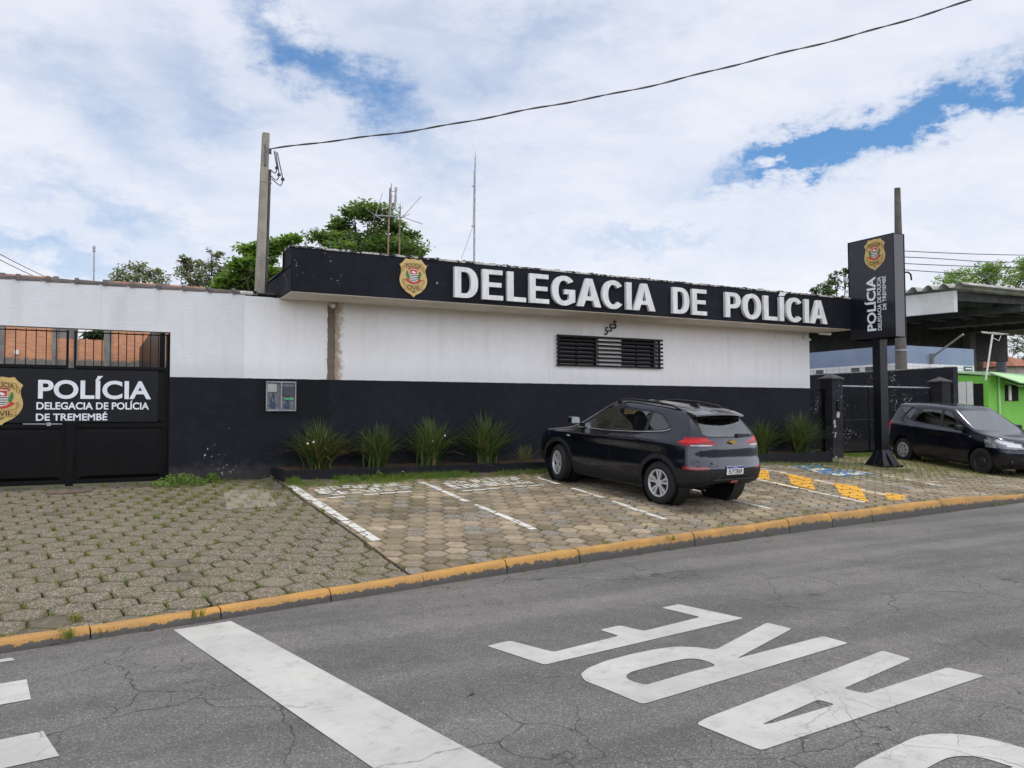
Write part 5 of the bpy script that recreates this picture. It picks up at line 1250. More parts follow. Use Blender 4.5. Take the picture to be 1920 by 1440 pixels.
q = MB(); place2d(q, text_mesh('TRACKER', .02), (.33, .58, .685, .715), (-2.104, 0, 0), (0, -1, 0), (0, 0, 1), (-1, 0, 0));
q.v = [(p[0], p[1]+.91, p[2]) for p in q.v]; q.build('tailgate_lettering', CHR, c1)
q = MB(); q.add([(-2.096, y, z-.02) for y, z in ((.53, .752), (.42, .752), (.45, .765), (.475, .785), (.50, .765))], [(0, 1, 2, 3, 4)]); q.build('dealer_mark', CHR, c1)
q = MB(); q.obox((-2.085, 0, .435), (1, 0, 0), (0, 1, 0), (0, 0, 1), .02, .085, .018); q.build('fog_lamp', LREDD, c1, bevel=.008)
q = MB(); q.obox((-2.06, .30, .53), (1, 0, 0), (0, 1, -.55), (0, .55, 1), .03, .10, .012); q.obox((-2.06, -.30, .53), (1, 0, 0), (0, 1, .55), (0, -.55, 1), .03, .10, .012); q.obox((-2.085, 0, .475), (1, 0, 0), (0, 1, 0), (0, 0, 1), .025, .50, .012); q.build('bumper_crease', PLAS, c1, bevel=.01)
q = MB(); q.tube([(-1.60, .45, .30), (-1.90, .45, .29)], .022, 10); q.build('exhaust', STEEL, c1, smooth=40)
finish(c1)
def place_car(root, contact_axis, fwd, sy=1.0):
    f = Vector((fwd[0], fwd[1], 0)).normalized(); c = Vector((contact_axis[0], contact_axis[1], 0)); za = lambda p: azz(p.x, p.y)
    pr, pf = c-f*1.29, c+f*1.29; zr, zf = za(pr), za(pf); f3 = Vector((f.x, f.y, (zf-zr)/2.58)).normalized(); l3 = Vector((-f.y, f.x, 0)); u3 = f3.cross(l3)
    root.matrix_world = Matrix.Translation((c.x, c.y, (zr+zf)/2)) @ Matrix((f3, l3, u3)).transposed().to_4x4() @ Matrix.Diagonal((1, sy, 1, 1))
place_car(c1, (8.63, 11.57), (-.124, .992), .96)

# ---- the people carrier by the side gate
c2 = thing('parked_car', 'dark navy people carrier with bare black front wheel reversed up to the side gate', 'car', (0, 0, 0))
R2, XA, XB = .325, -1.31, 1.31
C2 = dict(
 rows=[dict(r=(-1.97, .34, .3), f=(2.10, .21, .6), w=[(0, .77)], z=[(-2, .32), (-1.2, .24), (1.6, .20)]),
       dict(r=(-2.08, .46, .3), f=(2.23, .40, .7), w=[(-1.8, .835), (0, .84), (1.6, .84)], z=[(-2, .46), (-1, .38), (2, .38)]),
       dict(r=(-2.09, .62, .28), f=(2.25, .58, .75), w=[(-1.8, .855), (0, .862), (1.5, .85)], z=[(-2, .62), (2, .58)]),
       dict(r=(-2.06, .80, .26), f=(2.18, .74, .75), w=[(-1.8, .848), (0, .852), (1.4, .835)], z=[(-2, .82), (0, .80), (2, .76)]),
       dict(r=(-2.04, .98, .26), f=(2.02, .88, .65), w=[(-1.75, .84), (0, .862), (1.3, .795)], z=[(-2, 1.0), (0, .95), (1.4, .925)]),
       dict(r=(-1.99, 1.12, .25), f=(1.30, 1.06, .36), w=[(-1.7, .785), (0, .80), (.9, .775)], z=[(-1.9, 1.13), (-1, 1.11), (0, 1.06), (.9, 1.045)]),
       dict(r=(-1.80, 1.52, .2), f=(.36, 1.515, .30), w=[(-1.6, .60), (-.6, .625), (.05, .60)], z=[(-1.7, 1.56), (-.9, 1.585), (-.2, 1.575), (.1, 1.54)], nf=3),
       dict(r=(-1.77, 1.57, .18), f=(.28, 1.56, .28), w=[(-1.6, .48), (-.6, .50), (.05, .48)], z=[(-1.7, 1.60), (-.8, 1.63), (0, 1.60)], nf=3),
       dict(r=(-1.75, 1.60, .1), f=(.22, 1.585, .1), w=[(0, .0005)], z=[(-1.7, 1.62), (-.8, 1.655), (0, 1.62)])],
 belt=5, R=R2, xa=XA, xb=XB, archR=.375, clad=0, sill=.3, under=.0, xr=-2.08, xf=2.2, hw=.86, roofz=1.64, paint=CP2,
 doors=[('door_front', roundpoly([(.82, .34), (.92, .60), (.92, .92), (.80, 1.09), (.16, 1.52), (-.03, 1.53), (-.06, 1.08), (-.06, .34)], .03)),
        ('door_rear', roundpoly([(-.075, .34), (-.075, 1.08), (-.05, 1.53), (-.86, 1.53), (-1.04, 1.10), (-1.05, .92), (-.93, .76), (-.88, .34)], .03))],
 regions=[('window:door_front', roundpoly([(.60, 1.085), (.0, 1.10), (-.02, 1.48), (.05, 1.485), (.20, 1.44)], .03), 's'),
          ('window:door_rear', roundpoly([(-.12, 1.10), (-.96, 1.135), (-.80, 1.47), (-.72, 1.49), (-.11, 1.49)], .035), 's'),
          ('quarter_window', roundpoly([(-1.14, 1.21), (-1.22, 1.22), (-1.66, 1.50), (-.98, 1.50)], .03), 's'),
          ('window_frame', roundpoly([(.70, 1.072), (-.05, 1.085), (-.99, 1.12), (-.81, 1.50), (-.05, 1.51), (.08, 1.505), (.22, 1.46)], .02), 's'),
          ('seal_and_gap_shade', roundpoly([(-1.13, 1.19), (-1.25, 1.20), (-1.71, 1.515), (-.95, 1.515)], .03), 's'),
          ('taillight', [(-1.82, .96), (-1.90, 1.10), (-2.3, 1.10), (-2.3, .88), (-1.95, .88)], 's'), ('taillight', [(.62, .90), (.99, .88), (.99, 1.10), (.66, 1.09)], 'r'),
          ('headlight_reflector', [(1.62, .905), (1.85, .862), (2.06, .81), (2.02, .775), (1.82, .80)], 's'), ('headlight_reflector', [(.46, .73), (.46, .80), (.70, .83), (.70, .74)], 'f'),
          ('headlight', [(1.42, .925), (1.60, .925), (1.85, .88), (2.4, .80), (2.4, .68), (2.0, .69), (1.70, .77)], 's'), ('headlight', [(.42, .70), (.42, .82), (.99, .90), (.99, .69)], 'f'),
          ('grille', [(-.2, .63), (.42, .66), (.42, .80), (-.2, .80)], 'f'), ('air_intake', [(-.2, .28), (.55, .30), (.5, .52), (-.2, .52)], 'f'),
          ('rear_window', roundpoly([(-.2, 1.14), (.60, 1.15), (.54, 1.46), (-.2, 1.48)], .02), 'r'),
          ('windscreen', roundpoly([(-.2, 1.075), (.705, 1.07), (.545, 1.495), (-.2, 1.505)], .02), 'f')],
 mats={'window': CGD, 'quarter_window': CGD, 'window_frame': SEAL, 'taillight': LRED, 'rear_window': CGD, 'windscreen': glassmat('windscreen_glass', (.10, .12, .13), 1.0, 3.6), 'seal_and_gap_shade': SEAL, 'headlight': LCLR, 'headlight_reflector': CHR, 'grille': SEAL, 'air_intake': SEAL},
 perside={'window', 'quarter_window', 'taillight', 'headlight', 'headlight_reflector'})
fixdoors(C2); build_car(c2, C2)
for sx_, kind in ((XA, 'cover'), (XB, 'steel')):
    for s_ in (1, -1): wheel(c2, sx_, s_*.755, R2, .200, .19, kind, rad(3) if sx_ > 0 else 0, s_)
for o in list(c2.children):
    if o.name.startswith('door_front') or o.name.startswith('door_rear'):
        s_ = 1 if sum(v.co.y for v in o.data.vertices) > 0 else -1; fr_ = o.name.startswith('door_front'); C_HANDLE = CP2; handle(o, .06 if fr_ else -.90, .98 if fr_ else 1.0, .845, s_)
for s_ in (1, -1):
    mirror(c2, .70, 1.10, .80, SEAL, s_)
    if s_ < 0: q = MB(); q.obox((1.0, s_*.852, .90), (1, 0, 0), (0, 1, 0), (0, 0, 1), .022, .006, .009); q.build('side_repeater', AMB, c2, bevel=.003)
    q = MB(); q.lathe([(.001, 0), (.038, .004), (.045, -.02)], (2.06, s_*.62, .40), 'x', 16); q.build('fog_lamp', LCLR, c2, smooth=40)
    q = MB(); q.tube([(1.22, s_*.12, 1.075), (1.15, s_*.40, 1.085), (1.04, s_*.62, 1.09)], .012, 6); q.build('wiper', SEAL, c2)
q = MB(); q.obox((2.20, 0, .84), (1, 0, 0), (0, 1, 0), (0, 0, 1), .015, .085, .02); q.build('bonnet_badge', BADG, c2, bevel=.006)
finish(c2); place_car(c2, (20.43, 13.15), (-.229, -.973))
# ================================================================== totem sign
tx, ty_ = 17.43, 13.35; tz = azz(tx, ty_)
tm = thing('police_sign', 'tall black sign box on a flared post with gold shield and upright white lettering', 'sign', (tx, ty_, tz))
mb = MB(); mb.box(tx-.14, tx+.14, ty_-.11, ty_+.11, tz, 3.60)
for sx_, sy_ in ((-1, 0), (1, 0), (0, -1), (0, 1)):   # gusset plates at the foot
    if sx_: mb.prism([(tx+sx_*.14, ty_-.03, tz+.02), (tx+sx_*.36, ty_-.03, tz+.02), (tx+sx_*.14, ty_-.03, tz+.40)], (0, .06, 0))
    else: mb.prism([(tx-.03, ty_+sy_*.11, tz+.02), (tx-.03, ty_+sy_*.34, tz+.02), (tx-.03, ty_+sy_*.11, tz+.40)], (.06, 0, 0))
mb.build('post', BLKS, tm, bevel=.008)
B0, B1 = [(-.14, -.11), (.14, -.11), (.14, .11), (-.14, .11)], [(-.31, -.28), (.31, -.28), (.31, .28), (-.31, .28)]
mb = MB(); mb.add([(tx+a, ty_+b_, tz+.40) for a, b_ in B0]+[(tx+a*.55+c*.45, ty_+b_*.55+d*.45, tz+.2) for (a, b_), (c, d) in zip(B0, B1)]+[(tx+a, ty_+b_, tz+.03) for a, b_ in B1], [(i+4*k, (i+1) % 4+4*k, (i+1) % 4+4*k+4, i+4*k+4) for k in range(2) for i in range(4)]); mb.box(tx-.36, tx+.36, ty_-.32, ty_+.32, tz-.03, tz+.03); mb.build('flared_foot', BLKS, tm, bevel=.006)
bx0, bx1, by0, by1, bz0, bz1 = 17.23, 17.61, 12.75, 14.06, 3.595, 6.125
mb = MB(); mb.box(bx0, bx1, by0, by1, bz0, bz1); mb.build('sign_box', pmat('sign_box_sheet', (.011, .0125, .019), .20, .12, 2), tm, bevel=.012)
mb = MB()
for z in (bz0, bz1-.012): mb.box(bx0-.012, bx1+.012, by0-.012, by1+.012, z, z+.014)
for y in (by0-.012, by1-.004): mb.box(bx0-.012, bx0+.004, y, y+.016, bz0+.014, bz1-.012); mb.box(bx1-.004, bx1+.012, y, y+.016, bz0+.014, bz1-.012)
mb.build('edge_trim', BLKS, tm)
SO = (bx0-.006, 0, 0); SU, SV, SN = (0, -1, 0), (0, 0, 1), (-1, 0, 0)
def sy(px, py): return at(px, py, X=bx0)
q1 = sy(1640, 478); shield(tm, (bx0, q1.y, q1.z), SU, SV, SN, .60, .004)
def uptext(txt, y_top, y_bot, z0, z1, wgt):       # lettering that reads upwards: text x -> +Z, text y -> towards +Y (left)
    q = MB(); place2d(q, text_mesh(txt, wgt), (z0, z1, y_bot, y_top), (bx0-.004, 0, 0), (0, 0, 1), (0, 1, 0), (-1, 0, 0)); q.build('sign_lettering', WSIGN, tm)
uptext('POLÍCIA', sy(1621.5, 570).y, sy(1642.5, 570).y, sy(1632, 621).z, sy(1632, 520).z, .026)
uptext('DELEGACIA DE POLÍCIA', sy(1643.5, 570).y, sy(1652.5, 570).y, sy(1648, 619.5).z, sy(1648, 519).z, .013)
uptext('DE TREMEMBÉ', sy(1653.5, 570).y, sy(1662, 570).y, sy(1658, 580.5).z, sy(1658, 517.5).z, .013)

# ================================================================== poles, cables, aerials
def at2(px, py, Y): p = at(px, py, Y=Y); return (p.x, p.y, p.z)
b0 = at(486.5, 548, Y=15.42); t0 = at(498.5, 250, Y=15.42)
po = thing('utility_pole', 'square tapered concrete service pole rising behind the boundary wall by the fascia end', 'pole', (b0.x, 15.42, .58))
mb = MB(); n = 10; vs = []
for i in range(n+1):
    u = i/n; z = lerp(.58, t0.z, u); k = (z-b0.z)/(t0.z-b0.z); c = lerp(b0.x, t0.x, k); h = lerp(.105, .062, u)
    vs += [(c-h, 15.42-h, z), (c+h, 15.42-h, z), (c+h, 15.42+h, z), (c-h, 15.42+h, z)]
mb.add(vs, [(4*i+k, 4*i+(k+1) % 4, 4*i+4+(k+1) % 4, 4*i+4+k) for i in range(n) for k in range(4)]+[(4*n, 4*n+1, 4*n+2, 4*n+3)]); mb.build('shaft', CONC, po, bevel=.008)
def pp_(z): k = (z-b0.z)/(t0.z-b0.z); u = (z-.58)/(t0.z-.58); return lerp(b0.x, t0.x, k), lerp(.105, .062, u)
mb = MB(); rng = random.Random(9)                 # cast relief on the face
for i in range(16):
    z = lerp(4.28, 5.15, i/15); c, h = pp_(z); w_ = rng.uniform(.014, .03); mb.box(c-w_+.012, c+w_+.012, 15.42-h-.006, 15.42-h+.004, z-.006, z+.006)
    if i % 3 == 0: mb.box(c-.02, c-.008, 15.42-h-.006, 15.42-h+.004, z-.026, z+.026)
mb.build('cast_relief', CONC, po)
ct = at(506.5, 319, Y=15.42); c0 = pp_(4.0)
mb = MB(); mb.tube([(c0[0]+c0[1]+.03, 15.40, 3.95), (ct.x-.01, 15.40, ct.z)], .030, 10); mb.build('conduit', pmat('conduit_dark', (.085, .075, .07), .6, .2, 5), po, smooth=40)
mb = MB()
for z in (4.7, ct.z-.25): c, h = pp_(z); mb.tube([(c-h-.004, 15.42-h-.004, z), (c+h+.065, 15.42-h-.004, z-.01), (c+h+.065, 15.42+h+.004, z-.01)], .005, 5)
mb.build('strap_wire', GALV, po)
cab = at(503, 281, Y=15.38); rs = MB()
for dz in (0, -.05): rs.lathe([(.012, -.05), (.035, -.04), (.02, -.02), (.038, 0), (.02, .02), (.035, .04), (.012, .05)], (cab.x+.01, cab.y, cab.z+dz), 'x', 12)
rs.tube([(cab.x-.06, 15.34, cab.z+.09), (cab.x-.06, 15.34, cab.z-.30)], .012, 6); rs.tube([(cab.x-.07, 15.34, cab.z-.30), (cab.x-.05, 15.34, cab.z-.32)], .022, 6); rs.build('cable_bracket', pmat('bracket_grey', (.16, .165, .18), .5, .2, 20, metal=.4), po, smooth=40)
for (sx_, sy_, ex, ey, sag) in ((514, 283, 507, 318, 24), (517, 284, 508, 330, 28), (520, 286, 509, 335, 46)):
    mb = MB(); a = Vector(at2(sx_, sy_, 15.25)); e = Vector(at2(ex, ey, 15.36)); pts = []
    top = a; low = Vector(at2(sx_+(sag*.22), ey-8+sag*.2, 15.25)); bot = Vector(at2(ex+sag*.36, ey+sag*.28, 15.3))
    ctl = [a, a+(low-a)*.5, low, bot, e]
    for i in range(25):
        q = i/24*(len(ctl)-1); pts.append(tuple(pchip(list(range(len(ctl))), [c[d] for c in ctl], q) for d in range(3)))
    mb.tube(pts, .0095, 6); mb.obox(low, (1, 0, 0), (0, 1, 0), (0, 0, 1), .03, .02, .022); mb.build('drop_loop', CABLE, po, smooth=60)
# service cable: passes over the road to a pole outside the picture
P0 = Vector(at2(505, 279.5, 15.38)); P1 = at(2060, -75, d=13.5); chk = []
mb = MB(); N = 160
for s_ in (0, 1):
    pts = []; rr = []
    for i in range(N+1):
        u = i/N; p = P0.lerp(P1, u); p.z -= 4*CABSAG*u*(1-u) if 'CABSAG' in globals() else 4*.42*u*(1-u)
        a = u*95+s_*math.pi; pts.append((p.x+.008*math.cos(a), p.y+.008*math.sin(a), p.z+.010*math.sin(a)+.012*math.sin(u*23)+.008*math.sin(u*61))); rr.append(.0105)
    mb.tube(pts, rr, 5)
tag(mb.build('service_cable', CABLE, smooth=60, loc=P0), 'black twisted service cable hanging across the sky from the left pole', 'cable')

RZ = 4.34
def mast(name, label, px0, py0, px1, py1, Y, mat, r0=.024, r1=.016):
    b_ = at(px0, py0, Y=Y); t_ = at(px1, py1, Y=Y); o = thing(name, label, 'aerial', (b_.x, Y, RZ)); mb = MB(); mb.tube([(b_.x, Y, RZ), tuple(b_.lerp(t_, .5)), tuple(t_)], [r0, (r0+r1)/2, r1], 8); mb.build('mast', mat, o, smooth=40); return o, b_, t_
o, b_, t_ = mast('radio_mast', 'tall slender steel mast alone on the middle of the roof with a spiked top', 888.5, 487, 891, 300, 16.2, GALV, .026, .017)
mb = MB(); mb.tube([tuple(t_), tuple(t_+Vector((0, 0, .22)))], [.008, .003], 6)
for a in (.4, 2.5, 4.6): mb.tube([tuple(t_), tuple(t_+Vector((.07*math.cos(a), .07*math.sin(a), .09)))], .003, 5)
mb.build('lightning_spike', GALV, o)
mb = MB()
for py in (349, 424): c = at(890-(py-300)*.012, py, Y=16.2); mb.tube([tuple(c), (c.x-.05, c.y, c.z)], .008, 6); mb.lathe([(.001, -.02), (.018, 0), (.001, .02)], (c.x-.055, c.y, c.z), 'z', 8); mb.lathe([(.03, -.01), (.03, .01)], (c.x, c.y, c.z), 'z', 10)
mb.build('stand_off', GALV, o); mb = MB(); mb.tube([at2(888.5, 320, 16.2), at2(886.8, 424, 16.2), at2(865, 486, 15.6)], .004, 5); mb.build('down_wire', CABLE, o)
o, b_, t_ = mast('aerial_mast', 'rusty mast with two upright dipole bars and a cross arm, left on the roof', 726.5, 474, 731.5, 352, 16.4, RUSTY)
mb = MB()
for dx_, za, zb in ((5.5, 344, 402), (3, 352, 398), (1.5, 357, 385), (7, 366, 392)): p, q = at(731+dx_*.55, za, Y=16.4), at(731+dx_*.2, zb, Y=16.4); mb.tube([tuple(p), tuple(q)], .011, 6)
for px_, za, zb in ((742, 352, 391),): p, q = at(px_+.6, za, Y=16.4), at(px_-1.4, zb, Y=16.4); mb.tube([tuple(p), tuple(q)], .02, 6); [mb.obox(p.lerp(q, k), (1, 0, 0), (0, 1, 0), (0, 0, 1), .02, .03, .03) for k in (.05, .4, .6, .95)]
for py in (358, 380): mb.tube([at2(732, py, 16.4), at2(741, py+1, 16.4)], .009, 6)
mb.build('dipole', GALV, o)
mb = MB(); ca_, cb_ = at(704, 404, Y=16.4), at(755, 407, Y=16.4); mb.tube([tuple(ca_), tuple(cb_)], .016, 8); mb.build('cross_arm', GALV, o)
mb = MB()
for (xa, ya, xb, yb) in ((704, 404, 717, 362), (704, 404, 687, 391), (704, 404, 722, 415), (704, 404, 693, 432), (755, 407, 790, 368), (755, 407, 768, 401), (755, 407, 792, 420), (704, 404, 698, 408)):
    p, q = at(xa, ya, Y=16.4), at(xb, yb, Y=16.4+.3*((xa+yb) % 3-1)); mb.tube([tuple(p), tuple(q)], .0075, 5)
mb.build('rod', GALV, o)
o, b_, t_ = mast('aerial_mast', 'plain rusty mast just right of the dipole mast on the roof', 748, 476, 750.5, 388, 16.6, RUSTY, .022, .015)
mb = MB(); mb.tube([tuple(t_), tuple(t_+Vector((0, 0, .12)))], [.007, .003], 6)
for a in (.3, 2.4, 4.5): mb.tube([tuple(t_), tuple(t_+Vector((.08*math.cos(a), .05*math.sin(a), .06)))], .003, 5)
mb.build('lightning_spike', GALV, o)
b_, t_ = at(177, 540, Y=42), at(176.5, 462, Y=42); mb = MB(); mb.tube([(b_.x, 42, .6), tuple(t_)], [.06, .03], 6); mb.box(t_.x-.06, t_.x+.06, 41.95, 42.05, t_.z-.25, t_.z+.02); tag(mb.build('distant_mast', GALV, loc=(b_.x, 42, .6)), 'thin distant mast seen alone above the ridge tiles at the left', 'aerial')
for i, (a, e, lab) in enumerate((((-200, 357, 20), (160, 546, 42), 'upper thin black wire sloping down behind the left boundary wall'), ((-200, 372, 20), (150, 548, 42), 'middle thin black wire sloping down behind the left boundary wall'), ((-200, 392, 17), (60, 530, 26), 'lowest black wire meeting the ridge tiles at the far left'))):
    p, q = at(a[0], a[1], Y=a[2]), at(e[0], e[1], Y=e[2]); mb = MB(); mb.tube([tuple(p.lerp(q, u/12)+Vector((0, 0, -.25*4*(u/12)*(1-u/12)))) for u in range(13)], .012, 5); tag(mb.build('overhead_wire', CABLE, loc=p), lab, 'wire', 'overhead wires')
# rubble at the mast foot
mb = MB(); rng = random.Random(6)
for i in range(26):
    c = at(875+rng.uniform(-6, 32), 487, Y=14.35+rng.uniform(-.2, .1)); mb.obox((c.x, c.y, 4.70+rng.uniform(0, .035)), (rng.random(), rng.random(), .2), (-.5, .8, rng.random()), (0, .3, 1), rng.uniform(.02, .05), rng.uniform(.015, .035), rng.uniform(.012, .03))
tag(mb.build('roof_rubble', pmat('brick_rubble', (.18, .075, .055), .9, .3, 9, island=.3), loc=(6.6, 14.3, 4.68)), 'little heap of reddish rubble on the parapet above the first letters', 'rubble')

# ---- right-hand concrete pole with wires
b_ = at(1690, 700, Y=17.25); zt = at(1682.5, 353, Y=17.25).z; xt = at(1682.5, 353, Y=17.25).x
o = thing('utility_pole', 'dark round concrete pole standing behind the police sign', 'pole', (b_.x, 17.25, .3)); mb = MB(); mb.tube([(b_.x, 17.25, .2), (b_.x, 17.25, b_.z), (xt, 17.25, zt)], [.20, .185, .095], 20); mb.build('shaft', CONCG, o, smooth=50)
mb = MB(); mb.lathe([(.192, -.03), (.192, .03)], (b_.x-.01, 17.25, at(1690, 657, Y=17.25).z), 'z', 20); mb.build('steel_band', GALV, o)
mb = MB(); p = at(1701, 512, Y=17.25); mb.tube([(p.x-.25, 17.25, p.z), (p.x-.02, 17.2, p.z+.02), (p.x+.04, 17.15, p.z-.06), (p.x+.07, 17.15, p.z-.25)], .028, 8); mb.build('bent_conduit', BLKM, o, smooth=50)
for i, (ya, yb, word) in enumerate(((470, 473.5, 'top'), (481.5, 476, 'second'), (493.5, 496, 'third'), (505, 506.5, 'lowest'))):
    p = at(1684, ya, Y=17.2); q = at(2240, yb+14*(i % 2)-6, Y=19); mb = MB(); mb.tube([tuple(p.lerp(q, u/16)+Vector((0, 0, -.22*4*(u/16)*(1-u/16)+(.02*math.sin(u*1.3) if i == 1 else 0)))) for u in range(17)], .014, 5)
    tag(mb.build('overhead_wire', CABLE, loc=p), word+' of the four black wires running right from the pole behind the sign', 'wire', 'overhead wires')

# ================================================================== yard behind the gate: bare brick wall
m, t, b = newmat('bare_brick'); P = t.node('ShaderNodeNewGeometry').outputs['Position']; x, y, z = t.xyz(P)
br = t.node('ShaderNodeTexBrick'); t.put(br.inputs['Vector'], t.comb(x, z, 0)); br.inputs['Scale'].default_value = 1; br.inputs['Brick Width'].default_value = .22; br.inputs['Row Height'].default_value = .062; br.inputs['Mortar Size'].default_value = .009
br.inputs['Color1'].default_value = (.72, .29, .135, 1); br.inputs['Color2'].default_value = (.54, .205, .10, 1); br.inputs['Mortar'].default_value = (.58, .37, .25, 1)
zp = at(150, 676, Y=32.0).z; moss = t.ramp(t.m('ADD', z, t.m('MULTIPLY', t.noise(P, 3, 6, .7), .5)), zp+.32, zp+.22)
c = t.mul(br.outputs['Color'], t.mix(t.noise(P, 1.6, 5, .6), (.75, .75, .75), (1.25, 1.25, 1.25))); c = t.mix(moss, c, t.mix(t.noise(P, 14, 5, .7), (.07, .065, .055), (.30, .28, .25)))
t.put(b.inputs['Base Color'], c); b.inputs['Roughness'].default_value = .9; t.l.new(t.bump(br.outputs['Fac'], -.6, .01), b.inputs['Normal'])
BY = 32.0; bwl = thing('brick_wall', 'bare orange brick wall with grey concrete columns seen through the gate bars', 'wall', (-2, BY, .6))
X = lambda px: at(px, 650, Y=BY).x
Zb = lambda py, px=150: at(px, py, Y=BY).z
mb = MB(); mb.box(X(-120), X(108), BY, BY+.2, .3, 6.6); mb.box(X(108), X(208), BY, BY+.2, .3, Zb(636)); mb.box(X(208), X(420), BY, BY+.2, .3, 6.6); mb.build('wall', m, bwl)
for a, b__, zt in ((-3, 7, 6.62), (98, 108, 6.62), (138, 146, Zb(600)), (195, 209, 6.62), (295, 310, 6.62)): mb = MB(); mb.box(X(a), X(b__), BY-.06, BY+.26, .3, zt); mb.build('column', pmat('column_concrete', (.27, .255, .235), .9, .2, 2, bump=.4, bscale=30) if 'column_concrete' not in MATS and not MATS.__setitem__('column_concrete', 1) else bpy.data.materials['column_concrete'], bwl)
mb = MB(); mb.box(X(108), X(140), BY+.02, BY+.18, Zb(636), Zb(608)); mb.build('block_infill', bpy.data.materials['column_concrete'], bwl)
mb = MB(); mb.box(X(27), X(36), BY-.10, BY-.0, Zb(668), Zb(660)); mb.build('junction_box', CWH, bwl)
p, q = at(299, 700, Y=22), at(322, 700, Y=22); mb = MB(); mb.box(p.x, p.x+.12, 22, BY-.3, .4, Zb(650)); tag(mb.build('yard_fence', BLKM, loc=(p.x, 22, .5)), 'dark metal side fence in the yard at the right end of the gate bars', 'fence')

# ================================================================== side boundary, pillars, gates
PEEL = wallmat('peeling_black', 90, (.8,)*3, (.017, .018, .023), chips=.10)
zt = at(1793, 688, X=23.0).z
mb = MB(); n = 40
for i in range(n): ya, yb = lerp(15.1, 24, i/n), lerp(15.1, 24, (i+1)/n); mb.box(23.0, 23.22, ya, yb, .1, zt+.015*mnoise.noise(Vector((ya*2.3, 0, 4)))-.0*(ya-14))
sw = thing('side_wall', 'black side boundary wall with flaking white spots behind the side gate', 'wall', (23.1, 19, .3)); mb.build('wall', PEEL, sw)
mb = MB(); rng = random.Random(12)
for i in range(90): ya = lerp(15.12, 23.85, i/90); mb.box(22.995, 23.225, ya, ya+.107, zt-.004, zt+.012+rng.uniform(0, .022))
mb.build('bare_top', pmat('bare_cement_top', (.42, .41, .38), .9, .25, 6), sw)
SIDEY = 15.45
def pillar(x, y, label, m_):
    z0 = azz(x, 15)-.02; o = thing('gate_pillar', label, 'pillar', (x, y, z0), 'gate pillars'); mb = MB(); mb.box(x-.205, x+.205, y-.205, y+.205, z0-.1, 2.66); mb.build('shaft', m_, o, bevel=.012)
    mb = MB(); a = .245; mb.add([(x-a, y-a, 2.66), (x+a, y-a, 2.66), (x+a, y+a, 2.66), (x-a, y+a, 2.66), (x-a, y-a, 2.70), (x+a, y-a, 2.70), (x+a, y+a, 2.70), (x-a, y+a, 2.70), (x, y, 2.83)], [(3, 2, 1, 0), (0, 1, 5, 4), (1, 2, 6, 5), (2, 3, 7, 6), (3, 0, 4, 7), (4, 5, 8), (5, 6, 8), (6, 7, 8), (7, 4, 8)]); mb.build('cap', pmat('pillar_cap_grey', (.055, .056, .062), .8, .2, 6) if 'pillar_cap_grey' not in MATS and not MATS.__setitem__('pillar_cap_grey', 1) else bpy.data.materials['pillar_cap_grey'], o); return o
xp1, xp2 = 17.93, 22.62
o = pillar(xp1, 15.28, 'black gate pillar with flaking paint beside the station corner', PEEL); mb = MB(); mb.box(xp1-.05, xp1+.06, 15.04, 15.076, 1.82, 2.08); mb.build('intercom_box', BLKM, o, bevel=.008)
mb = MB(); rng = random.Random(14)
for (cx, cz, r) in ((xp1+.02, 1.70, .085), (xp1-.13, 1.50, .06), (xp1-.12, 1.40, .05), (xp1-.10, 1.20, .04), (xp1-.12, 1.12, .035), (xp1-.1, .52, .07)):
    pts = [(cx+r*math.cos(k*.5)*rng.uniform(.6, 1.05), 15.0735, cz+r*1.25*math.sin(k*.5)*rng.uniform(.6, 1.05)) for k in range(12)]; mb.prism(pts, (0, .002, 0))
mb.build('bare_patch', pmat('bare_render', (.50, .47, .42), .9, .15, 9), o)
pillar(xp2, 15.28, 'black gate pillar with pyramid cap behind the people carrier', wallmat('pillar_black', 90, (.8,)*3, (.014, .014, .017), chips=.02))
sg = thing('side_gate', 'wide black tube frame gate hung between the two capped pillars', 'gate', (20.2, SIDEY, .4)); x0, x1 = xp1+.22, xp2-.22
zT, zM, zB = at(1600, 724.5, Y=SIDEY).z, at(1610, 788, Y=SIDEY).z, at(1620, 846, Y=SIDEY).z
for z, r, mt in ((zT, .024, GALV), (zM, .02, BLKM), (zB, .035, BLKM)): mb = MB(); mb.tube([(x0, SIDEY, z), (x1, SIDEY, z)], r, 8); mb.build('rail', mt, sg, smooth=40)
for x in (x0+.02, x0+1.5, lerp(x0, x1, .5), x1-.02): mb = MB(); mb.tube([(x, SIDEY, zB), (x, SIDEY, zT)], .024, 8); mb.build('stile', BLKM, sg, smooth=40)
lg = thing('lattice_gate', 'narrow black lattice door between the station corner and the first pillar', 'gate', (17.25, SIDEY-.1, .5)); xa, xb, za, zb_ = 16.83, xp1-.22, .58, 2.40; yL = 15.33
mb = MB()
for q in ((xa, xa+.05, za, zb_), (xb-.05, xb, za, zb_), (xa+.05, xb-.05, zb_-.05, zb_), (xa+.05, xb-.05, za, za+.05), (xa+.05, xb-.05, 1.38, 1.46)): mb.box(q[0], q[1], yL-.02, yL+.02, q[2], q[3])
mb.build('frame', BLKM, lg, bevel=.004); mb = MB(); wdt = xb-xa
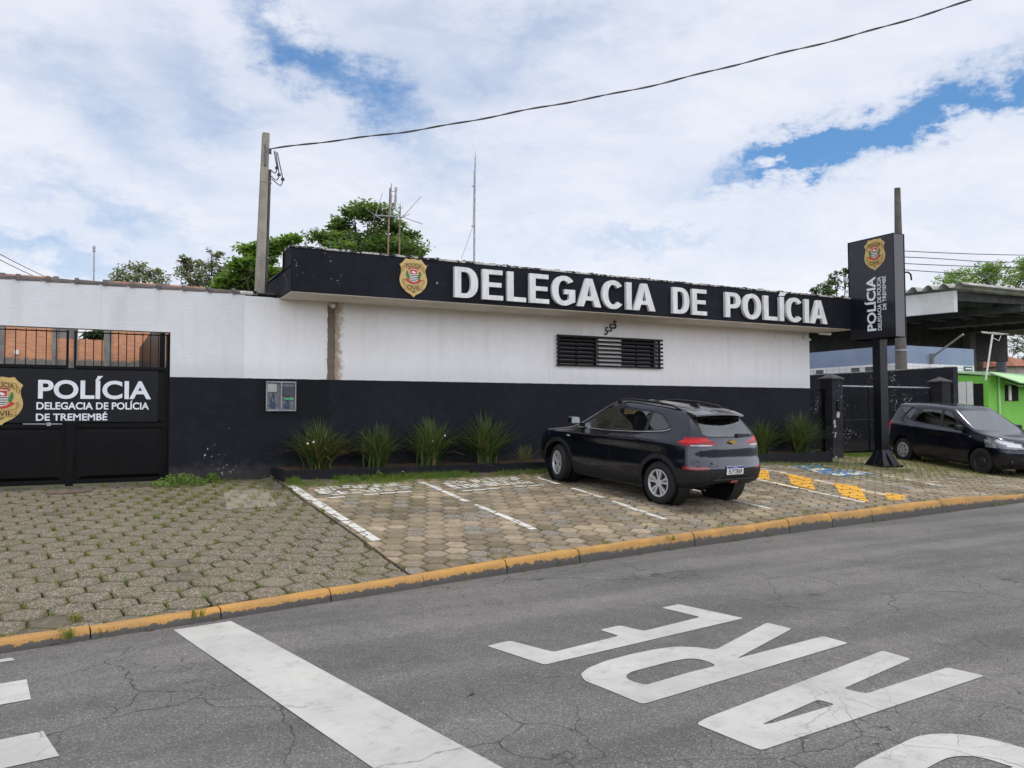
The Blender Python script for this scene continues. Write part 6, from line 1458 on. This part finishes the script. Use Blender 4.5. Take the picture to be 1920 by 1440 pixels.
for i in range(-8, 24):
    for s_ in (1, -1):
        z = za+i*.10; a, e = (xa+.05, z), (xb-.05, z+s_*wdt*1.3)
        if s_ < 0: a, e = (xa+.05, z), (xb-.05, z-wdt*1.3)
        def cl(p, q):
            d = q[1]-p[1]; t0_, t1_ = 0, 1
            for lim, sg_ in ((za+.05, 1), (zb_-.05, -1)):
                fa, fb = sg_*(p[1]-lim), sg_*(q[1]-lim)
                if fa < 0 and fb < 0: return None
                if fa < 0: t0_ = max(t0_, fa/(fa-fb))
                if fb < 0: t1_ = min(t1_, fa/(fa-fb))
            return None if t0_ >= t1_ else [(lerp(p[0], q[0], k), lerp(p[1], q[1], k)) for k in (t0_, t1_)]
        r_ = cl(a, e)
        if r_: mb.tube([(r_[0][0], yL+.004*s_, r_[0][1]), (r_[1][0], yL+.004*s_, r_[1][1])], .006, 4)
mb.build('lattice', BLKM, lg)

# ================================================================== neighbouring station on the right
BLUE = pmat('blue_grey_render', (.255, .315, .44), .75, .05, 1.2, bump=.1, bscale=40)
m, t, b = newmat('white_wall_tile'); P = t.node('ShaderNodeNewGeometry').outputs['Position']; x, y, z = t.xyz(P)
br = t.node('ShaderNodeTexBrick'); br.offset = 0; t.put(br.inputs['Vector'], t.comb(t.m('ADD', x, y), z, 0)); br.inputs['Scale'].default_value = 1; br.inputs['Brick Width'].default_value = .30; br.inputs['Row Height'].default_value = .42; br.inputs['Mortar Size'].default_value = .008
br.inputs['Color1'].default_value = (.74, .74, .73, 1); br.inputs['Color2'].default_value = (.70, .70, .70, 1); br.inputs['Mortar'].default_value = (.40, .40, .40, 1); t.put(b.inputs['Base Color'], br.outputs['Color']); b.inputs['Roughness'].default_value = .3; WTILE = m
BX, BYY, BZT, BZM = 24.5, 18.0, 4.08, 3.47; bx2, by2 = 28.65, 27.0
nb = thing('annexe_building', 'flat blue grey annexe with a white tiled band and slit windows under the canopy', 'building', (BX, BYY, .3))
mb = MB(); mb.box(BX, bx2, BYY, by2, BZM, BZT); mb.build('upper_wall', BLUE, nb); mb = MB(); mb.box(BX+.004, bx2-.004, BYY+.004, by2-.004, .2, BZM); mb.build('tiled_wall', WTILE, nb)
for pa, pb in ((1528, 1547), (1594, 1615), (1620, 1641)):
    ya, yb = at(pb, 690, X=BX).y, at(pa, 690, X=BX).y; zt_, zb2 = BZM-.03, BZM-.36; mb = MB()
    for q in ((ya, ya+.05, zb2, zt_), (yb-.05, yb, zb2, zt_), (ya+.05, yb-.05, zt_-.05, zt_), (ya+.05, yb-.05, zb2, zb2+.05)): mb.box(BX-.03, BX+.02, q[0], q[1], q[2], q[3])
    wf = mb.build('window', CWH, nb); mb = MB(); mb.box(BX-.005, BX+.001, ya+.05, yb-.05, zb2+.05, zt_-.05); mb.build('pane', pmat('grey_pane', (.10, .11, .12), .2, .1), wf)
p, q = at(1808, 687, Y=BYY-.02), at(1823, 693, Y=BYY-.02); mb = MB(); mb.box(p.x, q.x, BYY-.03, BYY-.002, q.z-.05, p.z); o = mb.build('wall_sign', pmat('dark_green_sign', (.03, .09, .07), .5, .1), nb); mb = MB(); mb.box(p.x+.04, q.x-.04, BYY-.034, BYY-.031, q.z-.0, p.z-.05); mb.build('sign_face', CWH, o)
p, q = at(1751, 667, Y=BYY-.15), at(1806, 627, Y=BYY-1.6); mb = MB(); mb.tube([tuple(p), tuple(q)], .035, 8); mb.box(p.x-.03, p.x+.05, BYY-.16, BYY, p.z-.28, p.z+.08); mb.build('bracket_arm', pmat('arm_grey', (.27, .275, .25), .5, .15), nb, smooth=40)
# canopy
O = Vector((26.8, 17.5, 0)); Uc = Vector((.987, -.16, 0)); Vc = Vector((-.24, .97, 0)); cz = 6.05
cp = thing('canopy', 'big open canopy with a wavy fibre cement roof and a white end beam', 'canopy', (26.8, 17.5, .3)); rng = random.Random(4)
FIB = pmat('fibre_cement', (.40, .39, .37), .9, .2, 3, col2=(.22, .215, .20)); UND = pmat('canopy_underside', (.085, .083, .085), .9, .2, 4)
mb = MB(); nu, nv = 2, 150; Lu, Lv = 16.0, 11.5
prof = []
for j in range(nv+1):
    v = -.5+Lv*j/nv; ph = (v/.52) % 1; prof.append((v, .16*max(0, math.sin(math.pi*min(1, ph/.62)))**.7 if ph < .62 else -.02))
for (u, dz) in ((-.25, 0), (Lu, -.55)):
    for v, h in prof: p = O+Uc*u+Vc*v; mb.v.append((p.x, p.y, cz+.10+h+dz))
k = len(prof)
for (u, dz) in ((-.25, 0), (Lu, -.55)):
    for v, h in prof: p = O+Uc*u+Vc*v; mb.v.append((p.x, p.y, cz+.085+h+dz))
mb.f = [(j, j+1, k+j+1, k+j) for j in range(k-1)]+[(2*k+j, 3*k+j, 3*k+j+1, 2*k+j+1) for j in range(k-1)]+[(j, 2*k+j, 2*k+j+1, j+1) for j in range(k-1)]; mb.build('roof_sheet', FIB, cp, smooth=40)
def cbox(u0, u1, v0, v1, z0, z1): mb = MB(); P_ = [O+Uc*u+Vc*v for u, v in ((u0, v0), (u1, v0), (u1, v1), (u0, v1))]; mb.prism([(p.x, p.y, z0) for p in P_], (0, 0, z1-z0)); return mb
cbox(0, .16, 0, 9.2, cz-.76, cz).build('end_beam', pmat('beam_white', (.66, .67, .64), .8, .08, 1.2, col2=(.55, .56, .53)), cp, bevel=.01)
cbox(.16, Lu, 9.0, 9.3, cz-1.75, cz+.0).build('rear_beam', UND, cp)
for i in range(9): cbox(.16, Lu-.2, .3+i*1.05, .42+i*1.05, cz-.30, cz-.02).build('purlin', UND, cp)
for u in (3.8, 7.6, 11.4): cbox(u, u+.2, .42, 9.0, cz-.55, cz-.30).build('cross_beam', UND, cp)
for u, v in ((2.2, 8.6), (7.6, 8.6), (13, 8.6), (7.6, .6), (13.2, .6)): cbox(u, u+.35, v, v+.35, .2, cz-.32).build('column', pmat('column_grey', (.20, .19, .18), .8, .1) if 'column_grey' not in MATS and not MATS.__setitem__('column_grey', 1) else bpy.data.materials['column_grey'], cp)
dk = cbox(-6.0, .0, 9.6, 9.8, .2, cz-.3); dk.build('rear_wall', UND, cp)
for v0 in (): pass
# kiosk
KG = pmat('kiosk_green', (.22, .60, .08), .7, .06, 1.5); KL = pmat('kiosk_roof_pale_green', (.50, .78, .42), .6, .06, 2)
kc = at(1853, 740, d=27.5); kx, ky = kc.x, kc.y; zk = .25
kk = thing('kiosk', 'bright green kiosk with pale green awnings and white shutters', 'kiosk', (kx, ky, zk)); yl = at(1790, 740, X=kx).y+1.2; zc = at(1851, 705, d=27.5).z; zl = at(1797, 697, X=kx).z
mb = MB(); mb.add([(kx, ky, zk), (kx, yl, zk), (kx, yl, zl), (kx, ky, zc)], [(0, 3, 2, 1)]); mb.add([(kx, ky, zk), (kx+5, ky, zk), (kx+5, ky, zc-.1), (kx, ky, zc)], [(0, 1, 2, 3)]); mb.add([(kx, yl, zk), (kx+5, yl, zk), (kx+5, yl, zl), (kx, yl, zl)], [(3, 2, 1, 0)]); mb.build('wall', KG, kk)
mb = MB(); mb.prism([(kx-.12, ky-.1, zc+.02), (kx+5, ky-.1, zc-.08), (kx+5, yl+.1, zl+.10), (kx-.12, yl+.1, zl+.10)], (0, 0, .07)); mb.build('roof', KL, kk)
a1 = at(1873, 717.5, Y=ky-.9); mb = MB(); mb.prism([(kx-.05, ky-.08, zc+.10), (kx+5, ky-.08, zc-.0), (kx+5.3, ky-1.0, a1.z-.10), (kx+.12, ky-1.0, a1.z)], (0, 0, .04)); mb.build('awning', KL, kk)
mb = MB(); s_ = at(1903, 719, Y=ky-.4); mb.prism([(s_.x-.1, ky-.02, s_.z+.12), (s_.x+2.5, ky-.02, s_.z+.05), (s_.x+2.5, ky-.6, s_.z-.18), (s_.x-.2, ky-.6, s_.z-.10)], (0, 0, .03)); mb.build('window_awning', KL, kk)
z1, z0 = at(1830, 714, X=kx).z, zk+.1
y0, y1, y2, y3 = (at(p_, 740, X=kx).y for p_ in (1796, 1813, 1826, 1844))
mb = MB(); mb.box(kx-.02, kx+.3, y3, y2, z0, z1-.1); dr = mb.build('doorway', DARK, kk)
for ya, yb in ((y1, y0), (y2, y1-.03)): mb = MB(); mb.box(kx-.06, kx-.022, ya, yb, z0+.8, z1-.02); mb.build('shutter', CWH, kk, bevel=.01)
xw0, xw1 = at(1884, 740, Y=ky).x, at(1908, 740, Y=ky).x; zw0, zw1 = at(1895, 752, Y=ky).z, at(1895, 722, Y=ky).z
mb = MB(); mb.box(xw0, xw1, ky-.03, ky+.03, zw0, zw1); wd = mb.build('window', DARK, kk); mb = MB(); mb.box(xw0+.16, xw0+.30, ky-.06, ky-.031, zw0+.02, zw1-.02); mb.build('window_sash', CWH, wd)
mb = MB(); mb.tube([(kx+.55, ky-.05, zc), (kx+.55, ky-.05, zk)], .035, 8); mb.build('downpipe', KL, kk, smooth=40)
p, q = at(1848, 706, d=27.2), at(1861, 627, d=27.2)
ya_ = thing('television_aerial', 'white television aerial on a leaning mast above the green kiosk', 'aerial', p); mb = MB(); mb.tube([tuple(p+Vector((0, 0, -.12))), tuple(q)], .03, 8); mb.build('mast', CWH, ya_, smooth=40)
mb = MB(); e0, e1 = at(1840, 622, d=27.2), at(1881, 627, d=27.2); mb.tube([tuple(e0), tuple(e1)], .014, 6)
for i in range(9): c = e0.lerp(e1, .30+i*.085); mb.tube([tuple(c+Vector((.1, -.16, 0))), tuple(c-Vector((.1, -.16, 0)))], .007, 4)
mb.tube([tuple(at(1861, 633, d=27.2)), tuple(at(1873, 639, d=27.2)), tuple(at(1877, 629, d=27.2))], .012, 6); mb.build('boom', CWH, ya_)
# far houses
RT = pmat('red_roof_tile', (.36, .13, .08), .9, .2, 3, bump=.5, bscale=12); HW_ = pmat('pale_house_wall', (.56, .50, .43), .9, .1, 1)
for (pa, pb, pe, pr, dd, lab) in ((1838, 1868, 680, 664, 52, 'small red tiled house far off beneath the palm'), (1884, 1950, 687, 668, 46, 'pale walled house with red tiles far off at the right edge')):
    a, e = at(pa, pe, d=dd), at(pb, pe, d=dd); zr = at(pa, pr, d=dd+3).z; o = thing('house', lab, 'house', (a.x, a.y, .3)); U_ = (e-a).normalized(); W_ = Vector((-U_.y, U_.x, 0)); e = a+U_*(e-a).length
    mb = MB(); mb.prism([tuple(Vector((p_.x, p_.y, .2))) for p_ in (a, e, e+W_*6, a+W_*6)], (0, 0, a.z-.2)); mb.build('wall', HW_, o)
    mb = MB(); r0, r1 = a+W_*3, e+W_*3; mb.add([tuple(a-W_*.4-U_*.4), tuple(e-W_*.4+U_*.4), (r1.x, r1.y, zr), (r0.x, r0.y, zr), tuple(a+W_*6.4-U_*.4), tuple(e+W_*6.4+U_*.4)], [(0, 1, 2, 3), (3, 2, 5, 4), (0, 3, 4), (1, 5, 2)]); mb.build('roof', RT, o)
p = at(1878, 699, d=44); mb = MB(); mb.tube([(p.x, p.y, p.z-.3), (p.x, p.y, p.z+.62)], .25, 16); tag(mb.build('water_tank', pmat('tank_slate', (.09, .10, .12), .6, .1), smooth=40, loc=p), 'dark slate water tank behind the green kiosk roof', 'tank'); mb = MB()
p2 = at(1879, 700, d=44); mb.tube([(p2.x, p2.y, .3), (p2.x, p2.y, p2.z-.3)], .18, 8); o2 = mb.build('tank_post', CONCG, bpy.data.objects['water_tank'])

# ================================================================== trees
BARK = pmat('bark', (.085, .065, .05), .9, .3, 6, bump=.8, bscale=18, bdist=.02)
def tree(name, label, Y, blobs, n, size, leaf, seed, trunk_px=None, flat=.55, limb=.07, dz=.9, group='trees behind the buildings', yspan=1.0, clump=.30):
    rng = random.Random(seed); cen = []
    for (px, py, rx_, ry_) in blobs:
        p = at(px, py, Y=Y); dep = (p-EYE).dot(_fw); a, c = rx_*dep/FPX, ry_*dep/FPX; cen.append((p+Vector((0, rng.uniform(-1, 1)*a*dz*yspan, 0)), a, c))
    tp = at(trunk_px or sum(b_[0] for b_ in blobs)/len(blobs), 560, Y=Y); base = Vector((tp.x, Y, .45)); o = thing(name, label, 'tree', base, group)
    lo = min(c.z-r for c, a, r in cen); fork = Vector((base.x, Y, max(1.5, lo*.62))); mb = MB()
    mb.tube([base, base.lerp(fork, .5)+Vector((.08, .05, 0)), fork], [limb*2.4, limb*2.0, limb*1.7], 10)
    for c, a, r in cen:
        m1 = fork.lerp(c, .45)+Vector((rng.gauss(0, .15)*a, rng.gauss(0, .15)*a, -.12*r)); mb.tube([fork, m1, c+Vector((0, 0, -.3*r))], [limb*1.2, limb*.75, limb*.25], 7)
        for k in range(5):
            az_ = rng.uniform(0, 6.28); e = c+Vector((a*.75*math.cos(az_), a*.75*math.sin(az_), r*rng.uniform(-.4, .5))); mb.tube([m1.lerp(c, .6), (c+e)/2+Vector((0, 0, -.15*r)), e], [limb*.35, limb*.2, limb*.07], 5)
    mb.build('trunk', BARK, o, smooth=60)
    tot = sum(a*a*r for c, a, r in cen)**.0 and sum((a*r) for c, a, r in cen); V_ = []; F_ = []
    for c, a, r in cen:
        cnt = int(n*a*r/tot); nc_ = max(6, int(cnt/26)); subs = []
        for k in range(nc_):      # leaf sprays spread over the blob, denser towards its skin
            u = Vector((rng.gauss(0, 1), rng.gauss(0, 1), rng.gauss(0, 1))).normalized(); q = rng.random()**.45*1.02; subs.append(c+Vector((u.x*a*q, u.y*a*q*.9, u.z*r*q)))
        for s_ in subs:
            for k in range(26):
                cl_ = clump*min(a, 1.6); p = s_+Vector((rng.gauss(0, cl_*.55), rng.gauss(0, cl_*.55), rng.gauss(0, cl_*.55*flat))); z = size*rng.uniform(.6, 1.25)
                d = Vector((rng.gauss(0, 1), rng.gauss(0, 1), rng.gauss(0, .45)-.15)).normalized(); sd = d.cross(Vector((rng.gauss(0, .5), rng.gauss(0, .5), 1))).normalized()*z*.30; k0 = len(V_)
                V_ += [tuple(p), tuple(p+d*z*.5+sd), tuple(p+d*z), tuple(p+d*z*.5-sd)]; F_.append((k0, k0+1, k0+2, k0+3))
    mb = MB(); mb.v = V_; mb.f = F_; mb.build('crown', leaf, o); return o
LF1 = leafmat('leaf_mid_green', (.066, .120, .038), (.170, .235, .085), .48); LF2 = leafmat('leaf_bright_green', (.080, .155, .030), (.195, .280, .070), .5); LF3 = leafmat('leaf_hazy_olive', (.120, .140, .090), (.220, .225, .160), .4)  # LF3: olive leaf colour greyed and lightened for distance haze
LF4 = leafmat('leaf_dark_green', (.028, .060, .018), (.075, .125, .035), .35)
tree('broadleaf_tree', 'large flat layered green tree rising behind the station roof', 30, [(690, 405, 44, 17), (645, 418, 30, 15), (735, 425, 40, 13), (600, 447, 34, 11), (650, 450, 46, 13), (705, 455, 50, 15), (765, 440, 26, 11), (772, 468, 30, 12), (720, 475, 60, 14), (640, 475, 50, 12), (668, 392, 26, 8)], 12500, .17, LF1, 1, 690)
tree('broadleaf_tree', 'bright green tree beside the square concrete pole', 24, [(478, 466, 32, 13), (520, 458, 32, 12), (543, 456, 22, 9), (452, 496, 26, 14), (500, 482, 26, 10), (470, 520, 46, 17), (435, 530, 28, 13), (520, 518, 34, 14), (495, 535, 40, 12), (410, 542, 18, 7)], 9000, .15, LF2, 2, 500)
tree('sparse_tree', 'thin leaved olive tree, farther left of the two above the ridge tiles', 36, [(240, 520, 30, 13), (275, 508, 26, 13), (300, 520, 22, 13), (258, 500, 20, 8), (220, 526, 16, 8), (265, 528, 46, 8)], 1500, .15, LF3, 3, 262, limb=.045, clump=.42)
tree('sparse_tree', 'taller thin leaved olive tree next to the bright green tree', 34, [(350, 505, 20, 18), (345, 488, 12, 10), (392, 495, 30, 15), (400, 478, 14, 7), (365, 525, 30, 18), (420, 510, 18, 14), (395, 530, 34, 14)], 2500, .15, LF3, 4, 380, limb=.045, clump=.42)
tree('garden_tree', 'dark tree top showing over the broken brick wall', 40, [(182, 626, 22, 10), (170, 632, 20, 8), (196, 632, 14, 8)], 900, .2, LF4, 5, 182)
tree('garden_tree', 'dark spiky tree between the station roof and the police sign', 34, [(1562, 540, 24, 14), (1572, 520, 14, 12), (1586, 512, 14, 10), (1540, 548, 18, 8), (1592, 540, 16, 16), (1528, 545, 8, 5)], 2400, .16, LF4, 6, 1575)
tree('broadleaf_tree', 'bright green tree crown over the canopy roof at the right', 42, [(1790, 520, 36, 14), (1830, 508, 30, 15), (1870, 503, 26, 13), (1905, 500, 30, 14), (1850, 525, 60, 14), (1900, 525, 40, 16), (1760, 530, 24, 9), (1940, 505, 40, 22)], 8000, .22, LF2, 7, 1860)
tree('garden_tree', 'dark tree hanging over the far houses at the right edge', 38, [(1905, 645, 26, 18), (1880, 640, 24, 12), (1925, 660, 26, 22), (1870, 655, 14, 10), (1915, 680, 22, 10)], 2600, .2, LF4, 8, 1850)
pb = at(1836, 700, d=45); o = thing('palm_tree', 'palm with a leaning dark trunk behind the kiosk', 'palm', (pb.x, pb.y, .4)); tp = at(1840, 640, d=45); mb = MB(); mb.tube([(pb.x-.3, pb.y, .3), tuple(pb), tuple(tp)], [.22, .19, .15], 10); mb.build('trunk', BARK, o, smooth=60)
mb = MB(); rng = random.Random(3)
for i in range(16):
    az_ = i*.39+rng.uniform(-.1, .1); el = rng.uniform(-.2, .9); d = Vector((math.cos(az_), math.sin(az_), 0)); pts = [tp+d*(2.1*u)+Vector((0, 0, el*1.6*u-1.9*u*u)) for u in (0, .2, .4, .6, .8, 1)]
    for a, e in zip(pts, pts[1:]):
        for k in range(6):
            c = a.lerp(e, k/6); sd = d.cross(Vector((0, 0, 1)))
            for s_ in (1, -1): mb.add([c, c+sd*s_*.30+d*.16+Vector((0, 0, -.14)), c+d*.05], [(0, 1, 2)])
mb.build('crown', LF4, o)

# ---- give every separate piece an object of its own
def split_loose(names):
    for o in list(bpy.data.objects):
        if o.type != 'MESH' or o.name.split('.')[0] not in names: continue
        bm = bmesh.new(); bm.from_mesh(o.data); bm.faces.ensure_lookup_table(); seen = set(); isl = []
        for f in bm.faces:
            if f.index in seen: continue
            st_, g = [f], []
            seen.add(f.index)
            while st_:
                a = st_.pop(); g.append(a.index)
                for e in a.edges:
                    for n_ in e.link_faces:
                        if n_.index not in seen: seen.add(n_.index); st_.append(n_)
            isl.append(set(g))
        if len(isl) > 1 and len(isl) <= 40:
            for k, g in enumerate(isl):
                b2 = bm.copy(); b2.faces.ensure_lookup_table(); bmesh.ops.delete(b2, geom=[f for f in b2.faces if f.index not in g], context='FACES')
                if k == 0: keep = b2; continue
                me = o.data.copy(); b2.to_mesh(me); b2.free(); c = o.copy(); c.data = me; COL.objects.link(c); c.parent = o.parent
            keep.to_mesh(o.data); keep.free()
        bm.free()
split_loose({'meter_wiring', 'wheel_arch_trim', 'window_frame', 'ribbon', 'ribbon_outline', 'arch_liner', 'crest_branch', 'crest_stripe', 'stand_off', 'strap_wire', 'grille_post', 'bumper_crease', 'wheel_nut', 'cover_slot', 'rim_hole', 'seal_and_gap_shade', 'rod', 'dipole', 'bare_patch', 'crest_ribbon', 'strip_light', 'sill_trim', 'rear_reflector', 'edge_trim', 'lightning_spike'})
